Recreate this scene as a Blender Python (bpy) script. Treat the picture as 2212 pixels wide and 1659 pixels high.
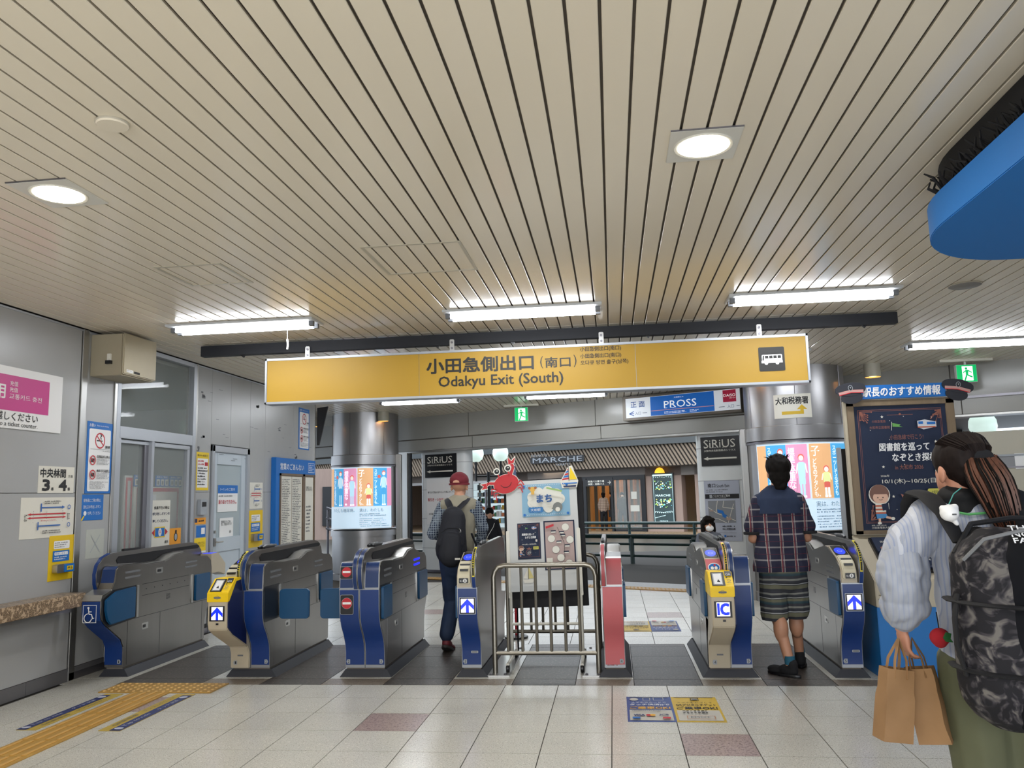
import bpy, bmesh, math, random
from math import sin, cos, pi, radians as rad
from mathutils import Vector as V, Matrix, noise
random.seed(7)
for o in list(bpy.data.objects): bpy.data.objects.remove(o)
SC = bpy.context.scene
COL = SC.collection

# ---------------------------------------------------------------- camera
cam_data = bpy.data.cameras.new('camera'); cam = bpy.data.objects.new('camera', cam_data); COL.objects.link(cam)
cam_data.sensor_width = 36; cam_data.lens = 1741.8 / 2212 * 36; cam_data.clip_start = .05; cam_data.clip_end = 300
YAW, PITCH, ROLL = .1197, .135415, -.02578
fw = V((-sin(YAW) * cos(PITCH), cos(YAW) * cos(PITCH), sin(PITCH)))
r0 = V((cos(YAW), sin(YAW), 0)); u0 = r0.cross(fw)
r1 = r0 * cos(ROLL) + u0 * sin(ROLL); u1 = -r0 * sin(ROLL) + u0 * cos(ROLL)
cam.matrix_world = Matrix(((r1.x, u1.x, -fw.x, 0), (r1.y, u1.y, -fw.y, 0), (r1.z, u1.z, -fw.z, 1.4325), (0, 0, 0, 1)))
SC.camera = cam

# ---------------------------------------------------------------- view, world, lamps
SC.view_settings.view_transform = 'Standard'; SC.view_settings.look = 'None'
SC.view_settings.gamma = 1; SC.view_settings.use_curve_mapping = False
SC.view_settings.exposure = -.10
SC.cycles.use_denoising = True
SC.cycles.max_bounces = 8; SC.cycles.diffuse_bounces = 4; SC.cycles.glossy_bounces = 4; SC.cycles.transmission_bounces = 6
SC.cycles.caustics_reflective = False; SC.cycles.caustics_refractive = False
SC.cycles.sample_clamp_indirect = 4
W = bpy.data.worlds.new('overcast_sky'); SC.world = W; W.use_nodes = True
W.node_tree.nodes['Background'].inputs[0].default_value = (.78, .88, 1, 1)
W.node_tree.nodes['Background'].inputs[1].default_value = 2.2

def lamp(name, loc, size, power, color=(1, 1, 1), shape='RECTANGLE', size_y=.15, rot=(0, 0, 0), spread=180):
    d = bpy.data.lights.new(name, 'AREA'); d.shape = shape; d.size = size
    if shape == 'RECTANGLE': d.size_y = size_y
    d.energy = power; d.color = color; d.spread = rad(spread)
    o = bpy.data.objects.new(name, d); COL.objects.link(o); o.location = loc; o.rotation_euler = rot
    return o
CEIL = 2.95
TUBES = [(-3.10, 6.52), (-.68, 6.53), (1.63, 6.51), (3.90, 9.17), (-2.98, 12.47), (-.66, 12.42), (3.9, 6.5), (-3.0, 9.4), (-.7, 9.4), (1.6, 9.3)]
FIX_P, SPOT_P = 13, 25
for i, (x, y) in enumerate(TUBES[:7]):
    if i not in (6,): lamp('tube_glow', (x, y, CEIL - .075), 1.2, FIX_P * (1.5 if i in (4, 5) else 1), (.93, .97, 1), size_y=.12)
for x, y in [(-3, -.8), (-.7, -.8), (1.6, -.8), (3.9, -.8)]: lamp('rear_tube_glow', (x, y, CEIL - .075), 1.2, 30, (.93, .97, 1), size_y=.12)  # unseen lamps without fixtures, added behind the camera to brighten the ceiling
lamp('rear_entrance_daylight', (1, -4.1, 1.25), 9, 290, (.97, .98, 1), size_y=2.4, rot=(rad(97), 0, 0))  # invented fill lamp behind the camera, evens out ceiling and floor brightness
SPOTS = [(.463, 3.49), (-2.63, 3.49), (3.55, 3.49), (.463, .2), (-2.63, .2), (3.55, .2)]
for x, y in SPOTS: lamp('downlight_glow', (x, y, CEIL - .03), .2, SPOT_P, (1, .95, .86), 'DISK')
for x, y in TUBES[7:]: lamp('tube_glow', (x, y, CEIL - .075), 1.2, 15, (.93, .97, 1), size_y=.12)  # unseen lamps added behind the sign to brighten the fascia and white columns
lamp('far_plaza_light', (0, 26, 4.6), 20, 900, (1, .97, .92), size_y=6)
lamp('shop_ceiling_light', (-.5, 36.5, 2.3), 5, 110, (1, .86, .68), size_y=3)

# ---------------------------------------------------------------- materials
def lin(c):
    if isinstance(c, str): c = [int(c[i:i + 2], 16) / 255 for i in (0, 2, 4)]
    return tuple((x / 12.92 if x <= .04045 else ((x + .055) / 1.055) ** 2.4) for x in c)
MATS = {}
def mat(name, col='808080', rough=.5, metal=0, emit=0, vary=0, scale=3, bump=0, bscale=40, stretch=None, trans=0, alpha=1, spec=.5, coat=0):
    if name in MATS: return MATS[name]
    m = bpy.data.materials.new(name); m.use_nodes = True; nt = m.node_tree; b = nt.nodes['Principled BSDF']
    c = lin(col); b.inputs['Base Color'].default_value = (*c, 1); b.inputs['Roughness'].default_value = rough
    b.inputs['Metallic'].default_value = metal; b.inputs['Specular IOR Level'].default_value = spec
    if coat: b.inputs['Coat Weight'].default_value = coat; b.inputs['Coat Roughness'].default_value = .1
    if emit: b.inputs['Emission Color'].default_value = (*c, 1); b.inputs['Emission Strength'].default_value = emit
    if trans: b.inputs['Transmission Weight'].default_value = trans; b.inputs['IOR'].default_value = 1.02
    if alpha < 1: b.inputs['Alpha'].default_value = alpha
    if vary or bump:
        tc = nt.nodes.new('ShaderNodeTexCoord'); mp = nt.nodes.new('ShaderNodeMapping'); nt.links.new(tc.outputs['Object'], mp.inputs[0])
        if stretch: mp.inputs['Scale'].default_value = stretch
    if vary:
        n = nt.nodes.new('ShaderNodeTexNoise'); n.inputs['Scale'].default_value = scale; n.inputs['Detail'].default_value = 5
        nt.links.new(mp.outputs[0], n.inputs['Vector'])
        r = nt.nodes.new('ShaderNodeMapRange'); r.inputs[1].default_value = .3; r.inputs[2].default_value = .7
        r.inputs[3].default_value = 1 - vary; r.inputs[4].default_value = 1 + vary; nt.links.new(n.outputs['Fac'], r.inputs[0])
        mx = nt.nodes.new('ShaderNodeVectorMath'); mx.operation = 'SCALE'; mx.inputs[0].default_value = c
        nt.links.new(r.outputs[0], mx.inputs['Scale']); nt.links.new(mx.outputs[0], b.inputs['Base Color'])
        if emit: nt.links.new(mx.outputs[0], b.inputs['Emission Color'])
    if bump:
        n = nt.nodes.new('ShaderNodeTexNoise'); n.inputs['Scale'].default_value = bscale; n.inputs['Detail'].default_value = 4
        nt.links.new(mp.outputs[0], n.inputs['Vector'])
        bp = nt.nodes.new('ShaderNodeBump'); bp.inputs['Strength'].default_value = bump; bp.inputs['Distance'].default_value = .01
        nt.links.new(n.outputs['Fac'], bp.inputs['Height']); nt.links.new(bp.outputs[0], b.inputs['Normal'])
    MATS[name] = m; return m

def speckle(name, base, dots, rough=.3, scale=160, thr=.62, scale2=60, dots2=None, bump=0):
    """stone with grains of a second and third colour"""
    m = mat(name, base, rough); nt = m.node_tree; b = nt.nodes['Principled BSDF']
    tc = nt.nodes.new('ShaderNodeTexCoord'); gm = nt.nodes.new('ShaderNodeNewGeometry')
    out = None; prev = (*lin(base), 1)
    for sc, d, th in ((scale, dots, thr), (scale2, dots2 or dots, thr + .04)):
        n = nt.nodes.new('ShaderNodeTexNoise'); n.inputs['Scale'].default_value = sc; n.inputs['Detail'].default_value = 2; nt.links.new(gm.outputs['Position'], n.inputs['Vector'])
        r = nt.nodes.new('ShaderNodeMapRange'); r.inputs[1].default_value = th - .03; r.inputs[2].default_value = th + .05; nt.links.new(n.outputs['Fac'], r.inputs[0])
        mx = nt.nodes.new('ShaderNodeMix'); mx.data_type = 'RGBA'; nt.links.new(r.outputs[0], mx.inputs[0])
        if out: nt.links.new(out, mx.inputs[6])
        else: mx.inputs[6].default_value = prev
        mx.inputs[7].default_value = (*lin(d), 1); out = mx.outputs[2]
    # slow stains
    n = nt.nodes.new('ShaderNodeTexNoise'); n.inputs['Scale'].default_value = 1.3; n.inputs['Detail'].default_value = 6; nt.links.new(gm.outputs['Position'], n.inputs['Vector'])
    r = nt.nodes.new('ShaderNodeMapRange'); r.inputs[1].default_value = .3; r.inputs[2].default_value = .7; r.inputs[3].default_value = .9; r.inputs[4].default_value = 1.06; nt.links.new(n.outputs['Fac'], r.inputs[0])
    s = nt.nodes.new('ShaderNodeVectorMath'); s.operation = 'SCALE'; nt.links.new(out, s.inputs[0]); nt.links.new(r.outputs[0], s.inputs['Scale'])
    nt.links.new(s.outputs[0], b.inputs['Base Color'])
    return m

def stripes(name, spec, base, rough=.8, axis_sets=(), wob=0):
    """woven cloth: spec is a list of (axis, period, offset, width, colour, strength) laid over base, in object space"""
    m = mat(name, base, rough); nt = m.node_tree; b = nt.nodes['Principled BSDF']
    tc = nt.nodes.new('ShaderNodeTexCoord'); src = tc.outputs['Object']
    if wob:
        n = nt.nodes.new('ShaderNodeTexNoise'); n.inputs['Scale'].default_value = 4; nt.links.new(src, n.inputs['Vector'])
        sc = nt.nodes.new('ShaderNodeVectorMath'); sc.operation = 'SCALE'; sc.inputs['Scale'].default_value = wob; nt.links.new(n.outputs['Color'], sc.inputs[0])
        ad = nt.nodes.new('ShaderNodeVectorMath'); nt.links.new(src, ad.inputs[0]); nt.links.new(sc.outputs[0], ad.inputs[1]); src = ad.outputs[0]
    sp = nt.nodes.new('ShaderNodeSeparateXYZ'); nt.links.new(src, sp.inputs[0])
    def math_(op, a, v=None, c=None):
        k = nt.nodes.new('ShaderNodeMath'); k.operation = op
        nt.links.new(a, k.inputs[0]) if not isinstance(a, (int, float)) else setattr(k.inputs[0], 'default_value', a)
        if v is not None:
            nt.links.new(v, k.inputs[1]) if not isinstance(v, (int, float)) else setattr(k.inputs[1], 'default_value', v)
        return k.outputs[0]
    out = None
    for ax, per, off, wid, colr, st in spec:
        s = sp.outputs['XYZ'.index(ax)]
        f = math_('FRACT', math_('DIVIDE', math_('ADD', s, off + 100 * per), per))
        f = math_('LESS_THAN', f, wid / per)
        f = math_('MULTIPLY', f, st)
        mx = nt.nodes.new('ShaderNodeMix'); mx.data_type = 'RGBA'; nt.links.new(f, mx.inputs[0])
        if out: nt.links.new(out, mx.inputs[6])
        else: mx.inputs[6].default_value = (*lin(base), 1)
        mx.inputs[7].default_value = (*lin(colr), 1); out = mx.outputs[2]
    nt.links.new(out, b.inputs['Base Color'])
    return m

# ---------------------------------------------------------------- mesh builder
class MB:
    def __init__(s): s.v = []; s.f = []
    def add(s, vs, fs):
        k = len(s.v); s.v += [tuple(x) for x in vs]; s.f += [tuple(i + k for i in f) for f in fs]; return s
    def box(s, a, b):
        (x0, y0, z0), (x1, y1, z1) = a, b
        return s.add([(x0, y0, z0), (x1, y0, z0), (x1, y1, z0), (x0, y1, z0), (x0, y0, z1), (x1, y0, z1), (x1, y1, z1), (x0, y1, z1)],
                     [(0, 3, 2, 1), (4, 5, 6, 7), (0, 1, 5, 4), (1, 2, 6, 5), (2, 3, 7, 6), (3, 0, 4, 7)])
    def cbox(s, c, d): return s.box([c[i] - d[i] / 2 for i in range(3)], [c[i] + d[i] / 2 for i in range(3)])
    def rbox(s, a, b, r=.01, seg=3, axis=2):
        """box with rounded edges along one axis"""
        ax = [i for i in range(3) if i != axis]; u0_, u1_ = sorted((a[ax[0]], b[ax[0]])); v0_, v1_ = sorted((a[ax[1]], b[ax[1]]))
        r = min(r, (u1_ - u0_) / 2.01, (v1_ - v0_) / 2.01); pts = []
        for cx, cy, a0 in ((u1_ - r, v1_ - r, 0), (u0_ + r, v1_ - r, pi / 2), (u0_ + r, v0_ + r, pi), (u1_ - r, v0_ + r, 1.5 * pi)):
            for k in range(seg + 1):
                t = a0 + pi / 2 * k / seg; pts.append((cx + r * cos(t), cy + r * sin(t)))
        def mk(p, h):
            q = [0, 0, 0]; q[ax[0]], q[ax[1]] = p; q[axis] = h; return q
        n = len(pts); lo, hi = a[axis], b[axis]
        return s.add([mk(p, lo) for p in pts] + [mk(p, hi) for p in pts], [tuple(range(n))[::-1], tuple(range(n, 2 * n))] + [(i, (i + 1) % n, n + (i + 1) % n, n + i) for i in range(n)])
    def prism(s, poly, axis, a, b):
        """polygon in the plane normal to axis (0,1,2), extruded from a to b"""
        ax = [i for i in range(3) if i != axis]
        def mk(p, h):
            q = [0, 0, 0]; q[ax[0]], q[ax[1]] = p; q[axis] = h; return q
        n = len(poly)
        return s.add([mk(p, a) for p in poly] + [mk(p, b) for p in poly], [tuple(range(n))[::-1], tuple(range(n, 2 * n))] + [(i, (i + 1) % n, n + (i + 1) % n, n + i) for i in range(n)])
    def ribbon(s, path, axis, a, b, t):
        """sheet of thickness t following path, extruded along axis; t pushes to the left of the path"""
        L = []; n = len(path)
        for i in range(n):
            p = V(path[i]); d = V(path[min(i + 1, n - 1)]) - V(path[max(i - 1, 0)]); d.normalize()
            L.append((p.x - d.y * t, p.y + d.x * t))
        ax = [i for i in range(3) if i != axis]
        def mk(p, h):
            q = [0, 0, 0]; q[ax[0]], q[ax[1]] = p; q[axis] = h; return q
        vs = [mk(p, a) for p in path] + [mk(p, b) for p in path] + [mk(p, a) for p in L] + [mk(p, b) for p in L]
        fs = []
        for i in range(n - 1):
            fs += [(i, i + 1, n + i + 1, n + i), (2 * n + i, 3 * n + i, 3 * n + i + 1, 2 * n + i + 1), (i, 2 * n + i, 2 * n + i + 1, i + 1), (n + i, n + i + 1, 3 * n + i + 1, 3 * n + i)]
        fs += [(0, n, 3 * n, 2 * n), (n - 1, 3 * n - 1, 4 * n - 1, 2 * n - 1)]
        return s.add(vs, fs)
    def tube(s, pts, r, seg=8, close=True, flat=1):
        pts = [V(p) for p in pts]; n = len(pts); rs = r if isinstance(r, (list, tuple)) else [r] * n; k0 = len(s.v)
        up = None
        for i, p in enumerate(pts):
            d = (pts[min(i + 1, n - 1)] - pts[max(i - 1, 0)]).normalized()
            if up is None:
                up = V((0, 0, 1)) if abs(d.z) < .9 else V((1, 0, 0))
            a = d.cross(up).normalized(); b_ = a.cross(d).normalized(); up = b_
            for k in range(seg):
                t = 2 * pi * k / seg; s.v.append(tuple(p + (a * cos(t) + b_ * sin(t) * flat) * rs[i]))
        for i in range(n - 1):
            for k in range(seg):
                a = k0 + i * seg + k; b_ = k0 + i * seg + (k + 1) % seg; s.f.append((a, a + seg, b_ + seg, b_))
        if close: s.f.append(tuple(k0 + k for k in range(seg))); s.f.append(tuple(k0 + (n - 1) * seg + k for k in range(seg))[::-1])
        return s
    def lathe(s, prof, c=(0, 0, 0), seg=24, a0=0, a1=2 * pi, axis='Z'):
        full = abs(a1 - a0 - 2 * pi) < 1e-6; m = seg if full else seg + 1; k0 = len(s.v)
        for r, z in prof:
            for k in range(m):
                t = a0 + (a1 - a0) * k / seg; p = (r * cos(t), r * sin(t), z)
                if axis == 'Y': p = (p[0], p[2], p[1])
                if axis == 'X': p = (p[2], p[0], p[1])
                s.v.append((c[0] + p[0], c[1] + p[1], c[2] + p[2]))
        for i in range(len(prof) - 1):
            for k in range(seg):
                a = k0 + i * m + k; b_ = k0 + i * m + (k + 1) % m; s.f.append((a, b_, b_ + m, a + m))
        if full:
            for i in (0, len(prof) - 1):
                if prof[i][0] > 1e-4: s.f.append(tuple(k0 + i * m + k for k in range(seg)))
        return s
    def disc(s, c, r, axis=1, seg=20, t=.004): return s.lathe([(r, -t / 2), (r, t / 2)], c, seg, axis='XYZ'[axis])
    def xf(s, M, k0=0):
        s.v[k0:] = [tuple(M @ V(p)) for p in s.v[k0:]]; return s
    def mesh(s, name='m', m=None, smooth=None, bevel=0, seg=2):
        me = bpy.data.meshes.new(name); me.from_pydata(s.v, [], s.f)
        if m: me.materials.append(m)
        bm = bmesh.new(); bm.from_mesh(me)
        if bevel:
            bmesh.ops.remove_doubles(bm, verts=bm.verts, dist=1e-5)
            es = [e for e in bm.edges if len(e.link_faces) == 2 and e.calc_face_angle(0) > .5]
            bmesh.ops.bevel(bm, geom=es, offset=bevel, segments=seg, affect='EDGES', clamp_overlap=True)
        bmesh.ops.recalc_face_normals(bm, faces=bm.faces)
        bm.to_mesh(me); bm.free()
        if smooth is None: smooth = 35
        if smooth:
            me.polygons.foreach_set('use_smooth', [True] * len(me.polygons)); me.set_sharp_from_angle(angle=rad(smooth))
        return me
    def build(s, name, m, parent=None, **k):
        o = bpy.data.objects.new(name, s.mesh(name, m, k.get('smooth'), k.get('bevel', 0), k.get('seg', 2))); COL.objects.link(o)
        if parent: o.parent = parent
        for q in ('label', 'category', 'group', 'kind'):
            if q in k: o[q] = k[q]
        return o

def tag(o, label=None, cat=None, group=None, kind=None):
    if label: o['label'] = label
    if cat: o['category'] = cat
    if group: o['group'] = group
    if kind: o['kind'] = kind
    return o
def thing(name, label, cat, loc=(0, 0, 0), rz=0, group=None, rot=None):
    o = bpy.data.objects.new(name, None); COL.objects.link(o); o.location = loc; o.rotation_euler = rot or (0, 0, rz); o.empty_display_size = .1
    return tag(o, label, cat, group)
def put(me, name, parent=None, loc=(0, 0, 0), scale=(1, 1, 1), rot=(0, 0, 0)):
    o = bpy.data.objects.new(name, me); COL.objects.link(o); o.location = loc; o.scale = scale; o.rotation_euler = rot
    if parent: o.parent = parent
    return o
def copy_tree(o, parent=None):
    c = o.copy(); COL.objects.link(c)
    if parent: c.parent = parent
    for ch in list(o.children): copy_tree(ch, c)
    return c

# ---------------------------------------------------------------- flat print on real surfaces
_tc = {}
def text_mesh(s, bold=0):
    if (s, bold) in _tc: return _tc[(s, bold)]
    c = bpy.data.curves.new('t', 'FONT'); c.body = s; c.resolution_u = 2; c.offset = bold; c.space_line = .85; c.align_x = 'LEFT'
    o = bpy.data.objects.new('t', c); COL.objects.link(o); bpy.context.view_layer.update()
    me = bpy.data.meshes.new_from_object(o.evaluated_get(bpy.context.evaluated_depsgraph_get()))
    vs = [(v.co.x, v.co.y) for v in me.vertices]; fs = [tuple(p.vertices) for p in me.polygons]
    bpy.data.objects.remove(o); bpy.data.curves.remove(c); bpy.data.meshes.remove(me)
    x0 = min(v[0] for v in vs); x1 = max(v[0] for v in vs); y0 = min(v[1] for v in vs); y1 = max(v[1] for v in vs)
    vs = [((a - x0), (b - y0)) for a, b in vs]
    _tc[(s, bold)] = (vs, fs, x1 - x0, y1 - y0); return _tc[(s, bold)]
class Art:
    """flat artwork in (u,v) on a plane given by origin, right and up directions; built as one mesh for each colour and part name"""
    def __init__(s, parent, org=(0, 0, 0), ex=(1, 0, 0), ey=(0, 0, 1), wrap=None, step=.0006):
        s.p = parent; s.o = V(org); s.ex = V(ex).normalized(); s.ey = V(ey).normalized(); s.n = s.ex.cross(s.ey); s.w = wrap; s.k = 0; s.g = {}; s.step = step; s.lift = .001
    def pt(s, u, v, h):
        if s.w: return s.w(u, v, h)
        return s.o + s.ex * u + s.ey * v + s.n * h
    def _add(s, m, name, pts, fs):
        s.k += 1; h = s.lift + s.k * s.step; s.g.setdefault((m.name, name), []).append(MB().add([s.pt(u, v, h) for u, v in pts], fs))
    def poly(s, m, pts, name='colour_print'): s._add(m, name, pts, [tuple(range(len(pts)))]); return s
    def rect(s, m, u0, v0, u1, v1, name='colour_print', n=1, r=0):
        if r:
            pts = []
            for cx, cy, a in ((u1 - r, v1 - r, 0), (u0 + r, v1 - r, 90), (u0 + r, v0 + r, 180), (u1 - r, v0 + r, 270)):
                pts += [(cx + r * cos(rad(a + t)), cy + r * sin(rad(a + t))) for t in (0, 30, 60, 90)]
            return s.poly(m, pts, name)
        if s.w: n = max(n, int(abs(u1 - u0) / .04) + 1)
        pts = []; fs = []
        for i in range(n + 1):
            u = u0 + (u1 - u0) * i / n; pts += [(u, v0), (u, v1)]
            if i: fs.append((2 * i - 2, 2 * i, 2 * i + 1, 2 * i - 1))
        s._add(m, name, pts, fs); return s
    def disc(s, m, u, v, r, name='colour_print', ry=None, seg=18):
        ry = ry or r; return s.poly(m, [(u + r * cos(2 * pi * k / seg), v + ry * sin(2 * pi * k / seg)) for k in range(seg)], name)
    def ring(s, m, u, v, r, w, name='colour_print', seg=24):
        pts = []; fs = []
        for k in range(seg): t = 2 * pi * k / seg; pts += [(u + r * cos(t), v + r * sin(t)), (u + (r - w) * cos(t), v + (r - w) * sin(t))]
        for k in range(seg): a = 2 * k; b = 2 * ((k + 1) % seg); fs.append((a, b, b + 1, a + 1))
        s._add(m, name, pts, fs); return s
    def frame(s, m, u0, v0, u1, v1, w, name='colour_print'):
        s.rect(m, u0, v0, u1, v0 + w, name); s.rect(m, u0, v1 - w, u1, v1, name); s.rect(m, u0, v0 + w, u0 + w, v1 - w, name); s.rect(m, u1 - w, v0 + w, u1, v1 - w, name); return s
    def line(s, m, a, b, w, name='colour_print'):
        a, b = V(a), V(b); d = (b - a).normalized(); q = V((-d.y, d.x)) * w / 2; return s.poly(m, [tuple(a - q), tuple(b - q), tuple(b + q), tuple(a + q)], name)
    def pline(s, m, pts, w, name='colour_print'):
        for a, b in zip(pts, pts[1:]): s.line(m, a, b, w, name)
        return s
    def text(s, m, t, u0, v0, u1=None, v1=None, bold=0, h=None, center=False, name='lettering', slant=0):
        vs, fs, w, hh = text_mesh(t, 0); ky = ((v1 - v0) if v1 is not None else h) / hh; kx = (u1 - u0) / w if u1 is not None else ky
        off = -w * kx / 2 if center else 0
        bb = abs(bold) * ky * .8
        for du, dv in (((0, 0),) if bold <= 0 else ((-bb, -bb), (bb, -bb), (-bb, bb), (bb, bb))): s._add(m, name, [(u0 + off + a * kx + slant * b * ky + du, v0 + b * ky + dv) for a, b in vs], fs); s.k -= .9
        return s
    def dots(s, m, u0, v0, u1, v1, rows, fill=.55, name='small_print', seed=1, ragged=True, cw=None):
        """rows of very small type seen only as strokes"""
        R = random.Random(seed); pts = []; fs = []; dv = (v1 - v0) / rows; cw = cw or dv * .55
        for r in range(rows):
            v = v1 - (r + 1) * dv + dv * (1 - fill) / 2; u = u0; end = u1 - (u1 - u0) * (R.random() * .4 if ragged else 0)
            while u < end - cw:
                if R.random() < .88:
                    w = cw * R.uniform(.5, .85); k = len(pts); h = dv * fill * R.uniform(.6, 1)
                    pts += [(u, v), (u + w, v), (u + w, v + h), (u, v + h)]; fs.append((k, k + 1, k + 2, k + 3))
                u += cw
        if fs: s._add(m, name, pts, fs)
        return s
    def done(s):
        for (mn, name), L in s.g.items():
            if name == 'colour_print' and len(L) <= 6:
                for q in L: q.build(name, MATS[mn], s.p, smooth=0)
            else:
                q = MB()
                for w in L: q.add(w.v, w.f)
                q.build(name, MATS[mn], s.p, smooth=0)
        s.g = {}

# ---------------------------------------------------------------- organic bodies: tapered limbs and ellipsoids fused into one skin
def limb(mb, p0, p1, r0, r1, seg=10, flat=1, side=None):
    p0, p1 = V(p0), V(p1); d = (p1 - p0); L = d.length; d = d / L if L else V((0, 0, 1))
    a = V(side).normalized() if side else (d.cross(V((0, 1, 0))) if abs(d.y) < .9 else d.cross(V((1, 0, 0)))).normalized()
    a = (a - d * a.dot(d)).normalized(); b = d.cross(a)
    rows = []
    for k in range(4): t = -pi / 2 + pi / 2 * k / 4; rows.append((p0 + d * r0 * sin(t), r0 * cos(t)))
    for k in range(5): t = pi / 2 * k / 4; rows.append((p1 + d * r1 * sin(t), max(r1 * cos(t), 0)))
    k0 = len(mb.v)
    for c, r in rows:
        r = max(r, .0004)
        for k in range(seg):
            t = 2 * pi * k / seg; mb.v.append(tuple(c + (a * cos(t) + b * sin(t) * flat) * r))
    for i in range(len(rows) - 1):
        for k in range(seg):
            x = k0 + i * seg + k; y = k0 + i * seg + (k + 1) % seg; mb.f.append((x, y, y + seg, x + seg))
    mb.f.append(tuple(k0 + k for k in range(seg))[::-1]); mb.f.append(tuple(k0 + (len(rows) - 1) * seg + k for k in range(seg)))
def ell(mb, c, r, rot=None, seg=16, ring=10):
    k0 = len(mb.v); M = rot.to_matrix() if rot else Matrix.Identity(3)
    for i in range(ring + 1):
        t = -pi / 2 + pi * i / ring
        for k in range(seg):
            a = 2 * pi * k / seg; q = V((r[0] * max(cos(t), .002) * cos(a), r[1] * max(cos(t), .002) * sin(a), r[2] * sin(t))); mb.v.append(tuple(V(c) + M @ q))
    for i in range(ring):
        for k in range(seg):
            x = k0 + i * seg + k; y = k0 + i * seg + (k + 1) % seg; mb.f.append((x, y, y + seg, x + seg))
    mb.f.append(tuple(k0 + k for k in range(seg))[::-1]); mb.f.append(tuple(k0 + ring * seg + k for k in range(seg)))
def fuse(mb, name, m, parent, voxel=.012, it=4, wr=0, wscale=12, wz=1, cut=None, **k):
    me = bpy.data.meshes.new(name); me.from_pydata(mb.v, [], mb.f); bm = bmesh.new(); bm.from_mesh(me); bmesh.ops.recalc_face_normals(bm, faces=bm.faces); bm.to_mesh(me); bm.free()
    o = bpy.data.objects.new('t', me); COL.objects.link(o)
    r = o.modifiers.new('r', 'REMESH'); r.mode = 'VOXEL'; r.voxel_size = voxel; r.adaptivity = 0
    if it: sm = o.modifiers.new('s', 'SMOOTH'); sm.iterations = it; sm.factor = .5
    bpy.context.view_layer.update()
    me2 = bpy.data.meshes.new_from_object(o.evaluated_get(bpy.context.evaluated_depsgraph_get())); bpy.data.objects.remove(o)
    if wr:
        ns = [v.normal.copy() for v in me2.vertices]
        for v, n in zip(me2.vertices, ns):
            q = v.co; a = noise.noise(V((q.x * wscale, q.y * wscale, q.z * wscale * wz))) + .5 * noise.noise(V((q.x * wscale * 2.3, q.y * wscale * 2.3, q.z * wscale * wz * 2.3 + 5)))
            v.co = q + n * a * wr
    if cut:
        bm = bmesh.new(); bm.from_mesh(me2)
        for co, no in cut:
            g = bm.verts[:] + bm.edges[:] + bm.faces[:]; bmesh.ops.bisect_plane(bm, geom=g, plane_co=co, plane_no=no, clear_outer=True)
        bm.to_mesh(me2); bm.free()
    me2.polygons.foreach_set('use_smooth', [True] * len(me2.polygons)); me2.materials.clear(); me2.materials.append(m); me2.name = name
    o = bpy.data.objects.new(name, me2); COL.objects.link(o); o.parent = parent
    for q in ('label', 'kind'):
        if q in k: o[q] = k[q]
    return o

# ---------------------------------------------------------------- palette
M_ceil = mat('painted_metal_cream', 'ece2cf', .2, vary=.03, scale=1.2, spec=.4)
M_gap = mat('slat_gap_dark', '6e675f', .8)
M_wall = mat('laminate_wall', 'a3a4a4', .32, vary=.05, scale=1.1, bump=.04, bscale=6)
M_wallw = mat('white_panel', 'd0d2cd', .35, vary=.03)
M_steel = mat('brushed_steel', '86837f', .3, .95, vary=.06, scale=3, bump=.03, bscale=90, stretch=(1, 1, .02))
M_steel2 = mat('steel_trim', 'b4b3b0', .3, .9)
M_alu = mat('aluminium_frame', 'b0b4ba', .4, .55)
M_dsteel = mat('dark_steel', '77757a', .35, .8)
M_blue = mat('gate_blue', '08306f', .34, vary=.05, spec=.5)
M_teal = mat('teal_flap', '05456e', .42, bump=.02)
M_tan = mat('tan_plastic', 'b8ad98', .4, vary=.03)
M_yel = mat('yellow_plastic', 'f2cb0a', .4)
M_black = mat('black_plastic', '0c0c10', .35)
M_blackm = mat('black_matt', '101014', .85)
M_rub = mat('charcoal_rubber', '23252d', .6)
M_grey = mat('grey_paint', '6b6d70', .5)
M_white = mat('white_print', 'e8e8e8', .45)
M_offw = mat('off_white_paper', 'd9d6cb', .6, vary=.03)
M_ink = mat('black_ink', '1b1b1d', .6)
M_gink = mat('grey_ink', '6a6c70', .6)
M_red = mat('red_print', 'b81e2c', .5)
M_bluep = mat('blue_print', '0b66b4', .5)
M_navy = mat('navy_print', '14244e', .5)
M_yelp = mat('yellow_print', 'e6c51a', .55)
M_pink = mat('pink_sign', 'c23a86', .5)
M_tube = mat('lit_tube', 'f4f8ff', .3, emit=26)
M_spot = mat('lit_lens', 'fff6e4', .3, emit=14)
M_screenw = mat('screen_white', 'f2ecff', .3, emit=1.3)
M_screenb = mat('screen_blue', '0526d8', .3, emit=1.3)
M_glass = mat('window_glass', 'dfe8e7', .03, alpha=.16, spec=.45)
M_led = mat('blue_led', '0a14ff', .3, emit=3)
M_green = mat('exit_green', '00a65a', .4, emit=1.0)
M_exitw = mat('exit_white', 'f0fff6', .4, emit=1.15)
M_signy = mat('backlit_yellow', 'ad8722', .5, emit=.11, vary=.06, scale=.6)
M_tagg = mat('tag_grey', '9ba0a6', .5)
M_kraft = mat('kraft_paper', '8c6a46', .75, vary=.07, scale=9, bump=.15, bscale=14)
M_skin = mat('skin', 'c08e72', .5)
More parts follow.
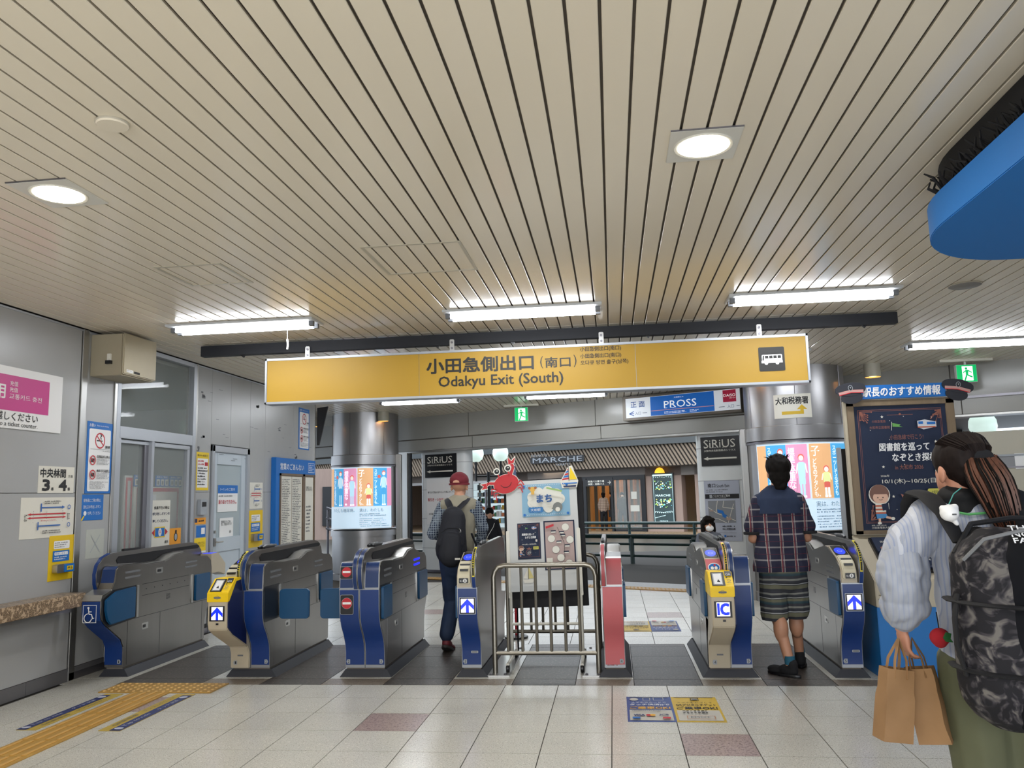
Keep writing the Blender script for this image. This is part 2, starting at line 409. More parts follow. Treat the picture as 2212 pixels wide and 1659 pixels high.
# ================================================================ the setting
G0, GP = .0225, .1101            # first gap between slats, pitch
def fas(x): return 13.36 - .519 * x      # the skewed shop-side fascia line
ceiling = MB().box((-12, -8, CEIL + .022), (8, 19.6, CEIL + .06)).build('ceiling', M_gap, kind='structure')
slat = MB().prism([(-.0465, .016), (-.0495, .003), (-.047, 0), (.047, 0), (.0495, .003), (.0465, .016)], 1, 0, 1).mesh('ceiling_slat', M_ceil, 0)
JY = 7.279
for j in range(-41, 57):
    x = G0 + GP * (j + .5)
    put(slat, 'ceiling_slat', ceiling, (x, -8, CEIL), (1, JY - .006 + 8, 1))
    put(slat, 'ceiling_slat', ceiling, (x, JY + .006, CEIL), (1, max(.1, fas(x) - JY - .03), 1))
for j in range(-110, -41):
    x = G0 + GP * (j + .5); y0 = 11.95 if x < -4.5 else JY
    put(slat, 'ceiling_slat', ceiling, (x, y0, CEIL), (1, fas(x) - y0 - .03, 1))
# ---- floor: terrazzo tiles
M_tile = speckle('terrazzo_tile', 'c9c7be', '97938a', .24, 150, .6, 70, 'dedbd1')
M_tilep = speckle('terrazzo_rose_tile', 'a08c86', '6f5a58', .28, 60, .52, 120, 'b9a8a2')
M_dark = speckle('dark_granite_tile', '453f3a', '282422', .36, 120, .55, 50, '6a5f57')
M_edge = speckle('brown_granite_tile', '85796a', '5c5248', .3, 110, .56, 50, '9c9182')
M_base = mat('floor_joint', '2f2c28', .8)
floor = MB().box((-14, -8, -.5), (9, 19.8, -.006)).build('floor', M_base, kind='structure')
TX, TY, T = -.0646, 6.294, .4
tmesh = {}
def tile(m, x0, y0, x1, y1, i=0):
    k = (m.name, round(x1 - x0, 3), round(y1 - y0, 3))
    if k not in tmesh: tmesh[k] = MB().box((.0028, .0028, -.012), (x1 - x0 - .0028, y1 - y0 - .0028, 0)).mesh('floor_tile', m, 0)
    o = put(tmesh[k], 'floor_tile', floor, (x0, y0, random.uniform(-.0006, 0)))
    return o
rest = {}
def slab(m, x0, y0, x1, y1): rest.setdefault(m.name, MB()).box((x0 + .0028, y0 + .0028, -.012), (x1 - .0028, y1 - .0028, 0))
ROSE = {(-4, -3), (1, -4), (3, 8), (-9, -2)}
for iy in range(-36, 0):
    for ix in range(-12, 17):
        x0 = TX + T * ix; y0 = TY + T * iy; x1 = x0 + T
        if x0 < -4.86: continue
        x0 = max(x0, -4.515)
        near = iy >= -6 and x0 > -3.9 and x1 < 3.2
        (tile if near else slab)(M_tilep if (ix, iy) in ROSE else M_tile, x0, y0, x1, y0 + T)
# dark band at the gates: strips of dark granite between lighter footings
foot = [(-4.515, -4.02), (-3.32, -2.82), (-2.32, -1.82), (-1.31, -.82), (-.34, .10), (.60, 1.06), (1.56, 2.6)]
rows = [(6.294, 6.50), (6.50, 6.94), (6.94, 7.37), (7.37, 7.80), (7.80, 7.95)]
for k, (a, b) in enumerate(foot):
    tile(M_edge if k else M_tile, a, 6.294, b, 6.50); slab(M_tile, a, 6.50, b, 7.95)
    if k < len(foot) - 1:
        for (y0, y1) in rows: tile(M_dark, b, y0, foot[k + 1][0], y1)
for iy in range(4, 18):
    for ix in range(-11, 14):
        x0 = TX + T * ix; y0 = 7.95 + T * (iy - 4); x1 = x0 + T
        lim = fas(x0 + .2) - .9
        if y0 > lim + .4 or x0 > 4.6: continue
        (tile if (iy < 10 and -3.0 < x0 < 1.7) else slab)(M_tilep if (ix, iy) in {(1, 8), (1, 14), (-6, 9), (5, 10)} else M_tile, max(x0, -4.515), y0, x1, y0 + T)
for n, q in rest.items(): q.build('floor_tiles', MATS[n], floor, kind='stuff', smooth=0)
# far paving under the fascia and the plaza outside
M_pave = speckle('grey_plaza_paving', '5a5952', '46443f', .32, 60, .55, 20, '66655e')
def skew(mb, a, b, z0, z1, x0=-12, x1=8.5):      # slab between two lines parallel to the fascia
    return mb.add([(x0, fas(x0) + a, z0), (x1, fas(x1) + a, z0), (x1, fas(x1) + b, z0), (x0, fas(x0) + b, z0), (x0, fas(x0) + a, z1), (x1, fas(x1) + a, z1), (x1, fas(x1) + b, z1), (x0, fas(x0) + b, z1)],
                  [(0, 3, 2, 1), (4, 5, 6, 7), (0, 1, 5, 4), (1, 2, 6, 5), (2, 3, 7, 6), (3, 0, 4, 7)])
skew(MB(), -.90, -.02, -.02, .002).build('floor_threshold', M_pave, floor)
tact = thing('tactile_strip', 'yellow dotted tactile strip crossing the far floor in front of the grey plaza', 'tactile paving')
M_tact = mat('tactile_yellow', 'a88246', .5, vary=.1, scale=6); M_tactd = mat('tactile_stud', 'd0aa6c', .5)
skew(MB(), -1.0, -.70, .001, .010, -3.7, 1.72).build('tactile_tiles', M_tact, tact)
dd = MB()
for i in range(97):
    x = -3.66 + i * .055
    for k in range(5): dd.box((x, fas(x) - .98 + k * .055, .009), (x + .022, fas(x) - .958 + k * .055, .013))
dd.build('tactile_studs', M_tactd, tact, kind='stuff', smooth=0)
plaza = skew(MB(), -.02, 30, -.5, -.35, -30, 30).build('ground', mat('plaza_asphalt', '474640', .35, vary=.12, scale=.6), kind='structure')
MB().box((-14, 12, -.35), (9, 19.7, -.3)).build('floor_step', M_pave, floor)

# ---- tactile guide path near left
def thing_t(): return thing('tactile_guide_path', 'yellow ribbed tactile guide path on the floor leading to the accessible gate', 'tactile paving')
gp = thing_t(); M_ty = mat('guide_yellow', 'ae8740', .45, vary=.12, scale=7); M_tyr = mat('guide_rib', 'c59a52', .4)
for k in range(12):
    y1 = 6.003 - .302 * k
    MB().box((-3.70, y1 - .299, .001), (-3.40, y1, .007)).build('tactile_tile', M_ty, gp, smooth=0)
    for j in range(4):
        x = -3.665 + j * .075; MB().rbox((x - .012, y1 - .285, .006), (x + .012, y1 - .012, .0125), .006, 2, 1).build('raised_bar', M_tyr, gp)
tp = thing('tactile_warning_pad', 'yellow dotted tactile pad across the mouth of the leftmost gate aisle', 'tactile paving')
studs = MB()
for k in range(3):
    MB().box((-3.985 + .304 * k, 6.01, .001), (-3.985 + .304 * k + .301, 6.312, .007)).build('tactile_tile', M_ty, tp, smooth=0)
    for a in range(5):
        for b in range(5):
            o = MB().lathe([(.013, .006), (.011, .011), (.005, .012)], (-3.985 + .304 * k + .032 + a * .06, 6.04 + b * .06, 0), 8).build('stud', M_tactd, tp)
# floor stickers beside the path
def strip_sticker(x0, x1, flip, label):
    t = thing('floor_sticker', label, 'floor sticker', (0, 0, 0)); mb = MB().box((x0, 5.03, .0005), (x1, 5.975, .0025)); mb.build('sticker_sheet', mat('sticker_gold', 'b39a44', .5), t, smooth=0)
    a = Art(t, (0, 0, .0025), (0, -1, 0), (1, 0, 0)) if 0 else Art(t, (x0, 5.03, .0025), (0, 1, 0), (-1, 0, 0))
    w = x1 - x0; nb = mat('sticker_navy', '2a3565', .5)
    b0, b1 = ((-w, -w * .5) if flip else (-w * .5, 0))
    a.rect(nb, 0, b0, .90, b1, 'navy_band')
    wt = mat('sticker_white', 'b9bccb', .5)
    a.text(wt, 'Tap to ride', .10, b0 + .02, .40, b1 - .02); a.text(wt, 'タッチ決済', .50, b0 + .02, .76, b1 - .02); a.disc(wt, .05, (b0 + b1) / 2, .022, ry=.03); a.disc(wt, .84, (b0 + b1) / 2, .03)
    y0_, y1_ = ((-w * .5, 0) if flip else (-w, -w * .5))
    gk = mat('sticker_grey', '6f6a55', .5)
    a.text(gk, 'QR乗車券', .10, y0_ + .018, .38, y1_ - .018); a.text(gk, 'デジタルチケット', .45, y0_ + .018, .84, y1_ - .018)
    a.done(); return t
strip_sticker(-3.895, -3.755, False, 'narrow navy and gold floor sticker on the wall side of the yellow guide path')
strip_sticker(-3.325, -3.175, True, 'narrow navy and gold floor sticker on the open floor side of the yellow guide path')
def card_sticker(x0, y0, w, h, blue, label, far=False):
    t = thing('floor_sticker', label, 'floor sticker'); MB().box((x0, y0, .0005), (x0 + w, y0 + h, .0025)).build('sticker_sheet', mat('sticker_bluebg', '2e4583', .45) if blue else mat('sticker_yellowbg', 'c5a431', .45), t, smooth=0)
    a = Art(t, (x0, y0, .0025), (1, 0, 0), (0, 1, 0)) if not far else Art(t, (x0 + w, y0 + h, .0025), (-1, 0, 0), (0, -1, 0))
    gw = mat('sticker_card', 'bab7ae', .5); wt = M_white if blue else M_ink
    a.rect(gw, .015, .02, w - .015, h * .43); gd = mat('sticker_goldtext', 'dca52c', .5)
    a.text(gd if blue else M_ink, 'ご乗車OK!', .02, h * .46, w - .02, h * .57, bold=.02)
    a.text(wt, 'タッチ決済))で' if blue else 'QRデジタルチケット', .02, h * .60, w - .02, h * .68, bold=.015)
    a.text(wt, 'スマホやカードで' if blue else 'スマホをかざして', .03, h * .71, w - .04, h * .76)
    a.rect(M_gink, .02, h * .95, w - .02, h * .97)
    if blue:
        a.disc(gw, .05, h * .86, .03, ry=.035); a.frame(gw, .11, h * .8, .16, h * .92, .004); a.frame(gw, .18, h * .8, .25, h * .92, .004)
        a.text(mat('visa_ink', '20305e', .5), 'VISA', .04, h * .16, .11, h * .23, bold=.03); a.disc(M_red, .135, h * .19, .018, ry=.025); a.disc(gd, .16, h * .19, .018, ry=.025); a.text(M_navy, 'JCB', .20, h * .16, .26, h * .23, bold=.03)
        a.rect(M_bluep, .03, h * .05, .08, h * .11); a.rect(M_red, .22, h * .05, .27, h * .11); a.dots(M_gink, .03, h * .33, w - .03, h * .41, 2)
    else:
        a.frame(M_ink, w * .42, h * .80, w * .6, h * .93, .005); a.rect(M_gink, w * .45, h * .83, w * .57, h * .9)
        a.frame(mat('sticker_copper', 'b07a55', .5), w * .22, h * .07, w * .8, h * .19, .005); a.text(M_gink, 'EMOT', w * .3, h * .1, w * .7, h * .16); a.dots(M_ink, .05, h * .26, w - .05, h * .4, 2)
    a.done()
card_sticker(.035, 5.335, .303, .618, True, 'blue card-payment floor sticker with VISA mark in front of the pink gate')
card_sticker(.340, 5.335, .303, .618, False, 'yellow ticket floor sticker beside the blue one, nearest the viewer')
card_sticker(.338, 8.63, .298, .655, True, 'blue payment floor sticker seen beyond the gates, upside down', True)
card_sticker(.038, 8.63, .298, .655, False, 'yellow floor sticker beyond the gates, beside the upside-down blue one', True)

# ---- left wall
XW = -4.515
wl = bpy.data.objects.new('wall_left', None); COL.objects.link(wl); wl['kind'] = 'structure'
def wpanel(y0, y1, z0, z1, m=M_wall, t=.02, name='wall_panel', g=.002): return MB().box((XW - t, y0 + g, z0 + g), (XW, y1 - g, z1 - g)).build(name, m, wl, bevel=.001, seg=1)
MB().box((XW - .12, -8, 0), (XW - .022, 6.86, CEIL)).build('wall_core', M_gap, wl); MB().box((XW - .12, 8.36, 0), (XW - .022, 8.70, CEIL)).build('wall_core', M_gap, wl)
MB().box((XW - .12, 9.68, 0), (XW - .022, 11.93, CEIL)).build('wall_core', M_gap, wl); MB().box((XW - .12, 8.70, 2.08), (XW - .022, 9.68, CEIL)).build('wall_core', M_gap, wl)
for a, b in ((-8, -6), (-6, -4.2), (-4.2, -2.4), (-2.4, -.6), (-.6, 1.2), (1.2, 2.9), (2.9, 4.6), (4.6, 6.38)):
    wpanel(a, b, .1, 1.535); wpanel(a, b, 1.535, CEIL)
wpanel(6.47, 6.86, .1, 1.525); wpanel(6.47, 6.86, 1.525, CEIL)
wpanel(8.36, 8.70, .1, 1.54); wpanel(8.36, 8.70, 1.54, CEIL); wpanel(8.70, 9.17, 2.08, CEIL); wpanel(9.17, 9.70, 2.08, CEIL)
for a, b in ((9.70, 10.15), (10.15, 11.11), (11.11, 11.93)): wpanel(a, b, .1, 1.54); wpanel(a, b, 1.54, CEIL)
for y0, y1 in ((6.385, 6.46), (6.86, 6.90), (8.33, 8.365), (11.915, 11.95)):
    MB().box((XW - .02, y0, 0), (XW + .012, y1, CEIL)).build('steel_cover_strip', M_steel2, wl, bevel=.003)
bb = MB()
for a, b in ((-8, -3), (-3, 1), (1, 4.2), (4.2, 5.9), (5.9, 6.385), (6.46, 6.86)): bb.box((XW - .005, a + .002, 0), (XW + .01, b - .002, .1))
bb.build('baseboard_left', mat('baseboard_grey', '6b6a6c', .4, .3), kind='structure')
MB().box((XW, 6.395, 0), (XW + .012, 11.9, .06)).build('skirting', M_dsteel, wl)
MB().box((-12, 11.86, 0), (XW - .12, 11.93, CEIL)).build('wall_end', M_wallw, wl)
MB().box((-4.8, -8, 2.93), (XW + .006, 11.93, 2.945)).build('ceiling_edge_trim', M_alu, wl)
# chips and anchor marks on the far panels
mk = MB()
for y, z in ((8.50, 2.62), (8.50, 2.16), (8.42, 2.02), (9.9, 2.63), (11.2, 2.05), (10.6, 2.4)):
    for k in range(5): mk.cbox((XW + .002, y + random.uniform(-.03, .03), z + random.uniform(-.03, .03)), (.004, random.uniform(.01, .05), random.uniform(.008, .03)))
for k in range(26):
    y = random.uniform(8.4, 11.8); z = random.uniform(1.9, 2.8); mk.cbox((XW + .001, y, z), (.002, random.uniform(.05, .12), .004))
mk.build('scuff_marks', M_gink, wl, kind='stuff', smooth=0)
# office window
win = bpy.data.objects.new('window_1', None); COL.objects.link(win); win['kind'] = 'structure'
def wf(y0, y1, z0, z1, d=.05, x=XW, m=M_alu): return MB().box((x - d, y0, z0), (x + .012, y1, z1)).build('window_frame', m, win, bevel=.002)
wf(6.90, 6.96, 0, CEIL - .02); wf(8.27, 8.335, 0, CEIL - .02); wf(6.96, 8.27, 2.04, 2.15); wf(6.96, 8.27, 2.90, CEIL - .02)
wf(6.96, 7.0, .7, 2.04, .04, XW - .01); wf(7.50, 7.545, .7, 2.04, .05, XW - .004); wf(7.43, 7.50, .7, 2.04, .05, XW - .04, M_dsteel)
wf(7.545, 8.22, 1.99, 2.03, .03, XW); wf(8.17, 8.22, .7, 2.0, .03, XW); wf(6.96, 7.5, 2.0, 2.03, .03, XW - .03)
MB().box((XW - .12, 6.9, .0), (XW, 8.33, .70)).build('window_apron', M_wall, win)
for y0, y1, z0, z1, x in ((6.96, 8.27, 2.15, 2.90, XW - .03), (6.98, 7.44, .7, 2.0, XW - .05), (7.545, 8.17, .7, 1.99, XW - .02)):
    MB().box((x - .003, y0, z0), (x + .003, y1, z1)).build('window_pane', M_glass, win, smooth=0)
# office behind the window
off = bpy.data.objects.new('wall_office', None); COL.objects.link(off); off['kind'] = 'structure'
MB().box((-8.5, 5.5, -.01), (-8.4, 11.8, CEIL)).build('office_back_wall', mat('office_wall', '9a9c96', .6), off)
MB().box((-8.4, 5.4, 0), (XW - .12, 5.5, CEIL)).build('office_side_wall', mat('office_wall', '9a9c96', .6), off)
MB().box((-8.4, 5.5, 2.88), (XW - .125, 11.86, 2.92)).build('office_ceiling', mat('office_ceiling', '8b8c88', .6), off)
bl = MB()
for k in range(16): bl.box((-6.9, 8.0 + k * .09, 1.2), (-6.88, 8.07 + k * .09, 2.0))
bl.build('office_blind', mat('blind_grey', '6b6a68', .7), off)
lamp('office_light', (-6.2, 8, 2.8), 1.2, 14, (.95, 1, .98), size_y=.2)
ot = thing('office_ceiling_light', 'long lit tube light on the ceiling of the station office behind the glass', 'ceiling light', (-6.1, 8.3, 2.82))
MB().box((-.8, -.06, 0), (.8, .06, .06)).build('housing', M_white, ot); MB().tube([(-.75, 0, -.01), (.75, 0, -.01)], .018).build('tube', M_tube, ot)
# posters and papers on the glass and behind it
def wall_thing(name, label, cat, y0, y1, z0, z1, m, t=.003, x=XW, bev=0):
    o = thing(name, label, cat, (x, y0, z0)); MB().box((0, 0, 0), (t, y1 - y0, z1 - z0)).build('sheet', m, o, smooth=0, bevel=bev)
    return o, Art(o, (t, 0, 0), (0, 1, 0), (0, 0, 1))
o, a = wall_thing('hanging_board', 'red-framed timetable board behind the left window pane', 'board', 7.47, 7.60, .80, 1.71, M_wallw, .02, XW - .27)
a.frame(M_red, .02, -.0, .13, .89, .03); a.done()
o, a = wall_thing('hanging_board', 'red-framed notice board with station map behind the sliding window', 'board', 7.63, 8.50, .80, 1.60, M_offw, .02, XW - .27)
a.frame(M_red, .05, -.0, .85, .79, .038); a.rect(M_white, .10, .60, .4, .72); a.dots(M_gink, .1, .3, .38, .55, 6); a.line(M_gink, (.15, .15), (.15, .28), .004); a.line(M_gink, (.15, .28), (.3, .28), .004); a.rect(M_tagg, .09, -.02, .4, .12); a.done()
for k, yy in enumerate((7.61, 8.0, 8.27)):
    o, a = wall_thing('fare_notice', ['blue fare notice card seen through the left pane', 'blue fare notice card just right of the dark mullion', 'blue fare notice card nearest the window edge'][k], 'notice', yy, yy + .25, 1.605, 1.72, M_bluep, .004, XW - .245)
    a.text(M_white, '運賃のご案内', .02, .09, .22, .108)
    for j in range(3): a.rect(M_offw, .02 + j * .08, .01, .08 + j * .08, .075); a.rect(M_gink, .035 + j * .08, .02, .065 + j * .08, .06)
    a.done()
o, a = wall_thing('window_notice', 'white call-button notice with blue and red emblem taped inside the right pane', 'notice', 7.56, 7.90, .97, 1.46, M_offw, .002, XW - .012)
a.text(M_ink, '係員不在の時は', .04, .40, .32, .43, bold=.02); a.text(M_navy, '呼び出しボタンを', .02, .34, .33, .37, bold=.02); a.text(M_navy, '押してください。', .02, .27, .30, .30, bold=.02)
a.rect(M_yelp, .06, .12, .25, .225); a.rect(M_bluep, .07, .13, .24, .215); a.poly(M_red, [(.01, .172), (.06, .14), (.06, .205)]); a.poly(M_red, [(.30, .172), (.25, .14), (.25, .205)]); a.disc(M_white, .155, .172, .03, ry=.04); a.text(M_red, '呼', .138, .15, .172, .195); a.text(M_ink, '駅長', .25, .06, .31, .085, bold=.02); a.done()
o, a = wall_thing('window_sticker', 'orange sticker with a black watch figure at the bottom of the window', 'sticker', 7.90, 8.12, 1.0, 1.17, mat('orange_print', 'e0951d', .5), .002, XW - .012)
a.disc(M_black, .12, .08, .035, ry=.045); a.disc(M_tagg, .12, .08, .024, ry=.033); a.rect(M_black, .105, .12, .135, .15); a.done()
o, a = wall_thing('window_sticker', 'navy camera warning sticker at the foot of the window', 'sticker', 7.62, 7.90, .90, .985, M_navy, .002, XW - .011)
a.text(M_white, '防犯カメラ作動中', .03, .05, .2, .07); a.dots(M_white, .03, .015, .2, .04, 1); a.done()
o, a = wall_thing('window_sticker', 'white barrier-free sticker beside the navy one', 'sticker', 7.91, 8.13, .86, .99, M_white, .002, XW - .011)
a.disc(M_red, .035, .1, .022); a.rect(M_tagg, .07, .08, .2, .12); a.rect(mat('leaf', '5b9a45', .5), .14, .08, .17, .12); a.rect(M_tagg, .02, .02, .2, .055); a.done()

# ---- white door at far left
dr = bpy.data.objects.new('door_1', None); COL.objects.link(dr); dr['kind'] = 'structure'
MB().box((XW - .06, 8.71, 0), (XW + .02, 8.77, 2.07)).box((XW - .06, 9.60, 0), (XW + .02, 9.67, 2.07)).box((XW - .06, 8.71, 2.0), (XW + .02, 9.67, 2.07)).build('door_frame', M_alu, dr, bevel=.003)
lw = mat('door_white', 'b9c3cc', .4)
for y0, y1, z0, z1 in ((8.77, 8.87, .01, 2.0), (9.49, 9.60, .01, 2.0), (8.87, 9.49, 1.86, 2.0), (8.87, 9.49, .86, 1.02), (8.87, 9.49, .01, .15)):
    MB().box((XW - .04, y0, z0), (XW - .005, y1, z1)).build('door_rail', lw, dr, bevel=.002)
MB().box((XW - .03, 8.87, .15), (XW - .02, 9.49, .86)).build('door_panel', lw, dr); MB().box((XW - .028, 8.87, 1.02), (XW - .022, 9.49, 1.86)).build('door_window', mat('frosted_pane', 'a7b3b8', .25), dr)
MB().box((XW - .005, 8.79, .93), (XW + .02, 8.84, 1.02)).tube([(XW + .03, 8.815, .975), (XW + .045, 8.83, .975), (XW + .045, 8.95, .975)], .009).tube([(XW, 8.815, 1.09), (XW + .02, 8.815, 1.09)], .018).build('door_handle', M_steel2, dr)
o, a = wall_thing('door_notice', 'blue and white notice taped on the upper glass of the white door', 'notice', 8.92, 9.42, 1.31, 1.62, M_white, .002, XW - .018)
a.rect(M_bluep, 0, .215, .5, .31); a.text(M_white, 'トイレのご案内', .06, .245, .42, .28); a.text(M_red, '通り抜けできません。', .02, .09, .47, .14, bold=.015); a.dots(M_gink, .02, .17, .4, .2, 1); a.done()
o, a = wall_thing('door_notice', 'plain white office notice taped on the door under the blue one', 'notice', 8.98, 9.32, 1.02, 1.24, M_white, .002, XW - .018)
a.text(M_ink, '駅事務室でのご用の\n際は、駅員が承ります', .03, .13, .3, .19); a.text(M_ink, '駅長', .24, .04, .29, .07); a.done()

# ---- granite ledge on the left wall
M_gran = speckle('brown_granite', '8f7a62', '4d4034', .3, 130, .5, 45, 'b39d84')
led = thing('granite_ledge', 'speckled brown granite ledge fixed along the left wall', 'ledge', (XW, 0, 0))
MB().box((0, -6, .62), (.215, 6.275, .725)).build('ledge_top', M_gran, led, bevel=.005)
MB().box((0, -6, .585), (.17, 6.2, .62)).build('steel_bracket', M_steel2, led)

# ---- things on the left wall
o, a = wall_thing('ticket_sign', 'large white sign with magenta panel high on the left wall', 'sign', 4.55, 6.145, 2.02, 2.49, M_white, .012, XW, .002)
a.rect(M_pink, .2, .135, 1.435, .405); a.text(M_white, '用', .835, .222, .957, .325, bold=.02); a.text(M_white, '充值', 1.0, .325, 1.085, .362); a.text(M_white, '充值', 1.0, .278, 1.085, .315); a.text(M_white, '교통카드 충전', 1.0, .226, 1.352, .266); a.text(M_ink, 'お越しください', .80, .062, 1.318, .125, bold=.01); a.text(M_ink, 'to a ticket counter.', .90, .018, 1.318, .052); a.done()
def no_smoke(a, w, h):
    a.rect(M_white, w * .07, h * .03, w * .93, h * .90, r=.015); a.text(M_white, 'お願い', w * .07, h * .925, w * .3, h * .97); a.text(M_white, 'Please obey the following', w * .36, h * .935, w * .82, h * .96)
    a.ring(M_red, w * .5, h * .74, w * .2, w * .035); a.rect(M_ink, w * .36, h * .73, w * .6, h * .745); a.line(M_red, (w * .37, h * .80), (w * .63, h * .68), w * .03); a.pline(M_ink, [(w * .55, h * .76), (w * .5, h * .79), (w * .56, h * .81), (w * .5, h * .83)], w * .02)
    a.text(M_ink, '禁煙', w * .7, h * .635, w * .9, h * .675, bold=.02); a.rect(M_gink, w * .12, h * .615, w * .9, h * .619); a.text(M_gink, 'No smoking', w * .6, h * .585, w * .9, h * .605)
    for vv, s in ((.50, '危険品持込禁止'), (.30, '無許可行為禁止')):
        a.ring(M_red, w * .23, h * (vv - .04), w * .12, w * .025); a.rect(M_ink, w * .17, h * (vv - .065), w * .29, h * (vv - .015)); a.line(M_red, (w * .16, h * (vv)), (w * .3, h * (vv - .08)), w * .02)
        a.text(M_ink, s, w * .38, h * (vv - .005), w * .9, h * (vv + .035), bold=.02); a.dots(M_gink, w * .38, h * (vv - .10), w * .92, h * (vv - .015), 5)
    a.dots(M_gink, w * .12, h * .06, w * .9, h * .17, 6)
o, a = wall_thing('station_notice', 'tall blue-framed no smoking notice beside the office window', 'notice', 6.50, 6.855, 1.53, 2.158, M_bluep, .005)
no_smoke(a, .355, .628); a.done()
o, a = wall_thing('station_notice', 'blue-framed no smoking notice at the far end of the wall', 'notice', 11.29, 11.70, 2.16, 2.77, M_bluep, .005)
no_smoke(a, .41, .61); a.done()
o, a = wall_thing('call_notice', 'small blue notice with white text below the tall no smoking notice', 'notice', 6.46, 6.765, 1.30, 1.52, M_bluep, .004)
a.text(M_white, '駅係員にご用の際は、', .03, .155, .27, .185); a.text(M_white, '改札口の呼出しボタン', .03, .10, .27, .13); a.text(M_white, 'を押してください', .09, .045, .27, .075); a.disc(M_white, .055, .06, .02); a.poly(M_yelp, [(0, 0), (.02, 0), (.05, .035), (.035, .04)]); a.done()
o, a = wall_thing('platform_sign', 'white platform sign reading 3 and 4 taped on the left wall', 'sign', 5.925, 6.355, 1.535, 1.75, M_offw, .003)
a.text(M_ink, '中央林間', .02, .125, .32, .195, bold=.035); a.text(M_ink, '方面', .35, .125, .41, .15); a.text(M_ink, '3', .05, .02, .13, .105, bold=.05); a.text(M_ink, '番', .15, .02, .18, .045, bold=.02); a.text(M_ink, '4', .245, .02, .335, .105, bold=.05); a.text(M_ink, '番', .35, .02, .38, .045, bold=.02); a.done()
def route(a, w, h):
    a.text(M_ink, '北口', w * .06, h * .42, w * .11, h * .60); a.text(M_ink, '南口', w * .86, h * .42, w * .91, h * .60); bl = mat('route_blue', '2b5fa8', .5)
    for vv in (.50, .59): a.rect(M_red, w * .16, h * (vv - .015), w * .78, h * (vv + .015)); a.poly(M_red, [(w * .11, h * vv), (w * .17, h * (vv - .03)), (w * .17, h * (vv + .03))]); a.poly(M_red, [(w * .84, h * vv), (w * .78, h * (vv - .03)), (w * .78, h * (vv + .03))])
    a.text(M_red, '通り抜けはできません', w * .35, h * .41, w * .65, h * .45)
    a.rect(bl, w * .34, h * .735, w * .74, h * .765); a.rect(bl, w * .34, h * .65, w * .36, h * .85); a.poly(bl, [(w * .80, h * .75), (w * .74, h * .71), (w * .74, h * .79)]); a.ring(bl, w * .88, h * .75, w * .03, w * .01)
    a.rect(bl, w * .3, h * .285, w * .72, h * .315); a.rect(bl, w * .29, h * .2, w * .31, h * .4); a.ring(bl, w * .88, h * .3, w * .03, w * .01)
    a.dots(M_ink, w * .4, h * .83, w * .74, h * .93, 2); a.dots(M_ink, w * .38, h * .1, w * .75, h * .2, 2)
    for uu in (.2, .44, .74): a.dots(M_gink, w * uu, h * .38, w * (uu + .02), h * .68, 8, ragged=False)
o, a = wall_thing('route_notice', 'white route diagram with red and blue arrows above the call button', 'notice', 5.75, 6.375, 1.18, 1.50, M_offw, .003)
route(a, .625, .32); a.done()
o, a = wall_thing('route_notice', 'smaller white route diagram past the white door', 'notice', 9.71, 10.09, 1.33, 1.66, M_offw, .003)
route(a, .38, .33); a.done()
def call_button(y0, y1, z0, z1, label):
    o, a = wall_thing('call_button', label, 'call button', y0, y1, z0, z1, mat('yellow_backing', 'dcb70f', .5), .004)
    w, h = y1 - y0, z1 - z0
    a.rect(M_white, w * .17, h * .70, w * .8, h * .88, r=.01); a.dots(M_gink, w * .2, h * .72, w * .77, h * .86, 3); a.rect(M_bluep, w * .14, h * .42, w * .8, h * .66); a.rect(M_white, w * .2, h * .56, w * .74, h * .63, r=.008); a.text(M_bluep, '呼出しボタン', w * .22, h * .57, w * .72, h * .62); a.dots(M_white, w * .2, h * .45, w * .74, h * .54, 2); a.done()
    MB().rbox((.004, w * .15, h * .17), (.05, w * .82, h * .36), .012, 3, 0).build('button_case', M_steel2, o)
    b = MB().rbox((.05, w * .42, h * .18), (.056, w * .81, h * .35), .006, 3, 0).build('button_plate', M_bluep, o)
    q = Art(b, (.056, 0, 0), (0, 1, 0), (0, 0, 1)); q.rect(M_yelp, w * .5, h * .22, w * .75, h * .31); q.text(M_ink, '呼出', w * .53, h * .235, w * .72, h * .295, bold=.02); q.done()
call_button(6.09, 6.395, .83, 1.19, 'yellow call button plate above the granite ledge')
call_button(9.70, 10.10, .85, 1.31, 'yellow call button plate between the white door and the blue notice case')
o, a = wall_thing('paper_notice', 'blank grey notice with a faint cross left of the window', 'notice', 6.55, 6.80, .97, 1.22, mat('faded_sheet', 'b3b6ae', .5), .002)
a.line(M_tagg, (.06, .05), (.19, .2), .006); a.line(M_tagg, (.06, .2), (.19, .05), .006); a.done()
# small things between window and door
o, a = wall_thing('yellow_poster', 'narrow yellow ticket poster between the office window and the white door', 'poster', 8.38, 8.655, 1.56, 1.98, M_yelp, .003)
a.rect(M_white, .02, .03, .255, .35); a.text(M_ink, '障がい者割引', .02, .37, .25, .395); a.dots(M_red, .03, .27, .2, .34, 2); a.rect(M_red, .18, .27, .25, .31); a.dots(M_ink, .03, .05, .25, .26, 7); a.done()
o = thing('card_checker', 'small grey wall-mounted card checker below the yellow poster', 'card reader', (XW, 8.43, 1.29)); MB().rbox((0, 0, 0), (.04, .15, .17), .01, 3, 0).build('case', M_tagg, o, bevel=.002); MB().box((.04, .03, .09), (.043, .12, .14)).build('screen', M_black, o)
o, a = wall_thing('small_sticker', 'orange sticker under the card checker', 'sticker', 8.36, 8.62, 1.19, 1.26, mat('orange_print', 'e0951d', .5), .003); a.rect(M_navy, .02, .02, .07, .06); a.dots(M_ink, .1, .02, .24, .055, 1); a.done()
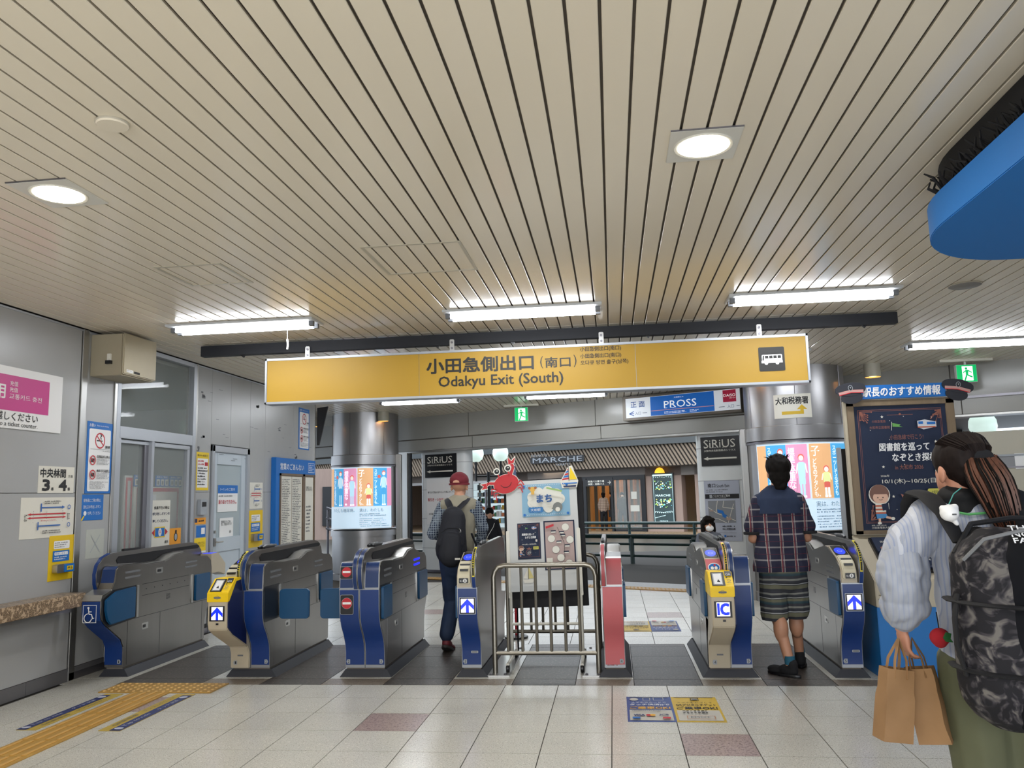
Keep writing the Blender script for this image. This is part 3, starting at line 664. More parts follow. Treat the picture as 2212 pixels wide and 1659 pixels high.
o, a = wall_thing('small_sticker', 'blue sticker with a white square between orange and yellow stickers', 'sticker', 8.42, 8.62, 1.05, 1.175, M_bluep, .003); a.rect(M_white, .1, .03, .18, .1); a.done()
o, a = wall_thing('small_sticker', 'yellow sticker lowest beside the white door', 'sticker', 8.36, 8.63, .88, 1.04, M_yelp, .003); a.text(M_ink, 'レンタサイクル\nご利用ください', .03, .06, .24, .12); a.rect(M_white, 0, 0, .27, .02); a.done()
# blue business-information case
o = thing('notice_case', 'blue-topped notice case with timetable sheets at the far end of the left wall', 'notice board', (XW, 10.35, .55))
MB().box((0, 0, 0), (.07, 1.44, 1.45)).build('case_body', M_bluep, o, bevel=.003)
a = Art(o, (.07, 0, 0), (0, 1, 0), (0, 0, 1)); a.text(M_white, '営業のごあんない', .14, 1.29, .98, 1.38, bold=.01); a.frame(M_white, 1.15, 1.27, 1.4, 1.41, .006); a.dots(M_white, 1.17, 1.29, 1.38, 1.39, 4)
a.rect(mat('cork_brown', '85715c', .6), .12, .02, 1.4, 1.24); a.rect(M_offw, .17, .05, .52, 1.2, 'timetable_sheet'); a.rect(M_offw, .53, .05, .9, 1.2, 'timetable_sheet'); a.rect(M_offw, 1.03, .05, 1.34, 1.2, 'timetable_sheet')
a.dots(M_gink, .19, .1, .5, 1.17, 46, seed=3, cw=.012); a.dots(M_gink, .55, .1, .88, 1.17, 46, seed=4, cw=.012); a.text(M_ink, '駅事務室での一切の\n業務、駅長が承ります', 1.06, 1.0, 1.3, 1.07); a.dots(M_gink, 1.06, .4, 1.3, .8, 8); a.done()
MB().box((.07, .12, .02), (.085, .15, 1.24)).box((.07, .92, .02), (.085, 1.0, 1.24)).box((.07, 1.37, .02), (.085, 1.4, 1.24)).box((.07, .12, 1.21), (.085, 1.4, 1.24)).build('case_frame', mat('bronze_frame', '7d6b58', .4, .5), o)
# beige control box under the ceiling
o = thing('control_box', 'beige metal control box high on the left wall above the office window', 'control box', (XW, 6.50, 2.55))
MB().box((0, 0, 0), (.30, .50, .37)).build('box_body', mat('beige_box', 'a59c86', .5, vary=.04), o, bevel=.006); MB().box((.30, -.005, .01), (.32, .505, .375)).build('box_door', mat('beige_box2', 'a99f88', .45, vary=.05), o, bevel=.008)
MB().box((.17, -.02, .12), (.20, .0, .19)).build('latch', M_offw, o); MB().box((.16, -.03, .1), (.21, 0, .13)).build('lock', M_black, o)
a = Art(o, (.32, 0, 0), (0, 1, 0), (0, 0, 1)); a.rect(M_white, .04, .03, .14, .055); a.text(M_ink, 'ポケフォン', .045, .034, .135, .052); a.rect(M_ink, .15, .03, .24, .05); a.done()
# dark wedge sign at the end of the wall
o = thing('projecting_sign', 'black wedge-shaped projecting sign at the end of the left wall', 'sign', (-4.50, 12.0, 2.25))
MB().prism([(0, 0), (.03, 0), (.17, .60), (0, .58)], 1, 0, .03).build('blade', M_black, o)

# ---- walls behind and to the right of the camera
MB().box((-4.9, -4.4, 0), (-3.6, -4.2, CEIL)).box((5.6, -4.4, 0), (8, -4.2, CEIL)).box((-3.6, -4.4, 2.5), (5.6, -4.2, CEIL)).build('wall_back', M_wall, kind='structure')  # wide opening in the back wall is invented to hold the added fill lamp
MB().box((6.6, -8, 0), (6.7, 10.0, CEIL)).build('wall_right', M_wall, kind='structure')

# ---- skewed fascia with its cladding panels
D_ = V((.8876, -.4607, 0)); N_ = V((-.4607, -.8876, 0))
def FP(s, d=0, z=0): b = V((0, 13.36, 0)) + D_ * s + N_ * d; return V((b.x, b.y, z))
fascia = bpy.data.objects.new('wall_far', None); COL.objects.link(fascia); fascia['kind'] = 'structure'
def fbox(s0, s1, d0, d1, z0, z1, name, m, parent=fascia, **k):
    P = [FP(s0, d0, z0), FP(s1, d0, z0), FP(s1, d1, z0), FP(s0, d1, z0), FP(s0, d0, z1), FP(s1, d0, z1), FP(s1, d1, z1), FP(s0, d1, z1)]
    return MB().add(P, [(0, 3, 2, 1), (4, 5, 6, 7), (0, 1, 5, 4), (1, 2, 6, 5), (2, 3, 7, 6), (3, 0, 4, 7)]).build(name, m, parent, **k)
M_fas = mat('fascia_panel', '9a9994', .2, vary=.05, scale=.8)
js = [-10.5, -7.9, -5.25, -2.91, -.25, 2.4, 5.0, 7.6]; js2 = [-10.5, -8.0, -5.4, -2.83, -.16, 2.5, 5.1, 7.6]
for a, b in zip(js, js[1:]): fbox(a + .006, b - .006, .0, .03, 2.525, CEIL + .02, 'fascia_panel', M_fas, bevel=.004)
for a, b in zip(js2, js2[1:]): fbox(a + .006, b - .006, .0, .03, 2.30, 2.505, 'fascia_panel', M_fas, bevel=.004)
fbox(-10.5, 7.6, -.32, -.005, 2.285, CEIL + .02, 'fascia_core', M_gap)
fbox(-4.65, 2.3, -.30, .035, 2.265, 2.295, 'soffit_trim', M_steel2, bevel=.003)
fbox(2.9, 7.6, -.30, .035, 2.27, 2.295, 'soffit_trim', M_steel2)
fbox(-4.60, -4.42, -.05, .04, 0, 2.29, 'door_jamb', M_steel2, bevel=.004); fbox(-4.40, -4.36, -.04, 0, 0, 2.29, 'door_jamb', M_black)
fbox(2.30, 2.38, -.2, .04, 0, 2.29, 'door_jamb', M_steel2, bevel=.004)
# beige partition on the far right
M_part = mat('beige_partition', 'b3ae9d', .45, vary=.03)
pt = bpy.data.objects.new('wall_partition', None); COL.objects.link(pt); pt['kind'] = 'structure'
fbox(3.1, 7.6, .0, .06, 0, 1.60, 'partition_panel', M_part, pt); fbox(3.1, 7.6, .0, .06, 1.76, 2.06, 'partition_panel', M_part, pt); fbox(3.1, 5.62, .0, .06, 1.60, 1.76, 'partition_panel', mat('grey_panel', '86878a', .5), pt)
fbox(3.1, 7.6, .06, .075, 1.74, 1.765, 'partition_rail', M_tagg, pt); fbox(3.1, 7.6, .06, .075, 1.595, 1.615, 'partition_rail', M_dsteel, pt); fbox(5.62, 5.72, .06, .07, 1.58, 1.77, 'partition_post', M_white, pt)
a = Art(pt, FP(5.9, .062, 1.82), D_, (0, 0, 1)); a.text(M_ink, 'お問い合わせ・待合室', 0, 0, .3, .035); a.done()
fbox(4.35, 4.40, .03, .06, 2.06, 2.62, 'conduit', M_dsteel, pt); fbox(4.2, 7.6, .03, .06, 2.50, 2.53, 'conduit', M_dsteel, pt)

# ---- round steel pillars
M_pst = mat('pillar_steel', '9c9b9c', .32, .8, vary=.05, scale=1.5, bump=.05, bscale=60, stretch=(1, 1, .02))
def pillar(cx, cy, r, name):
    p = bpy.data.objects.new(name, None); COL.objects.link(p); p['kind'] = 'structure'; p.location = (cx, cy, 0)
    def ringb(n, prof, m): return MB().lathe(prof, (0, 0, 0), 64).build(n, m, p)
    ringb('upper_shaft', [(r * .96, 2.19), (r * .96, CEIL + .02)], M_pst)
    ringb('shaft_band', [(r * .96, 2.02), (r * 1.01, 2.02), (r * 1.01, 2.19), (r * .96, 2.20)], M_pst); ringb('shaft_band', [(r * .95, 1.98), (r * 1.0, 1.98), (r * 1.0, 2.01), (r * .95, 2.01)], M_dsteel)
    ringb('shaft_core', [(r * .965, .92), (r * .965, 2.0)], M_pst)
    ringb('shaft_band', [(r * .96, .76), (r * 1.01, .76), (r * 1.01, .86), (r * .96, .87)], M_pst)
    ringb('lower_shaft', [(r * .97, .12), (r * .97, .77)], M_pst); ringb('base_ring', [(r * .99, 0), (r * .99, .11), (r * .96, .125)], M_pst)
    for k in range(6):
        t = k * pi / 3 - 1.75; MB().cbox((cos(t) * r * .962, sin(t) * r * .962, 2.57), (.008, .008, .74)).build('panel_seam', M_dsteel, p)
    return p
pillar(-4.50, 14.5, .62, 'pillar_left'); pillar(2.42, 10.98, .66, 'pillar_right')
for (cx, cy, r, s) in ((-4.50, 14.5, .62, 1), (2.42, 10.98, .66, -1)):
    t = bpy.data.objects['pillar_left' if s == 1 else 'pillar_right']
    MB().box((.60, -.14, 0), (.70, -.04, 2.20)).build('pillar_fin', M_steel2, t, bevel=.01) if s == 1 else MB().box((-.72, -.05, 0), (-.64, .05, 2.2)).build('pillar_fin', M_steel2, t, bevel=.01)
# backlit poster drums on the pillars
EM = .72
def em(n, c, e=None): return mat('lit_' + n, c, .5, emit=e or EM)
L_o, L_b, L_p, L_w, L_k, L_s = em('orange', 'd9a878'), em('blue', '4aa0d4'), em('pink', 'd893b4'), em('white', 'c5dbec'), em('ink', '56697c', .5), em('skin', 'f0e4dc')
L_y, L_r, L_lb, L_wh = em('yellow', 'dce9a0'), em('redp', 'd0655a'), em('paleblue', 'b4dcf0'), em('bright', 'eaf2fa', 1.1)
def drum(cx, cy, r, a_mid, u0, u1, phase, label, zz=(.90, 1.97), key=0):
    """lit curved poster; u runs along the arc"""
    o = thing('lit_poster', label, 'poster', (cx, cy, 0))
    def wr(u, v, h): t = a_mid + u / r; return V((cos(t) * (r + h), sin(t) * (r + h), zz[0] + v))
    Hh = zz[1] - zz[0]
    n = 40; mb = MB(); mb.lathe([(r - .01, zz[0]), (r, zz[0]), (r, zz[1]), (r - .01, zz[1])], (0, 0, 0), n, a_mid + u0 / r, a_mid + u1 / r); mb.build('light_panel', L_w, o)
    fr = MB(); 
    for z in (zz[0] - .012, zz[1]): fr.lathe([(r - .01, z), (r + .012, z), (r + .012, z + .012), (r - .01, z + .012)], (0, 0, 0), n, a_mid + u0 / r, a_mid + u1 / r)
    fr.build('poster_frame', M_steel2, o)
    a = Art(o, wrap=wr, step=.0004); P = .80     # period of one poster
    k0 = math.floor((u0 - phase) / P) - 1
    def clipr(m, x0, v0, x1, v1, nm='colour_print'):
        x0 = max(x0, u0 + .01); x1 = min(x1, u1 - .01)
        if x1 > x0 + .004: a.rect(m, x0, v0, x1, v1, nm)
    for k in range(k0, k0 + 6):
        b = phase + k * P; vs = Hh * .36; vt = Hh - .02
        inside = lambda x, w=.0: u0 + .02 < x and x + w < u1 - .02
        clipr(L_o, b, vs, b + .27, vt); clipr(L_b, b + .27, vs, b + .53, vt); clipr(L_p, b + .53, vs, b + .78, vt)
        def fig(x, hh, top, bot, legs, hair, sh=0):
            if not inside(x - .06, .12): return
            f = vs + .02; H_ = hh
            a.rect(legs, x - .03, f, x - .006, f + H_ * .45); a.rect(legs, x + .006, f, x + .03, f + H_ * .45); a.rect(L_wh, x - .035, f - .008, x - .003, f + .015); a.rect(L_wh, x + .005, f - .008, x + .04, f + .015)
            a.rect(bot, x - .038, f + H_ * .3, x + .038, f + H_ * .5); a.poly(top, [(x - .04, f + H_ * .48), (x + .04, f + H_ * .48), (x + .048, f + H_ * .78), (x + .02, f + H_ * .82), (x - .02, f + H_ * .82), (x - .048, f + H_ * .78)])
            a.line(L_s, (x - .045, f + H_ * .77), (x - .062, f + H_ * .55), .014); a.line(L_s, (x + .045, f + H_ * .77), (x + .06, f + H_ * .56), .014)
            a.disc(hair, x, f + H_ * .93, .036, ry=.042); a.disc(L_s, x, f + H_ * .91, .028, ry=.033)
        if inside(b + .02, .1): a.text(L_wh, '子', b + .02, vt - .15, b + .12, vt - .03)
        if inside(b + .03, .07): a.text(L_wh, 'ど\nも\nの\nア\nタ\nシ\nも、', b + .03, vs + .02, b + .10, vt - .18)
        fig(b + .19, .36, L_y, L_r, L_wh, L_r)
        if inside(b + .29, .06): a.text(L_wh, 'ス\nポ\nー\nツ\nし\nて\nる\nボ\nク\nも、', b + .29, vs + .03, b + .36, vt - .03)
        if inside(b + .35, .1): a.disc(L_r, b + .375, vt - .15, .03)
        fig(b + .46, .60, L_lb, L_b, L_lb, L_r)
        if inside(b + .55, .09): a.text(L_wh, '標\n準\n体\n重\nな', b + .55, vs + .12, b + .63, vt - .04)
        fig(b + .70, .52, L_lb, L_lb, L_lb, L_r)
        if inside(b + .56, .1): a.disc(L_wh, b + .585, vs + .035, .018); a.pline(L_k, [(b + .6, vs + .04), (b + .63, vs + .1), (b + .645, vs + .25)], .003)
        if inside(b + .04, .7): a.text(L_k, '実は、わたしも糖尿病。', b + .04, vs - .10, b + .75, vs - .035)
        elif inside(b + .28, .47): a.text(L_k, 'わたしも糖尿病。', b + .28, vs - .10, b + .75, vs - .035)
        elif inside(b + .04, .42): a.text(L_k, '実は、わたしも', b + .04, vs - .10, b + .45, vs - .035)
        if inside(b + .04, .45): a.dots(L_k, b + .04, vs - .18, b + .52, vs - .12, 2, seed=5); a.dots(L_k, b + .04, vs - .36, b + .65, vs - .20, 5, seed=6, fill=.4)
        clipr(L_k, b + .788, .01, b + .792, vt)
    a.done(); return o
drum(-4.50, 14.5, .635, -pi / 2 + .14, -.70, .60, -.04, 'backlit diabetes awareness poster curved round the left steel pillar')
drum(2.42, 10.98, .675, -pi / 2 - .16, -.58, .62, .10, 'backlit diabetes awareness poster curved round the right steel pillar')

MB().add([tuple(FP(2.6, -.5, 2.95)), tuple(FP(9, -.5, 2.95)), tuple(FP(9, -18, 3.1)), tuple(FP(2.6, -18, 3.1)), tuple(FP(2.6, -.5, 3.2)), tuple(FP(9, -.5, 3.2)), tuple(FP(9, -18, 3.35)), tuple(FP(2.6, -18, 3.35))],
    [(0, 3, 2, 1), (4, 5, 6, 7), (0, 1, 5, 4), (1, 2, 6, 5), (2, 3, 7, 6), (3, 0, 4, 7)]).build('plaza_roof', mat('dark_soffit', '3c4044', .5), fascia)
# ================================================================ ticket gates
LOW = [(6.55, .075), (6.548, .20), (6.535, .27), (6.49, .35), (6.435, .42), (6.405, .49), (6.395, .57), (6.395, .705)]
UPP = [(6.395, .715), (6.402, .82), (6.415, .89), (6.44, .915), (6.50, .922)]
UPR = [(6.395, .715), (6.395, .80), (6.43, .85), (6.50, .885), (6.70, .955), (6.80, .962)]
DECK = [(6.9, .897), (7.16, .897), (7.33, .945), (7.52, .957), (7.78, .90), (7.96, .885), (8.03, .84), (8.05, .76), (8.05, .49), (8.02, .42), (7.95, .33), (7.925, .24), (7.92, .075)]
DECKR = [(6.95, .94), (7.2, .90), (7.33, .945), (7.52, .957), (7.78, .90), (7.96, .885), (8.03, .84), (8.05, .76), (8.05, .49), (8.02, .42), (7.95, .33), (7.925, .24), (7.92, .075)]
ARCH = [(6.375, .715), (6.345, .78), (6.338, .86), (6.36, .93), (6.42, .985), (6.52, 1.015), (6.70, 1.022), (7.86, 1.03), (7.98, 1.01), (8.06, .95), (8.09, .87), (8.085, .715)]
M_trim = mat('silver_trim', '9a9da2', .35, .6)
M_gpink = mat('gate_pink', 'c4656a', .42, vary=.03); M_gpink2 = mat('gate_pinktop', 'a84c52', .42)
M_bluetop = mat('gate_blue_top', '0d2d60', .3)
M_warn = mat('warning_yellow', 'e2cf3c', .5)
def gate(label, x0, x1): 
    g = thing('ticket_gate', label, 'ticket gate', ((x0 + x1) / 2, 6.55, 0), group=None)
    c = (x0 + x1) / 2
    # trapezoid skirt
    a, b = x0 - c, x1 - c; e = .05
    v = [(a - e, .005, 0), (b + e, .005, 0), (b + e, 1.385, 0), (a - e, 1.385, 0), (a - .005, .02, .06), (b + .005, .02, .06), (b + .005, 1.37, .06), (a - .005, 1.37, .06)]
    MB().add(v, [(0, 3, 2, 1), (4, 5, 6, 7), (0, 1, 5, 4), (1, 2, 6, 5), (2, 3, 7, 6), (3, 0, 4, 7)]).build('base_skirt', M_rub, g)
    MB().box((a + .01, .02, .055), (b - .01, 1.36, .08)).build('base_plinth', M_gap, g)
    return g
def half(g, xo, xi, xa, front='plain', reader=False, color=None, numb=None, side=None, low=LOW, colf=None, flap='closed', upcol=None, screen=None):
    """xo..xi module from the lane side to the arch, xi..xa the arch; all in world metres"""
    gx = g.location.x; S = 1 if xo > xa else -1        # lane side direction
    col = color or M_blue; lo, hi = min(xo, xi), max(xo, xi); al, ah = min(xi, xa), max(xi, xa)
    OFF = V((-gx, -6.55, 0))
    def fin(mb, name, m, p=None, **k):
        mb.xf(Matrix.Translation(OFF)); return mb.build(name, m, p or g, **k)
    up = UPR if reader else UPP; dk = DECKR if reader else DECK
    fin(MB().prism(low + up + dk, 0, lo, hi), 'steel_body', M_steel, bevel=.004, seg=2)
    fin(MB().prism(low + [q for q in dk if q[1] <= .49], 0, al, ah), 'lower_core', M_steel)
    llo, lhi = min(xo, xa), max(xo, xa)
    # front skins
    fin(MB().ribbon([(y, z) for y, z in low if z < .706], 0, llo + .003, lhi - .001, .004), 'front_trim', M_trim)
    fin(MB().ribbon([(low[0][0], .10)] + [q for q in low[1:]], 0, llo + .008, lhi - .005, .008), 'front_panel', colf or col)
    fin(MB().ribbon([(8.05, .705), (8.05, .50), (8.02, .42), (7.95, .33), (7.925, .24), (7.92, .10)][::1], 0, lo + .008, hi - .006, .006), 'rear_panel', colf or col)
    fin(MB().box((llo, low[-1][0] - .003, .704), (lhi, low[-1][0] + .1, .714)), 'seam', M_trim)
    if reader:
        fin(MB().ribbon(UPR[:1] + [(6.395, .80), (6.43, .85), (6.50, .885), (6.70, .955)], 0, lo + .004, hi - .004, .012), 'reader_housing', M_tan, bevel=.002)
        if upcol: fin(MB().ribbon([(6.385, .718), (6.385, .80), (6.42, .853), (6.49, .89)], 0, lo + .006, hi - .006, .006), 'reader_cover', upcol)
        else:
            fin(MB().ribbon([(6.383, .745), (6.383, .80), (6.418, .853), (6.50, .893)], 0, lo + .012, hi - .012, .022), 'ticket_mouth', mat('tan_light', 'cfc7ae', .4), bevel=.006)
        # sloping deck frame (u across, v up the slope)
        n = (V((0, 6.70, .955)) - V((0, 6.50, .885))).normalized(); a = Art(g, V((lo, 6.50, .885)) + V((0, -.004, .013)) + OFF, (1, 0, 0), n); w = hi - lo
        a.rect(M_black, .012, .02, w - .012, .20); a.disc(M_led2, w * .5, .10, w * .33, ry=.062, name='touch_pad'); a.ring(M_white, w * .5, .10, .018, .003)
        a.done()
        if not upcol:
            n2 = (V((0, 6.418, .853)) - V((0, 6.383, .80))).normalized(); a = Art(g, V((lo, 6.353, .745)) + OFF, (1, 0, 0), (0, 0, 1))
            a.rect(M_black, .025, .005, w - .025, .045, r=.004); a.text(M_white, '投入口', .032, .018, .07, .03); a.disc(M_white, w - .05, .025, .015); a.rect(M_black, w - .053, .015, w - .047, .035)
            a.done()
            fin(MB().box((lo + .03, 6.37, .842), (hi - .03, 6.40, .858)), 'ticket_slot', M_black); fin(MB().box((lo + .022, 6.425, .876), (hi - .022, 6.46, .892)), 'ticket_slot', M_black)
        else:
            n2 = (V((0, 6.42, .853)) - V((0, 6.385, .80))).normalized(); a = Art(g, V((lo, 6.375, .80)) + OFF, (1, 0, 0), (0, .45, .9)); a.disc(M_white, w / 2, .045, .046, ry=.036); a.disc(M_bluep, w / 2, .045, .04, ry=.03); a.disc(M_white, w / 2 - .014, .04, .012); a.disc(M_white, w / 2 + .014, .04, .012); a.disc(M_red, w / 2 + .005, .062, .008); a.done()
    elif front != 'pinkplain':
        c2 = upcol or M_bluetop
        fin(MB().ribbon(UPP[:4], 0, lo + .004, hi - .004, .004), 'upper_trim', M_trim); fin(MB().ribbon([(6.395, .722), (6.402, .82), (6.415, .89), (6.438, .912)], 0, lo + .01, hi - .008, .007), 'upper_panel', c2)
    else:
        fin(MB().ribbon([(6.395, .722), (6.402, .82), (6.415, .89), (6.438, .912)], 0, lo + .004, hi - .004, .007), 'upper_panel', M_gpink2); fin(MB().box((lo + .002, 6.44, .918), (hi - .002, 6.95, .930)), 'deck_plate', M_steel2)
    # deck tray and hump plate
    fin(MB().box((lo + .012, 6.85 if not reader else 6.98, .899), (hi - .012, 7.15, .905)), 'ticket_tray', M_steel2)
    fin(MB().prism([(7.17, .905), (7.32, .952), (7.50, .963), (7.50, .957), (7.33, .946), (7.17, .90)], 0, lo + .012, hi - .012), 'display_hood', M_steel2)
    # arch: coloured edge, steel sides, dark slot
    fin(MB().prism(ARCH, 0, al, ah), 'arch', M_steel, bevel=.004)
    ec = upcol if (upcol and reader) else (M_gpink if front == 'pinkplain' else M_bluetop if not reader else M_blue)
    if front == 'pinkplain': ec = M_gpink2
    fin(MB().ribbon([(y, z) for y, z in ARCH[:6]], 0, al + .003, ah - .003, .004), 'arch_edge', M_trim); fin(MB().ribbon(ARCH[:6], 0, al + .006, ah - .006, .006), 'arch_stripe', ec)
    if reader:
        st = fin(MB().ribbon([(6.345, .80), (6.338, .86), (6.36, .93), (6.42, .985), (6.50, 1.010)], 0, al + .009, ah - .009, .009), 'warning_strip', M_warn)
        mb = MB(); L = [(6.344, .81), (6.338, .86), (6.36, .93), (6.42, .985), (6.48, 1.004)]
        for i in range(4):
            for j in range(4):
                t = j / 4; y = L[i][0] + (L[i + 1][0] - L[i][0]) * t; z = L[i][1] + (L[i + 1][1] - L[i][1]) * t; mb.box((al + .013, y - .0155, z), (ah - .013, y - .009, z + .012))
        fin(mb, 'warning_marks', M_ink)
    fx = xi + S * .002 if True else 0
    a0, b0 = sorted((xi + S * .0, xi + S * .004))
    fin(MB().prism([(6.64, .985), (6.60, .955), (6.62, .925), (6.95, .906), (7.16, .906), (7.33, .955), (7.52, .966), (7.98, .962), (8.02, .98), (7.98, .998)], 0, a0, b0), 'dark_window', M_blackm)
    fin(MB().box((al + .004, 6.72, 1.022), (ah - .004, 6.92, 1.040)).tube([((al + ah) / 2, 6.70, 1.03), ((al + ah) / 2, 6.76, 1.045), ((al + ah) / 2, 6.98, 1.04)], .01), 'sensor_block', M_black, bevel=.003)
    # lane side details
    sx = xo; f = lambda t: (min(sx, sx + S * t), max(sx, sx + S * t))
    def plate(y0, z0, y1, z1, t, name, m, r=.006): a_, b_ = f(t); return fin(MB().rbox((a_ if t > 0 else a_, y0, z0), (b_, y1, z1), r, 3, 0), name, m)
    for y0 in (6.53, 7.53):
        if not (y0 < 7 and reader):
            plate(y0, .835, y0 + .22, .852, .002, 'vent_slot', M_grey if flap != 'lit' or y0 < 7 else M_led); plate(y0, .79, y0 + .22, .807, .002, 'vent_slot', M_grey if flap != 'lit' or y0 < 7 else M_led)
        else:
            plate(y0 + .05, .80, y0 + .25, .817, .002, 'vent_slot', M_grey); plate(y0 + .05, .76, y0 + .25, .777, .002, 'vent_slot', M_grey)
    for y0, y1, z in ((6.80, 7.60, .722), (6.80, 7.60, .622), (6.44, 8.04, .452)): plate(y0, z, y1, z + .004, .001, 'panel_seam', M_black, .001)
    plate(7.08, .09, 7.084, .45, .001, 'panel_seam', M_black, .001); plate(6.62, .09, 6.624, .45, .001, 'panel_seam', M_dsteel, .001)
    plate(7.02, .80, 7.12, .845, .003, 'lock_plate', M_steel2); plate(7.03, .812, 7.08, .832, .004, 'keyhole', M_black, .004); plate(6.86, .35, 6.95, .40, .003, 'lock_plate', M_steel2); plate(6.87, .362, 6.91, .382, .004, 'keyhole', M_black, .004)
    for k in range(5): plate(7.20, .545 + k * .01, 7.26, .549 + k * .01, .002, 'speaker_slit', M_black, .001)
    for y0, y1, hy in ((6.44, 6.70, 6.73), (7.66, 7.99, 7.62)):
        plate(y0 - .02, .455, y1 + .02, .735, .0015, 'flap_recess', M_black); plate(hy - .012, .46, hy + .012, .725, .008, 'hinge_post', M_steel2, .004)
        if flap == 'open' and y0 < 7:
            aa, bb = sorted((sx + S * .01, sx + S * .27)); fin(MB().rbox((aa, hy - .035, .44), (bb, hy, .685), .03, 4, 1), 'barrier_flap', M_teal, bevel=.006)
        else: plate(y0, .47, y1, .72, .022, 'barrier_flap', M_teal, .015)
    # number tag at the foot
    if numb:
        yy = low[0][0] - .009; cx = (lo + .03) if side == 'L' else (hi - .03); a = Art(g, V((cx, yy, .125)) + OFF, (1, 0, 0), (0, 0, 1))
        pts = [(-.013, -.017), (.009, -.017), (.018, 0), (.009, .017), (-.013, .017)]
        if side == 'L': pts = [(-u, v) for u, v in pts]
        a.poly(M_tagg, pts); a.text(M_ink, numb, -.006, -.011, .006, .011); a.done()
    yy = 6.383; w = hi - lo
    if front == 'arrow':
        w0, w = w, lhi - llo; a = Art(g, V((llo, yy, .50)) + OFF, (1, 0, 0), (0, 0, 1)); a.rect(M_trim, .018, .01, w - .012, .14, r=.004); a.rect(M_black, .022, .014, w - .016, .136)
        u0, u1 = .033, w - .027; a.rect(M_screenw, u0, .024, u1, .128, 'display'); arrow(a, (u0 + u1) / 2, .024, .128, u1 - u0); a.done()
        a = Art(g, V((llo, 6.532, .19)) + OFF, (1, 0, 0), (0, 0, 1)); a.rect(M_tagg, w * .5, 0, w * .85, .018, r=.004); a.rect(M_grey, w * .54, .004, w * .81, .014); a.done()
    if front == 'noentry':
        for z0, hgt in ((.545, .155),):
            a = Art(g, V((lo, yy, z0 - .03)) + OFF, (1, 0, 0), (0, 0, 1)); a.rect(M_trim, .012, 0, .122, .155, r=.014); a.rect(M_black, .015, .003, .119, .152, r=.012); c = .067; a.disc(M_trim, c, .088, .044); a.disc(M_red, c, .088, .042); a.rect(M_white, c - .034, .080, c + .034, .097); a.done()
        a = Art(g, V((lo, 6.387, .80)) + OFF, (1, 0, 0), (0, .12, 1)); a.rect(M_trim, .008, -.01, w - .008, .09, r=.012); a.rect(M_black, .011, -.007, w - .011, .087, r=.01); a.disc(M_red, w / 2, .045, .040); a.rect(M_white, w / 2 - .032, .039, w / 2 + .032, .055); a.done()
M_led2 = mat('pad_blue', '1c36e6', .3, emit=1.2)
def arrow(a, c, v0, v1, w):
    h = v1 - v0; s = w * .2
    a.rect(M_screenb, c - s * .6, v0, c + s * .6, v0 + h * .8, 'display'); 
    for d in (-1, 1): a.poly(M_screenb, [(c, v1), (c + d * w * .5, v0 + h * .52), (c + d * w * .5, v0 + h * .20), (c, v0 + h * .66)][::d], 'display')
def qr_module(g, lo, hi, disp, numb, base='tan'):
    """tan post with yellow ticket scanner and display, leaning out to the passenger"""
    OFF = V((-g.location.x, -6.55, 0)); w = hi - lo
    P = [(6.53, .075), (6.528, .19), (6.50, .25), (6.22, .39), (6.14, .44), (6.125, .49), (6.125, .665), (6.60, .665), (6.60, .075)]
    mb = MB().prism(P, 0, lo, hi); mb.xf(Matrix.Translation(OFF)); mb.build('scanner_post', M_tan, g, bevel=.006)
    mb = MB().prism([(6.118, .655), (6.118, .725), (6.24, .825), (6.38, .825), (6.46, .76), (6.46, .655)], 0, lo - .006, hi + .006); mb.xf(Matrix.Translation(OFF)); y = mb.build('scanner_head', M_yel, g, bevel=.004)
    mb = MB().prism([(6.22, .395), (6.135, .46), (6.13, .64), (6.26, .80), (6.40, .81), (6.44, .70), (6.46, .28)], 0, hi, hi + .007) ; mb.xf(Matrix.Translation(OFF)); mb.build('side_cover', M_navyg, g)
    n = V((0, .122, .10)).normalized(); a = Art(g, V((lo, 6.118, .725)) + OFF + V((0, -.001, .001)), (1, 0, 0), n)
    a.rect(M_black, .012, .012, w * .66, .148, r=.004); a.rect(mat('scanner_glass', 'a9aaa8', .15), .022, .022, w * .56, .138); a.rect(M_white, .03, .03, w * .52, .128); a.poly(M_ink, [(.05, .05), (.075, .045), (.062, .075)])
    a.rect(M_black, w * .70, .105, w, .155); a.text(M_white, 'QR', w * .73, .11, w * .97, .13); a.line(M_ink, (w * .72, .09), (w * .95, .09), .003); a.poly(M_ink, [(w * .70, .09), (w * .79, .098), (w * .79, .082)]); a.ring(M_gink, w * .85, .06, .012, .003); a.dots(M_gink, w * .74, .03, w * .96, .045, 1); a.done()
    a = Art(g, V((lo, 6.118, .66)) + OFF, (1, 0, 0), (0, 0, 1)); a.ring(M_gink, w * .5, .03, .014, .002); a.rect(M_gink, w * .32, .022, w * .68, .036, r=.006); a.done()
    a = Art(g, V((lo, 6.124, .47)) + OFF, (1, 0, 0), (0, 0, 1)); a.rect(M_black, .016, .04, w - .02, .155); u0, u1 = .033, w - .035; a.rect(M_screenw, u0, .05, u1, .148, 'display')
    if disp == 'arrow': arrow(a, (u0 + u1) / 2, .05, .148, u1 - u0)
    else: a.text(M_screenb, 'IC', u0 + .008, .06, u1 - .008, .138, bold=.05, name='display')
    a.rect(M_black, w * .45, .012, w * .58, .026); a.done()
    a = Art(g, V((lo, 6.527, .12)) + OFF, (1, 0, 0), (0, 0, 1)); a.rect(M_gink, w * .38, .05, w * .68, .062)
    a.poly(M_tagg, [(.045 - .013, -.017), (.045 + .013, -.017), (.045 + .013, .017), (.045 - .013, .017), (.045 - .02, 0)]); a.text(M_ink, numb, .039, -.011, .052, .011); a.done()
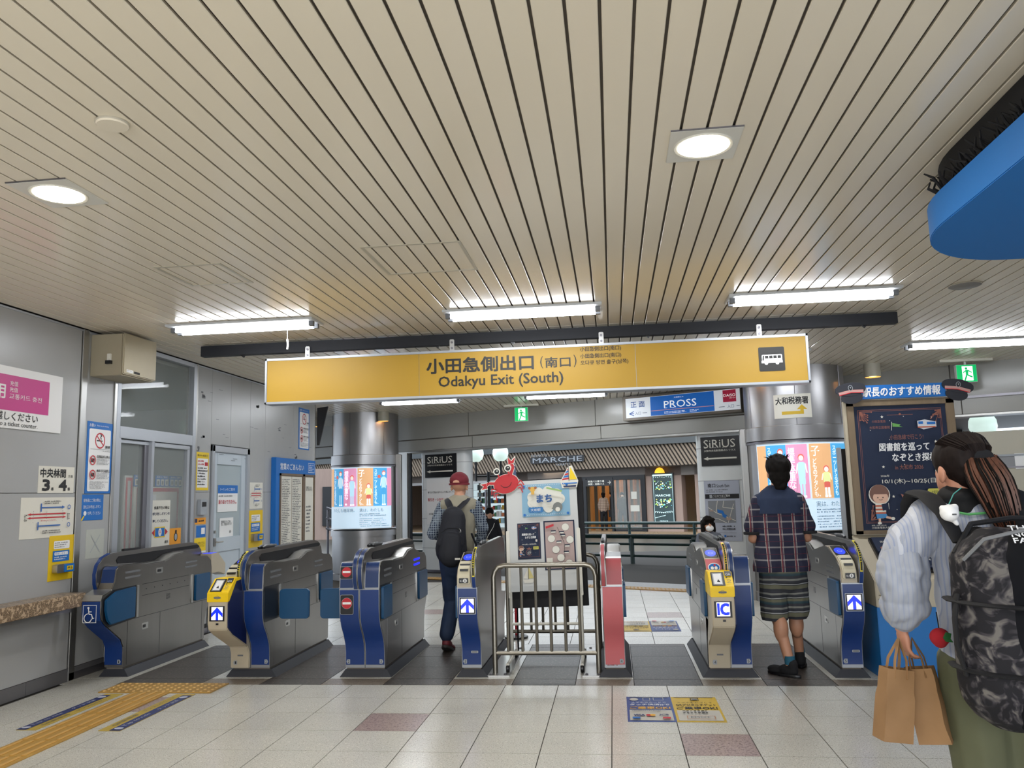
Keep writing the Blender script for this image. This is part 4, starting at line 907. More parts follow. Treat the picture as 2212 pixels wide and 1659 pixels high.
M_navyg = mat('navy_side_cover', '101a44', .4)

# gate between the wide aisle and aisle two
g = gate('double ticket gate with yellow scanner, arrow display and tag 1, second from the left wall', -3.172, -2.842)
half(g, -3.172, -3.045, -3.008, 'plain', reader=True, flap='closed', color=M_tan)
half(g, -2.842, -2.969, -3.006, 'plain', numb='2', side='R', flap='open')
qr_module(g, -3.172, -3.012, 'arrow', '1')
# gate with no-entry plates
g = gate('dark blue double ticket gate with two red no-entry plates', -2.204, -1.874)
half(g, -2.204, -2.08, -2.04, 'noentry', numb='2', side='L', flap='open')
half(g, -1.874, -1.998, -2.038, 'plain', numb='3', side='R', flap='lit')
# single gate tag 3
g = gate('narrow blue ticket gate with arrow display beside the steel railing', -1.247, -1.086)
half(g, -1.247, -1.124, -1.086, 'arrow', reader=True, numb='3', side='L')
# pink gate
g = gate('pink ticket gate standing right of the steel railing', -.118, .044)
half(g, .044, -.08, -.118, 'pinkplain', color=M_gpink, numb='4', side='R')
a = Art(g, (g.location.x * 0 - .06, -.012, .09), (1, 0, 0), (0, 0, 1)); a.dots(mat('worn_red', '8f2a30', .6), 0, 0, .09, .015, 1); a.done()
# IC gate
g = gate('double ticket gate with yellow scanner and IC display, left of the plaid-shirt man', .677, 1.003)
half(g, .677, .803, .84, 'plain', reader=True, color=M_tan, upcol=M_gpink)
half(g, 1.003, .879, .842, 'plain', numb='5', side='R')
qr_module(g, .677, .838, 'ic', '4')
# right gate
g = gate('narrow blue ticket gate with arrow display beside the tilted leaflet desk', 1.655, 1.812)
half(g, 1.655, 1.775, 1.812, 'arrow', reader=True, numb='5', side='L')
# accessible gate at the left wall: long projecting nose
NOSE = [(6.55, .075), (6.55, .24), (6.51, .31), (6.30, .45), (6.235, .51), (6.225, .56), (6.225, .665)]
g = gate('wide accessible ticket gate with wheelchair sign against the left wall', -4.298, -4.134)
def gfin(mb, name, m, **k): mb.xf(Matrix.Translation(V((-g.location.x, -6.55, 0)))); return mb.build(name, m, g, **k)
UPG = [(6.245, .70), (6.36, .735), (6.40, .80), (6.415, .89), (6.45, .917), (6.50, .922)]
gfin(MB().prism(NOSE + UPG + DECK, 0, -4.262, -4.134), 'steel_body', M_steel, bevel=.005)
gfin(MB().ribbon([(6.55, .10)] + NOSE[1:-1] + [(6.225, .655)], 0, -4.292, -4.140, .008), 'front_panel', M_blue)
gfin(MB().prism(NOSE + UPG[:3] + [(6.6, .72), (6.6, .075)], 0, -4.298, -4.26), 'steel_body', M_steel, bevel=.004)
gfin(MB().ribbon([(6.385, .735), (6.405, .82), (6.418, .89), (6.445, .91)], 0, -4.255, -4.142, .006), 'upper_panel', M_bluetop)
gfin(MB().ribbon([(6.225, .66), (6.245, .70), (6.355, .732)], 0, -4.298, -4.134, .006), 'nose_cap', M_steel2)
gfin(MB().prism(ARCH, 0, -4.298, -4.262), 'arch', M_steel, bevel=.004); gfin(MB().ribbon(ARCH[:6], 0, -4.294, -4.266, .006), 'arch_stripe', M_blue)
gfin(MB().prism([(6.64, .985), (6.60, .955), (6.62, .925), (6.95, .906), (7.16, .906), (7.33, .955), (7.52, .966), (7.98, .962), (8.02, .98), (7.98, .998)], 0, -4.263, -4.258), 'dark_window', M_blackm)
gfin(MB().box((-4.294, 6.72, 1.022), (-4.266, 6.96, 1.042)), 'sensor_block', M_black, bevel=.003)
def gp_(y0, z0, y1, z1, t, name, m, r=.006): return gfin(MB().rbox((-4.134, y0, z0), (-4.134 + t, y1, z1), r, 3, 0), name, m)
gfin(MB().prism([(6.29, .50), (6.262, .58), (6.262, .66), (6.40, .715), (6.68, .725), (6.68, .47), (6.34, .455)], 0, -4.134, -4.112), 'barrier_flap', M_teal, bevel=.006)
gfin(MB().prism([(6.26, .48), (6.245, .67), (6.38, .73), (6.71, .735), (6.71, .455), (6.33, .435)], 0, -4.134, -4.131), 'flap_recess', M_black)
gp_(7.70, .47, 7.98, .72, .022, 'barrier_flap', M_teal, .015); gp_(6.715, .46, 6.745, .73, .008, 'hinge_post', M_steel2); gp_(7.64, .46, 7.67, .73, .008, 'hinge_post', M_steel2)
for y0 in (6.54, 7.52):
    for z in (.845, .80): gp_(y0, z, y0 + .22, z + .018, .002, 'vent_slot', M_grey)
for y0, y1, z in ((6.80, 7.60, .728), (6.80, 7.60, .63), (6.55, 8.04, .452)): gp_(y0, z, y1, z + .004, .001, 'panel_seam', M_black, .001)
for y in (6.60, 7.10, 7.86): gp_(y, .09, y + .004, .45, .001, 'panel_seam', M_black, .001)
for k in range(6): gp_(6.86 + k * .13, .68, 6.868 + k * .13, .688, .003, 'rivet', M_black, .003)
for k in range(5): gp_(7.20, .555 + k * .01, 7.26, .559 + k * .01, .002, 'speaker_slit', M_black, .001)
gp_(7.02, .80, 7.12, .85, .003, 'lock_plate', M_steel2); gp_(7.03, .812, 7.09, .836, .005, 'keyhole', M_black); gp_(6.82, .34, 6.91, .395, .003, 'lock_plate', M_steel2); gp_(6.825, .355, 6.87, .38, .005, 'keyhole', M_black)
gfin(MB().prism([(7.17, .905), (7.32, .952), (7.50, .963), (7.50, .957), (7.33, .946), (7.17, .90)], 0, -4.25, -4.146), 'display_hood', M_steel2); gfin(MB().box((-4.25, 6.75, .899), (-4.146, 7.15, .905)), 'ticket_tray', M_steel2)
gfin(MB().prism([(8.04, .70), (8.04, .90), (8.20, .90), (8.36, .78), (8.36, .66), (8.2, .70)], 0, -4.26, -4.14), 'rear_reader', M_tan, bevel=.005); gfin(MB().box((-4.245, 8.06, .90), (-4.155, 8.19, .903)), 'touch_pad', M_led2)
a = Art(g, V((-4.292 - g.location.x, 6.216 - 6.55, .53)), (1, 0, 0), (0, 0, 1)); a.frame(M_white, .012, -.04, .13, .10, .004)
a.disc(M_white, .06, .078, .009); a.line(M_white, (.062, .07), (.066, .03), .008); a.line(M_white, (.066, .048), (.09, .048), .006); a.line(M_white, (.066, .03), (.09, .028), .008); a.line(M_white, (.09, .03), (.102, -.008), .008); a.line(M_white, (.10, -.006), (.115, .0), .006)
pts = [(.064 + .034 * cos(rad(t)), .0 + .034 * sin(rad(t))) for t in range(100, 370, 18)]; a.pline(M_white, pts, .007); a.done()
a = Art(g, V((-4.16 - g.location.x, -.012, .125)), (1, 0, 0), (0, 0, 1)); a.poly(M_tagg, [(-.013, -.017), (.009, -.017), (.018, 0), (.009, .017), (-.013, .017)]); a.text(M_ink, '1', -.004, -.011, .004, .011); a.done()

# ---- steel railing pens between the gates
M_rail = mat('railing_steel', '8f8a80', .3, .9, vary=.05)
def railing(y, xs, x0, x1, label, rear=False):
    t = thing('steel_railing', label, 'railing', ((x0 + x1) / 2, y, 0)); c = (x0 + x1) / 2; a, b = x0 - c, x1 - c; top = .855
    pts = [(a, 0, .0), (a, 0, top - .09), (a + .012, 0, top - .045), (a + .04, 0, top - .012), (a + .09, 0, top), (b - .09, 0, top), (b - .04, 0, top - .012), (b - .012, 0, top - .045), (b, 0, top - .09), (b, 0, 0)]
    MB().tube(pts, .021, 12).build('frame_tube', M_rail, t); MB().tube([(a, 0, .165), (b, 0, .165)], .017, 10).build('lower_bar', M_rail, t)
    for x in xs: MB().tube([(x - c, 0, .165), (x - c, 0, top)], .0125, 8).build('baluster', M_rail, t)
    return t
railing(6.66, [-.885, -.768, -.652, -.536, -.42, -.305], -.995, -.165, 'front steel railing pen between the narrow blue gate and the pink gate')
railing(7.68, [-.80, -.69, -.575, -.46, -.345], -.99, -.17, 'rear steel railing standing behind the poster board')
def footplate(x0, x1, label):
    t = thing('railing_footplate', label, 'footplate', ((x0 + x1) / 2, 7.16, 0)); w = (x1 - x0) / 2
    MB().box((-w, -.60, 0), (w, .56, .012)).build('plate', M_steel2, t, bevel=.002)
    for u in (-w * .6, w * .6):
        for v in (-.56, .52): MB().lathe([(.012, .012), (.012, .02), (.004, .023)], (u, v, 0), 8).build('bolt', M_dsteel, t)
footplate(-1.06, -.87, 'steel floor plate under the left railing posts'); footplate(-.295, -.13, 'steel floor plate under the right railing posts')
# ================================================================ overhead sign, beam, lamps
bm_ = thing('hanger_beam', 'long dark steel beam under the ceiling carrying the yellow sign', 'beam', (-.69, 7.38, 2.89))
MB().box((-3.25, -.04, -.052), (3.25, .04, .05)).build('beam', mat('beam_navy', '11141c', .6), bm_, bevel=.003)
for x in (-2.85, -.92, 1.05, 2.95, -.2): MB().prism([(x, -.052), (x + .04, -.052), (x + .025, -.075)], 1, -.02, .01).build('clip', M_black, bm_)
sg = thing('exit_sign_board', 'long backlit yellow sign reading Odakyu Exit (South) with bus pictogram', 'sign', (0, 7.3, 0))
X0, X1, Z0, Z1 = -3.256, 1.770, 2.335, 2.775
MB().box((X0, .005, Z0), (X1, .16, Z1)).build('sign_case', M_alu, sg, bevel=.004)
for q in (((X0, -.012, Z1 - .022), (X1, .006, Z1)), ((X0, -.012, Z0), (X1, .006, Z0 + .022)), ((X0, -.012, Z0), (X0 + .02, .006, Z1)), ((X1 - .02, -.012, Z0), (X1, .006, Z1))): MB().box(*q).build('sign_frame', M_alu, sg, bevel=.003)
for i, (a0, b0) in enumerate(((X0 + .02, -1.752), (-1.748, .254), (.258, X1 - .02))): MB().box((a0, -.002, Z0 + .022), (b0, .004, Z1 - .022)).build('sign_face', M_signy, sg)
a = Art(sg, (0, -.003, 0), (1, 0, 0), (0, 0, 1)); K = mat('sign_ink', '17150f', .5)
a.text(K, '小田急側出口', -1.675, 2.562, -.675, 2.70, bold=.035); a.text(K, '(', -.612, 2.565, -.585, 2.68); a.text(K, '南口', -.565, 2.572, -.335, 2.665, bold=.025); a.text(K, ')', -.305, 2.565, -.278, 2.68)
a.text(K, 'Odakyu Exit (South)', -1.564, 2.405, -.406, 2.53, bold=.018)
a.text(K, '小田急側出口(南口)', -.242, 2.70, .128, 2.748, bold=.012); a.text(K, '小田急側出口(南口)', -.242, 2.636, .128, 2.684, bold=.012); a.text(K, '오다큐 방면 출구(남쪽)', -.242, 2.575, .19, 2.622, bold=.008)
a.rect(K, 1.338, 2.452, 1.561, 2.668, r=.012); W_ = mat('sign_white', 'eef0f2', .5, emit=.7)
a.rect(W_, 1.365, 2.53, 1.54, 2.60, r=.01); a.rect(W_, 1.36, 2.525, 1.542, 2.545)
for k in range(4): a.rect(K, 1.392 + k * .036, 2.566, 1.421 + k * .036, 2.59)
a.poly(K, [(1.368, 2.548), (1.380, 2.548), (1.385, 2.592), (1.373, 2.592)]); a.disc(W_, 1.40, 2.523, .015); a.disc(W_, 1.495, 2.523, .015); a.done()
for x in (-2.848, -1.439, -.046, 1.363):
    b = thing('sign_bracket', 'small steel hanger bracket', 'bracket', (x, 7.33, 2.85)); tag(b, {-2.848: 'steel hanger bracket nearest the office window end of the beam', -1.439: 'steel hanger bracket above the large Japanese lettering', -.046: 'steel hanger bracket above the small Korean lettering', 1.363: 'steel hanger bracket above the bus pictogram'}[x])
    MB().rbox((-.022, -.006, -.085), (.022, .004, .035), .012, 3, 1).build('bracket_plate', M_steel2, b)
    for z in (.005, -.05): MB().lathe([(.011, -.016), (.011, -.004)], (0, 0, z), 8, axis='Y').build('bolt', M_dsteel, b)
    MB().box((-.04, -.004, -.083), (.05, .03, -.072)).build('foot', M_dsteel, b)
# surface tube lights
names = ['left twin tube ceiling light with a pull cord, in front of the yellow sign', 'middle twin tube ceiling light in front of the yellow sign', 'right twin tube ceiling light in front of the yellow sign', 'twin tube ceiling light above the station notice board', 'tube ceiling light seen under the yellow sign toward the left pillar', 'tube ceiling light seen under the middle of the yellow sign', 'tube ceiling light far right beside the camera side']
names[6:] = ['twin tube ceiling light behind the yellow sign, above the gates at left', 'twin tube ceiling light hidden behind the middle of the yellow sign', 'twin tube ceiling light hidden behind the right part of the yellow sign']  # fixtures for the lamps added out of sight behind the sign
for i, (x, y) in enumerate(TUBES[:6] + TUBES[7:]):
    t = thing('tube_light', names[i], 'ceiling light', (x, y, CEIL))
    MB().box((-.655, -.145, -.02), (.655, .145, 0)).build('housing', M_white if 0 else mat('lamp_white', 'cfd2d4', .4), t, bevel=.003)
    for s in (-1, 1):
        MB().tube([(-.60, s * .055, -.045), (.60, s * .055, -.045)], .016, 10).build('tube', M_tube, t)
        for e in (-1, 1): MB().box((e * .62 - .02, s * .055 - .018, -.06), (e * .62 + .02, s * .055 + .018, -.02)).build('lamp_holder', M_grey, t)
    if i == 0: MB().tube([(.36, .06, -.06), (.36, .06, -.22)], .002, 5).tube([(.36, .06, -.14), (.365, .06, -.19), (.36, .06, -.23)], .008, 6).build('pull_cord', M_white, t)
# square downlights
for k, (x, y) in enumerate(SPOTS[:3]):
    t = thing('downlight', ['square recessed downlight, brightest, above the yellow sign side', 'square recessed downlight at the left edge of the ceiling', 'square recessed downlight behind the blue hanging panel'][k], 'ceiling light', (x, y, CEIL))
    MB().box((-.153, -.165, -.008), (.153, .165, 0)).build('plate', mat('downlight_plate', 'dcdad2', .35), t, bevel=.002)
    MB().lathe([(.118, -.010), (.128, -.013), (.132, -.008)], (0, 0, 0), 32).build('ring', M_offw, t); MB().lathe([(.001, -.0125), (.112, -.0125), (.115, -.009)], (0, 0, 0), 32).build('lens', M_spot, t)
    MB().box((-.153, -.168, -.006), (.153, -.163, .0)).build('dark_edge', M_dsteel, t)
def small_disc(x, y, r, label, m):
    t = thing('ceiling_speaker', label, 'speaker', (x, y, CEIL)); MB().lathe([(r * 1.0, 0), (r * 1.0, -.012), (r * .93, -.016), (.001, -.016)], (0, 0, 0), 32).build('cover', m, t); MB().lathe([(r * 1.02, 0), (r * 1.05, -.006), (r * 1.0, -.01)], (0, 0, 0), 32).build('rim', mat('rim', 'bdb7a8', .4), t)
small_disc(-1.93, 2.85, .062, 'small round cover on the ceiling, left side', M_ceil); small_disc(2.775, 6.48, .115, 'round dark grille ceiling speaker right of the tube lights', mat('speaker_grey', '8c8a86', .6))
def hatch(x0, y0, x1, y1, label):
    t = thing('ceiling_hatch', label, 'hatch', (x0, y0, CEIL)); w, h = x1 - x0, y1 - y0
    for q in (((0, 0), (w, .02)), ((0, h - .02), (w, h)), ((0, .02), (.02, h - .02)), ((w - .02, .02), (w, h - .02))): MB().box((*q[0], -.004), (*q[1], .0)).build('hatch_frame', mat('hatch_cream', 'b9b3a2', .35), t)
hatch(-2.895, 4.763, -2.44, 5.25, 'smaller ceiling access hatch above the left tube light'); hatch(-1.47, 4.62, -.846, 5.262, 'larger ceiling access hatch near the middle')
# cylinder spotlights near the fascia
def can(x, y, label, lit=True):
    t = thing('can_light', label, 'ceiling light', (x, y, CEIL)); MB().lathe([(.10, 0), (.10, -.17), (.092, -.17), (.088, -.15), (.001, -.15)], (0, 0, 0), 24).build('can', mat('can_cream', 'a9a596', .45), t)
    MB().lathe([(.001, -.152), (.085, -.152)], (0, 0, 0), 20).build('lens', mat('warm_lens', 'ffdf9e', .4, emit=3), t)
    s = bpy.data.lights.new('can_beam', 'SPOT'); s.energy = 18; s.color = (1, .8, .55); s.spot_size = rad(75); s.shadow_soft_size = .07; o = bpy.data.objects.new('can_beam', s); COL.objects.link(o); o.location = (x, y, CEIL - .18)
can(3.33, 10.6, 'can light beside the right pillar, left of the green exit sign'); can(-4.02, 14.0, 'can light right of the left pillar'); can(-5.35, 13.6, 'can light left of the left pillar, nearer one'); can(-5.45, 14.6, 'can light left of the left pillar, farther one'); can(1.72, 10.55, 'can light under the right part of the yellow sign')
# exit signs
def exit_sign(x, y, w, h, ztop, label):
    t = thing('exit_light', label, 'exit sign', (x, y, ztop), 0); MB().box((-w / 2, -.03, -h), (w / 2, .03, 0)).build('case', M_white, t, bevel=.002); MB().box((-.01, -.01, 0), (.01, .01, CEIL - ztop)).build('stem', M_white, t)
    MB().box((-w * 1.3, -.05, CEIL - ztop - .03), (w * 1.3, .05, CEIL - ztop)).build('base_plate', M_offw, t)
    a = Art(t, (0, -.031, 0), (1, 0, 0), (0, 0, 1)); a.rect(M_green, -w / 2 + .004, -h + .004, w / 2 - .004, -.004); a.rect(M_exitw, -w * .22, -h + .02, w * .30, -.02)
    s = h; g = M_green; a.disc(g, -.02 * s, -.22 * s, .07 * s); a.poly(g, [(-.06 * s, -.3 * s), (.1 * s, -.3 * s), (.06 * s, -.62 * s), (-.06 * s, -.6 * s)]); a.line(g, (.08 * s, -.34 * s), (.26 * s, -.46 * s), .06 * s); a.line(g, (-.04 * s, -.34 * s), (-.2 * s, -.46 * s), .06 * s); a.line(g, (.04 * s, -.6 * s), (.28 * s, -.72 * s), .08 * s); a.line(g, (-.02 * s, -.6 * s), (-.14 * s, -.92 * s), .08 * s); a.done()
exit_sign(4.42, 10.55, .24, .22, 2.88, 'green emergency exit sign under the ceiling at right'); exit_sign(-1.50, 13.72, .23, .24, 2.90, 'green emergency exit sign below the yellow sign, above the opening')

# big blue panel hanging at upper right, with a black bird-spike fringe
bp = thing('hanging_blue_panel', 'huge rounded bright blue hanging panel cut by the upper right edge', 'sign', (1.55, 0, 2.61))
def outline(x0=0, y1=4.5, r=.72, xr=4, y0=-2.5):
    P = [(xr, y0), (xr, y1)]
    for k in range(13): t = pi / 2 + pi / 2 * k / 12; P.append((x0 + .62 + .62 * cos(t), y1 - r + r * sin(t)))
    P.append((x0, y0)); return P
MB().prism(outline(), 2, 0, .16).build('panel_body', mat('panel_blue', '0c6fc0', .6), bp, bevel=.004)
MB().prism(outline(.05, 4.43, .68), 2, .16, .335).build('panel_core', M_blackm, bp)
sp = MB(); R = random.Random(4)
for k in range(150):
    y = -1.5 + k * .036; 
    if y < 3.78: x = .02
    else: t = (y - 3.78) / .72; x = .62 - .62 * math.sqrt(max(0, 1 - min(1, t) ** 2)); 
    for q in range(2):
        xx, yy = x + R.uniform(0, .05), min(y, 4.45) + R.uniform(-.02, .02); h = R.uniform(.05, .10)
        sp.tube([(xx + .02, yy, .155), (xx - R.uniform(.0, .03), yy + R.uniform(-.03, .03), .155 + h * .6), (xx - R.uniform(.01, .05), yy + R.uniform(-.03, .03), .155 + h)], [.008, .007, .004], 5)
sp.build('bristle_fringe', M_blackm, bp, kind='stuff')

# ================================================================ notice board with leaflet desk
M_oldw = mat('worn_wood', '75644e', .6, vary=.12, scale=5, stretch=(4, 4, .6)); M_deskw = mat('desk_cream', 'b6ac97', .5, vary=.04)
bd = thing('notice_board', 'tall wooden-framed notice board with navy library event poster and blue heading', 'notice board', (2.36, 6.95, 0))
MB().box((-.43, 0, 1.03), (.43, .05, 2.12)).build('back_panel', M_deskw, bd, bevel=.003)
for q in (((-.41, -.02, 1.035), (-.355, .0, 2.115)), ((.365, -.02, 1.035), (.43, .0, 2.115)), ((-.41, -.02, 1.035), (.43, .0, 1.065)), ((-.41, -.02, 2.075), (.43, .0, 2.125))): MB().box(*q).build('wood_frame', M_oldw, bd, bevel=.003)
hd = MB().box((-.30, -.035, 2.132), (.37, -.01, 2.245)).build('heading_board', mat('heading_blue', '0a62ae', .4), bd, bevel=.002)
a = Art(bd, (0, -.036, 0), (1, 0, 0), (0, 0, 1)); a.text(M_white, '駅長のおすすめ情報', -.28, 2.15, .325, 2.228, bold=.025, slant=.08); a.done()
def hat(x, z, tilt, label):
    t = thing('cap_cutout', label, 'cutout', (x, 6.895, z), rot=(0, rad(tilt), 0)); dk = mat('hat_dark', '23242c', .7)
    MB().prism([(.122 * cos(rad(k)), .018 + .05 * sin(rad(k)) + (.012 if 0 < k < 180 else 0)) for k in range(0, 360, 15)], 1, 0, .012).build('crown', dk, t)
    MB().prism([(.086 * cos(rad(k)), -.045 + .052 * sin(rad(k))) for k in range(0, 360, 15)], 1, .002, .010).build('peak', dk, t)
    a = Art(t, (0, 0, 0), (1, 0, 0), (0, 0, 1)); a.poly(mat('hat_band', 'b98d86', .6), [(-.10, .008), (-.096, -.018), (0, -.006), (.096, -.018), (.10, .008), (0, .02)]); a.pline(M_red, [(-.097, -.016), (0, -.004), (.097, -.016)], .006); a.disc(M_tagg, 0, .035, .019, ry=.023); a.disc(M_black, 0, .035, .015, ry=.019); a.poly(M_tagg, [(-.006, .04), (.007, .044), (.002, .028)]); a.done()
hat(1.985, 2.192, -6, 'station cap cutout on the left corner of the notice board'); hat(2.815, 2.187, -6 + 18, 'station cap cutout on the right corner of the notice board')
ps = thing('event_poster', 'navy library quiz event poster dated 10/1 to 10/25 in the wooden frame', 'poster', (2.005, 6.945, 1.066))
NV = mat('poster_navy', '0f1e3a', .7); CP = mat('poster_copper', '8d5646', .5); MB().box((0, 0, 0), (.72, .002, 1.012)).build('sheet', NV, ps, smooth=0)
def event(a, w, h, small=False):
    a.frame(CP, w * .04, h * .055, w * .95, h * .965, w * .004); a.frame(CP, w * .055, h * .065, w * .935, h * .955, w * .003)
    R = random.Random(3)
    for cx, cy, sx, sy in ((.06, .95, 1, -1), (.93, .95, -1, -1), (.08, .08, 1, 1)):
        for k in range(12):
            t = R.uniform(0, pi / 2); r = R.uniform(.03, .15); a.line(CP, (w * cx, h * cy), (w * cx + sx * r * w * cos(t), h * cy + sy * r * w * sin(t) * 1.1), w * .006); a.disc(CP, w * cx + sx * r * w * cos(t), h * cy + sy * r * w * sin(t) * 1.1, w * .009, seg=6)
    if not small:
        a.line(CP, (w * .34, h * .915), (w * .62, h * .915), w * .004); a.disc(CP, w * .48, h * .92, w * .012)
        a.text(CP, '小田急電鉄', w * .17, h * .855, w * .32, h * .878); a.text(CP, '大和市立図書館', w * .14, h * .805, w * .36, h * .83)
        a.text(CP, '小田急線で行こう!', w * .35, h * .715, w * .71, h * .755)
        a.text(CP, 'in 大和市 2026', w * .38, h * .475, w * .68, h * .515)
        a.text(M_offw, '2026年', w * .215, h * .42, w * .31, h * .438)
    a.poly(mat('flag_green', '5f9a4a', .5), [(w * .39, h * .85), (w * .48, h * .835), (w * .46, h * .825), (w * .5, h * .815), (w * .39, h * .82)]); a.line(M_offw, (w * .385, h * .86), (w * .375, h * .79), w * .005)
    tr = mat('train_white', 'c9cbd0', .5); a.poly(tr, [(w * .66, h * .86), (w * .74, h * .87), (w * .86, h * .85), (w * .86, h * .81), (w * .72, h * .79), (w * .66, h * .81)]); a.rect(M_bluep, w * .67, h * .835, w * .72, h * .855); a.rect(mat('train_orange', 'b5583a', .5), w * .66, h * .805, w * .85, h * .815); a.rect(M_bluep, w * .76, h * .83, w * .85, h * .85)
    a.text(M_white, '図書館を巡って', w * .225, h * .625, w * .76, h * .69, bold=.02, slant=.05); a.text(M_white, 'なぞとき探検', w * .355, h * .54, w * .83, h * .605, bold=.02, slant=.05)
    a.text(M_offw, '10/1(木)~10/25(日)', w * .225, h * .36, w * .83, h * .405, bold=.01)
    # book and note
    a.poly(M_offw, [(w * .80, h * .455), (w * .875, h * .44), (w * .89, h * .50), (w * .82, h * .52)]); a.ring(M_red, w * .845, h * .48, w * .022, w * .005)
    a.rect(mat('note_yellow', 'bdb84a', .5), w * .70, h * .235, w * .93, h * .32, r=w * .02); a.text(M_ink, '大和市内の駅から\nスタート', w * .74, h * .25, w * .92, h * .305)
    # crest
    a.ring(CP, w * .52, h * .16, w * .13, w * .012); a.poly(CP, [(w * .43, h * .25), (w * .61, h * .25), (w * .63, h * .285), (w * .57, h * .265), (w * .52, h * .30), (w * .47, h * .265), (w * .41, h * .285)]); a.rect(NV, w * .5, h * .12, w * .66, h * .22)
    a.text(M_offw, 'こども', w * .47, h * .185, w * .60, h * .21); a.text(M_offw, 'IC50', w * .45, h * .145, w * .6, h * .178, bold=.01); a.dots(M_offw, w * .44, h * .10, w * .6, h * .138, 3)
    # reading boy
    hr = mat('boy_hair', '6e4a3c', .5); sk = mat('boy_skin', 'd6ac95', .5)
    a.disc(M_offw, w * .18, h * .28, w * .115); a.disc(hr, w * .18, h * .287, w * .105); a.disc(sk, w * .19, h * .258, w * .082, ry=w * .07); a.poly(hr, [(w * .08, h * .285), (w * .28, h * .285), (w * .25, h * .31), (w * .12, h * .315)])
    a.disc(M_ink, w * .16, h * .258, w * .007); a.disc(M_ink, w * .215, h * .258, w * .007); a.pline(M_ink, [(w * .17, h * .243), (w * .19, h * .238), (w * .21, h * .243)], w * .005)
    for k in range(6): a.rect(M_offw if k % 2 else mat('stripe_rust', 'b5583a', .5), w * .125, h * (.13 + .014 * k), w * .235, h * (.144 + .014 * k))
    a.poly(NV, [(w * .20, h * .155), (w * .27, h * .165), (w * .26, h * .215), (w * .19, h * .205)]); a.rect(M_offw, w * .265, h * .165, w * .27, h * .215)
    a.poly(mat('shorts_blue', '3b7fb4', .5), [(w * .125, h * .13), (w * .235, h * .13), (w * .25, h * .10), (w * .13, h * .092)]); a.rect(sk, w * .145, h * .065, w * .17, h * .095); a.line(sk, (w * .23, h * .105), (w * .28, h * .095), w * .025); a.disc(M_offw, w * .155, h * .058, w * .022, ry=w * .014); a.disc(M_offw, w * .30, h * .092, w * .022, ry=w * .016)
    for k in range(16): a.disc(M_offw, w * R.uniform(.1, .9), h * R.uniform(.1, .9), w * .005, seg=5)
    for u, v in ((.27, .90), (.24, .50), (.82, .69), (.32, .265)): 
        a.poly(M_offw, [(w * (u + (.018 if k % 2 == 0 else .008) * sin(k * pi / 5)), h * v + w * (.018 if k % 2 == 0 else .008) * cos(k * pi / 5)) for k in range(10)])
    if not small: a.text(M_offw, '主催・お問い合わせ:', w * .06, h * .035, w * .22, h * .047); a.text(M_offw, '小田急電鉄大和駅 046-261-1363', w * .06, h * .015, w * .45, h * .031)
a = Art(ps, (0, 0, 0), (1, 0, 0), (0, 0, 1)); event(a, .72, 1.012); a.done()
dk = thing('leaflet_desk', 'cream leaflet desk with sloping top and bright blue lower half under the notice board', 'desk', (2.36, 6.95, 0))
MB().prism([(.04, 0), (-.46, 0), (-.46, .52), (.04, .52)], 0, -.435, .46).build('blue_base', mat('desk_blue', '0c6cb4', .45), dk, bevel=.004)
MB().box((-.43, -.455, -.0), (.455, .03, .03)).build('kickboard', M_black, dk)
MB().prism([(.04, .52), (-.46, .52), (-.455, .715), (.04, 1.03)], 0, -.435, .46).build('sloping_top', M_deskw, dk, bevel=.005)
a = Art(dk, (-.435, -.462, .55), (1, 0, 0), (0, 0, 1)); a.rect(M_gink, .03, .10, .07, .107); a.pline(M_ink, [(.02, .06), (.05, .058), (.075, .068)], .004); a.rect(M_gink, .01, .03, .09, .034); a.done()
sl = (V((0, .495, .315))).normalized()
def desk_sheet(u, v, w, h, label, cat='leaflet'):
    o = thing('leaflet_rack' if cat == 'rack' else 'leaflet', label, cat, (2.36 - .435, 6.495, .715)); return o
lr = thing('leaflet_rack', 'clear-fronted rack of navy event leaflets on the sloping desk top', 'rack', (1.925, 6.495, .715))
nn = V((1, 0, 0)).cross(sl)
def slab2(u0, v0, u1, v1, h0, h1, name, m, p):
    P = []; 
    for h in (h0, h1):
        for (u, v) in ((u0, v0), (u1, v0), (u1, v1), (u0, v1)): q = V((1, 0, 0)) * u + sl * v + nn * h; P.append(tuple(q))
    return MB().add(P, [(0, 3, 2, 1), (4, 5, 6, 7), (0, 1, 5, 4), (1, 2, 6, 5), (2, 3, 7, 6), (3, 0, 4, 7)]).build(name, m, p)
slab2(.10, .08, .62, .50, .003, .03, 'tray', M_black, lr)
for i in range(2):
    for j in range(2):
        slab2(.115 + j * .24, .10 + i * .2, .115 + j * .24 + .225, .10 + i * .2 + .185, .03, .045, 'leaflet_stack', NV, lr)
        a = Art(lr, V((.115 + j * .24, 0, 0)) + sl * (.10 + i * .2) + nn * .046, (1, 0, 0), sl); a.text(M_offw, '図書館を巡って', .05, .11, .2, .135); a.text(M_offw, 'なぞとき探検', .07, .075, .2, .098); a.disc(CP, .05, .04, .02); a.rect(M_bluep, .14, .15, .19, .17); a.done()
lf = thing('leaflet', 'light blue leaflet lying at the top of the sloping desk', 'leaflet', (1.925, 6.495, .715)); slab2(.26, .52, .46, .57, .003, .006, 'sheet', mat('pale_blue_sheet', '7fb4cf', .5), lf)
MB().lathe([(.001, 0), (.04, 0), (.04, .9), (.001, .9)], (0, 0, 0), 4).xf(Matrix.Translation((0, 0, 0)))
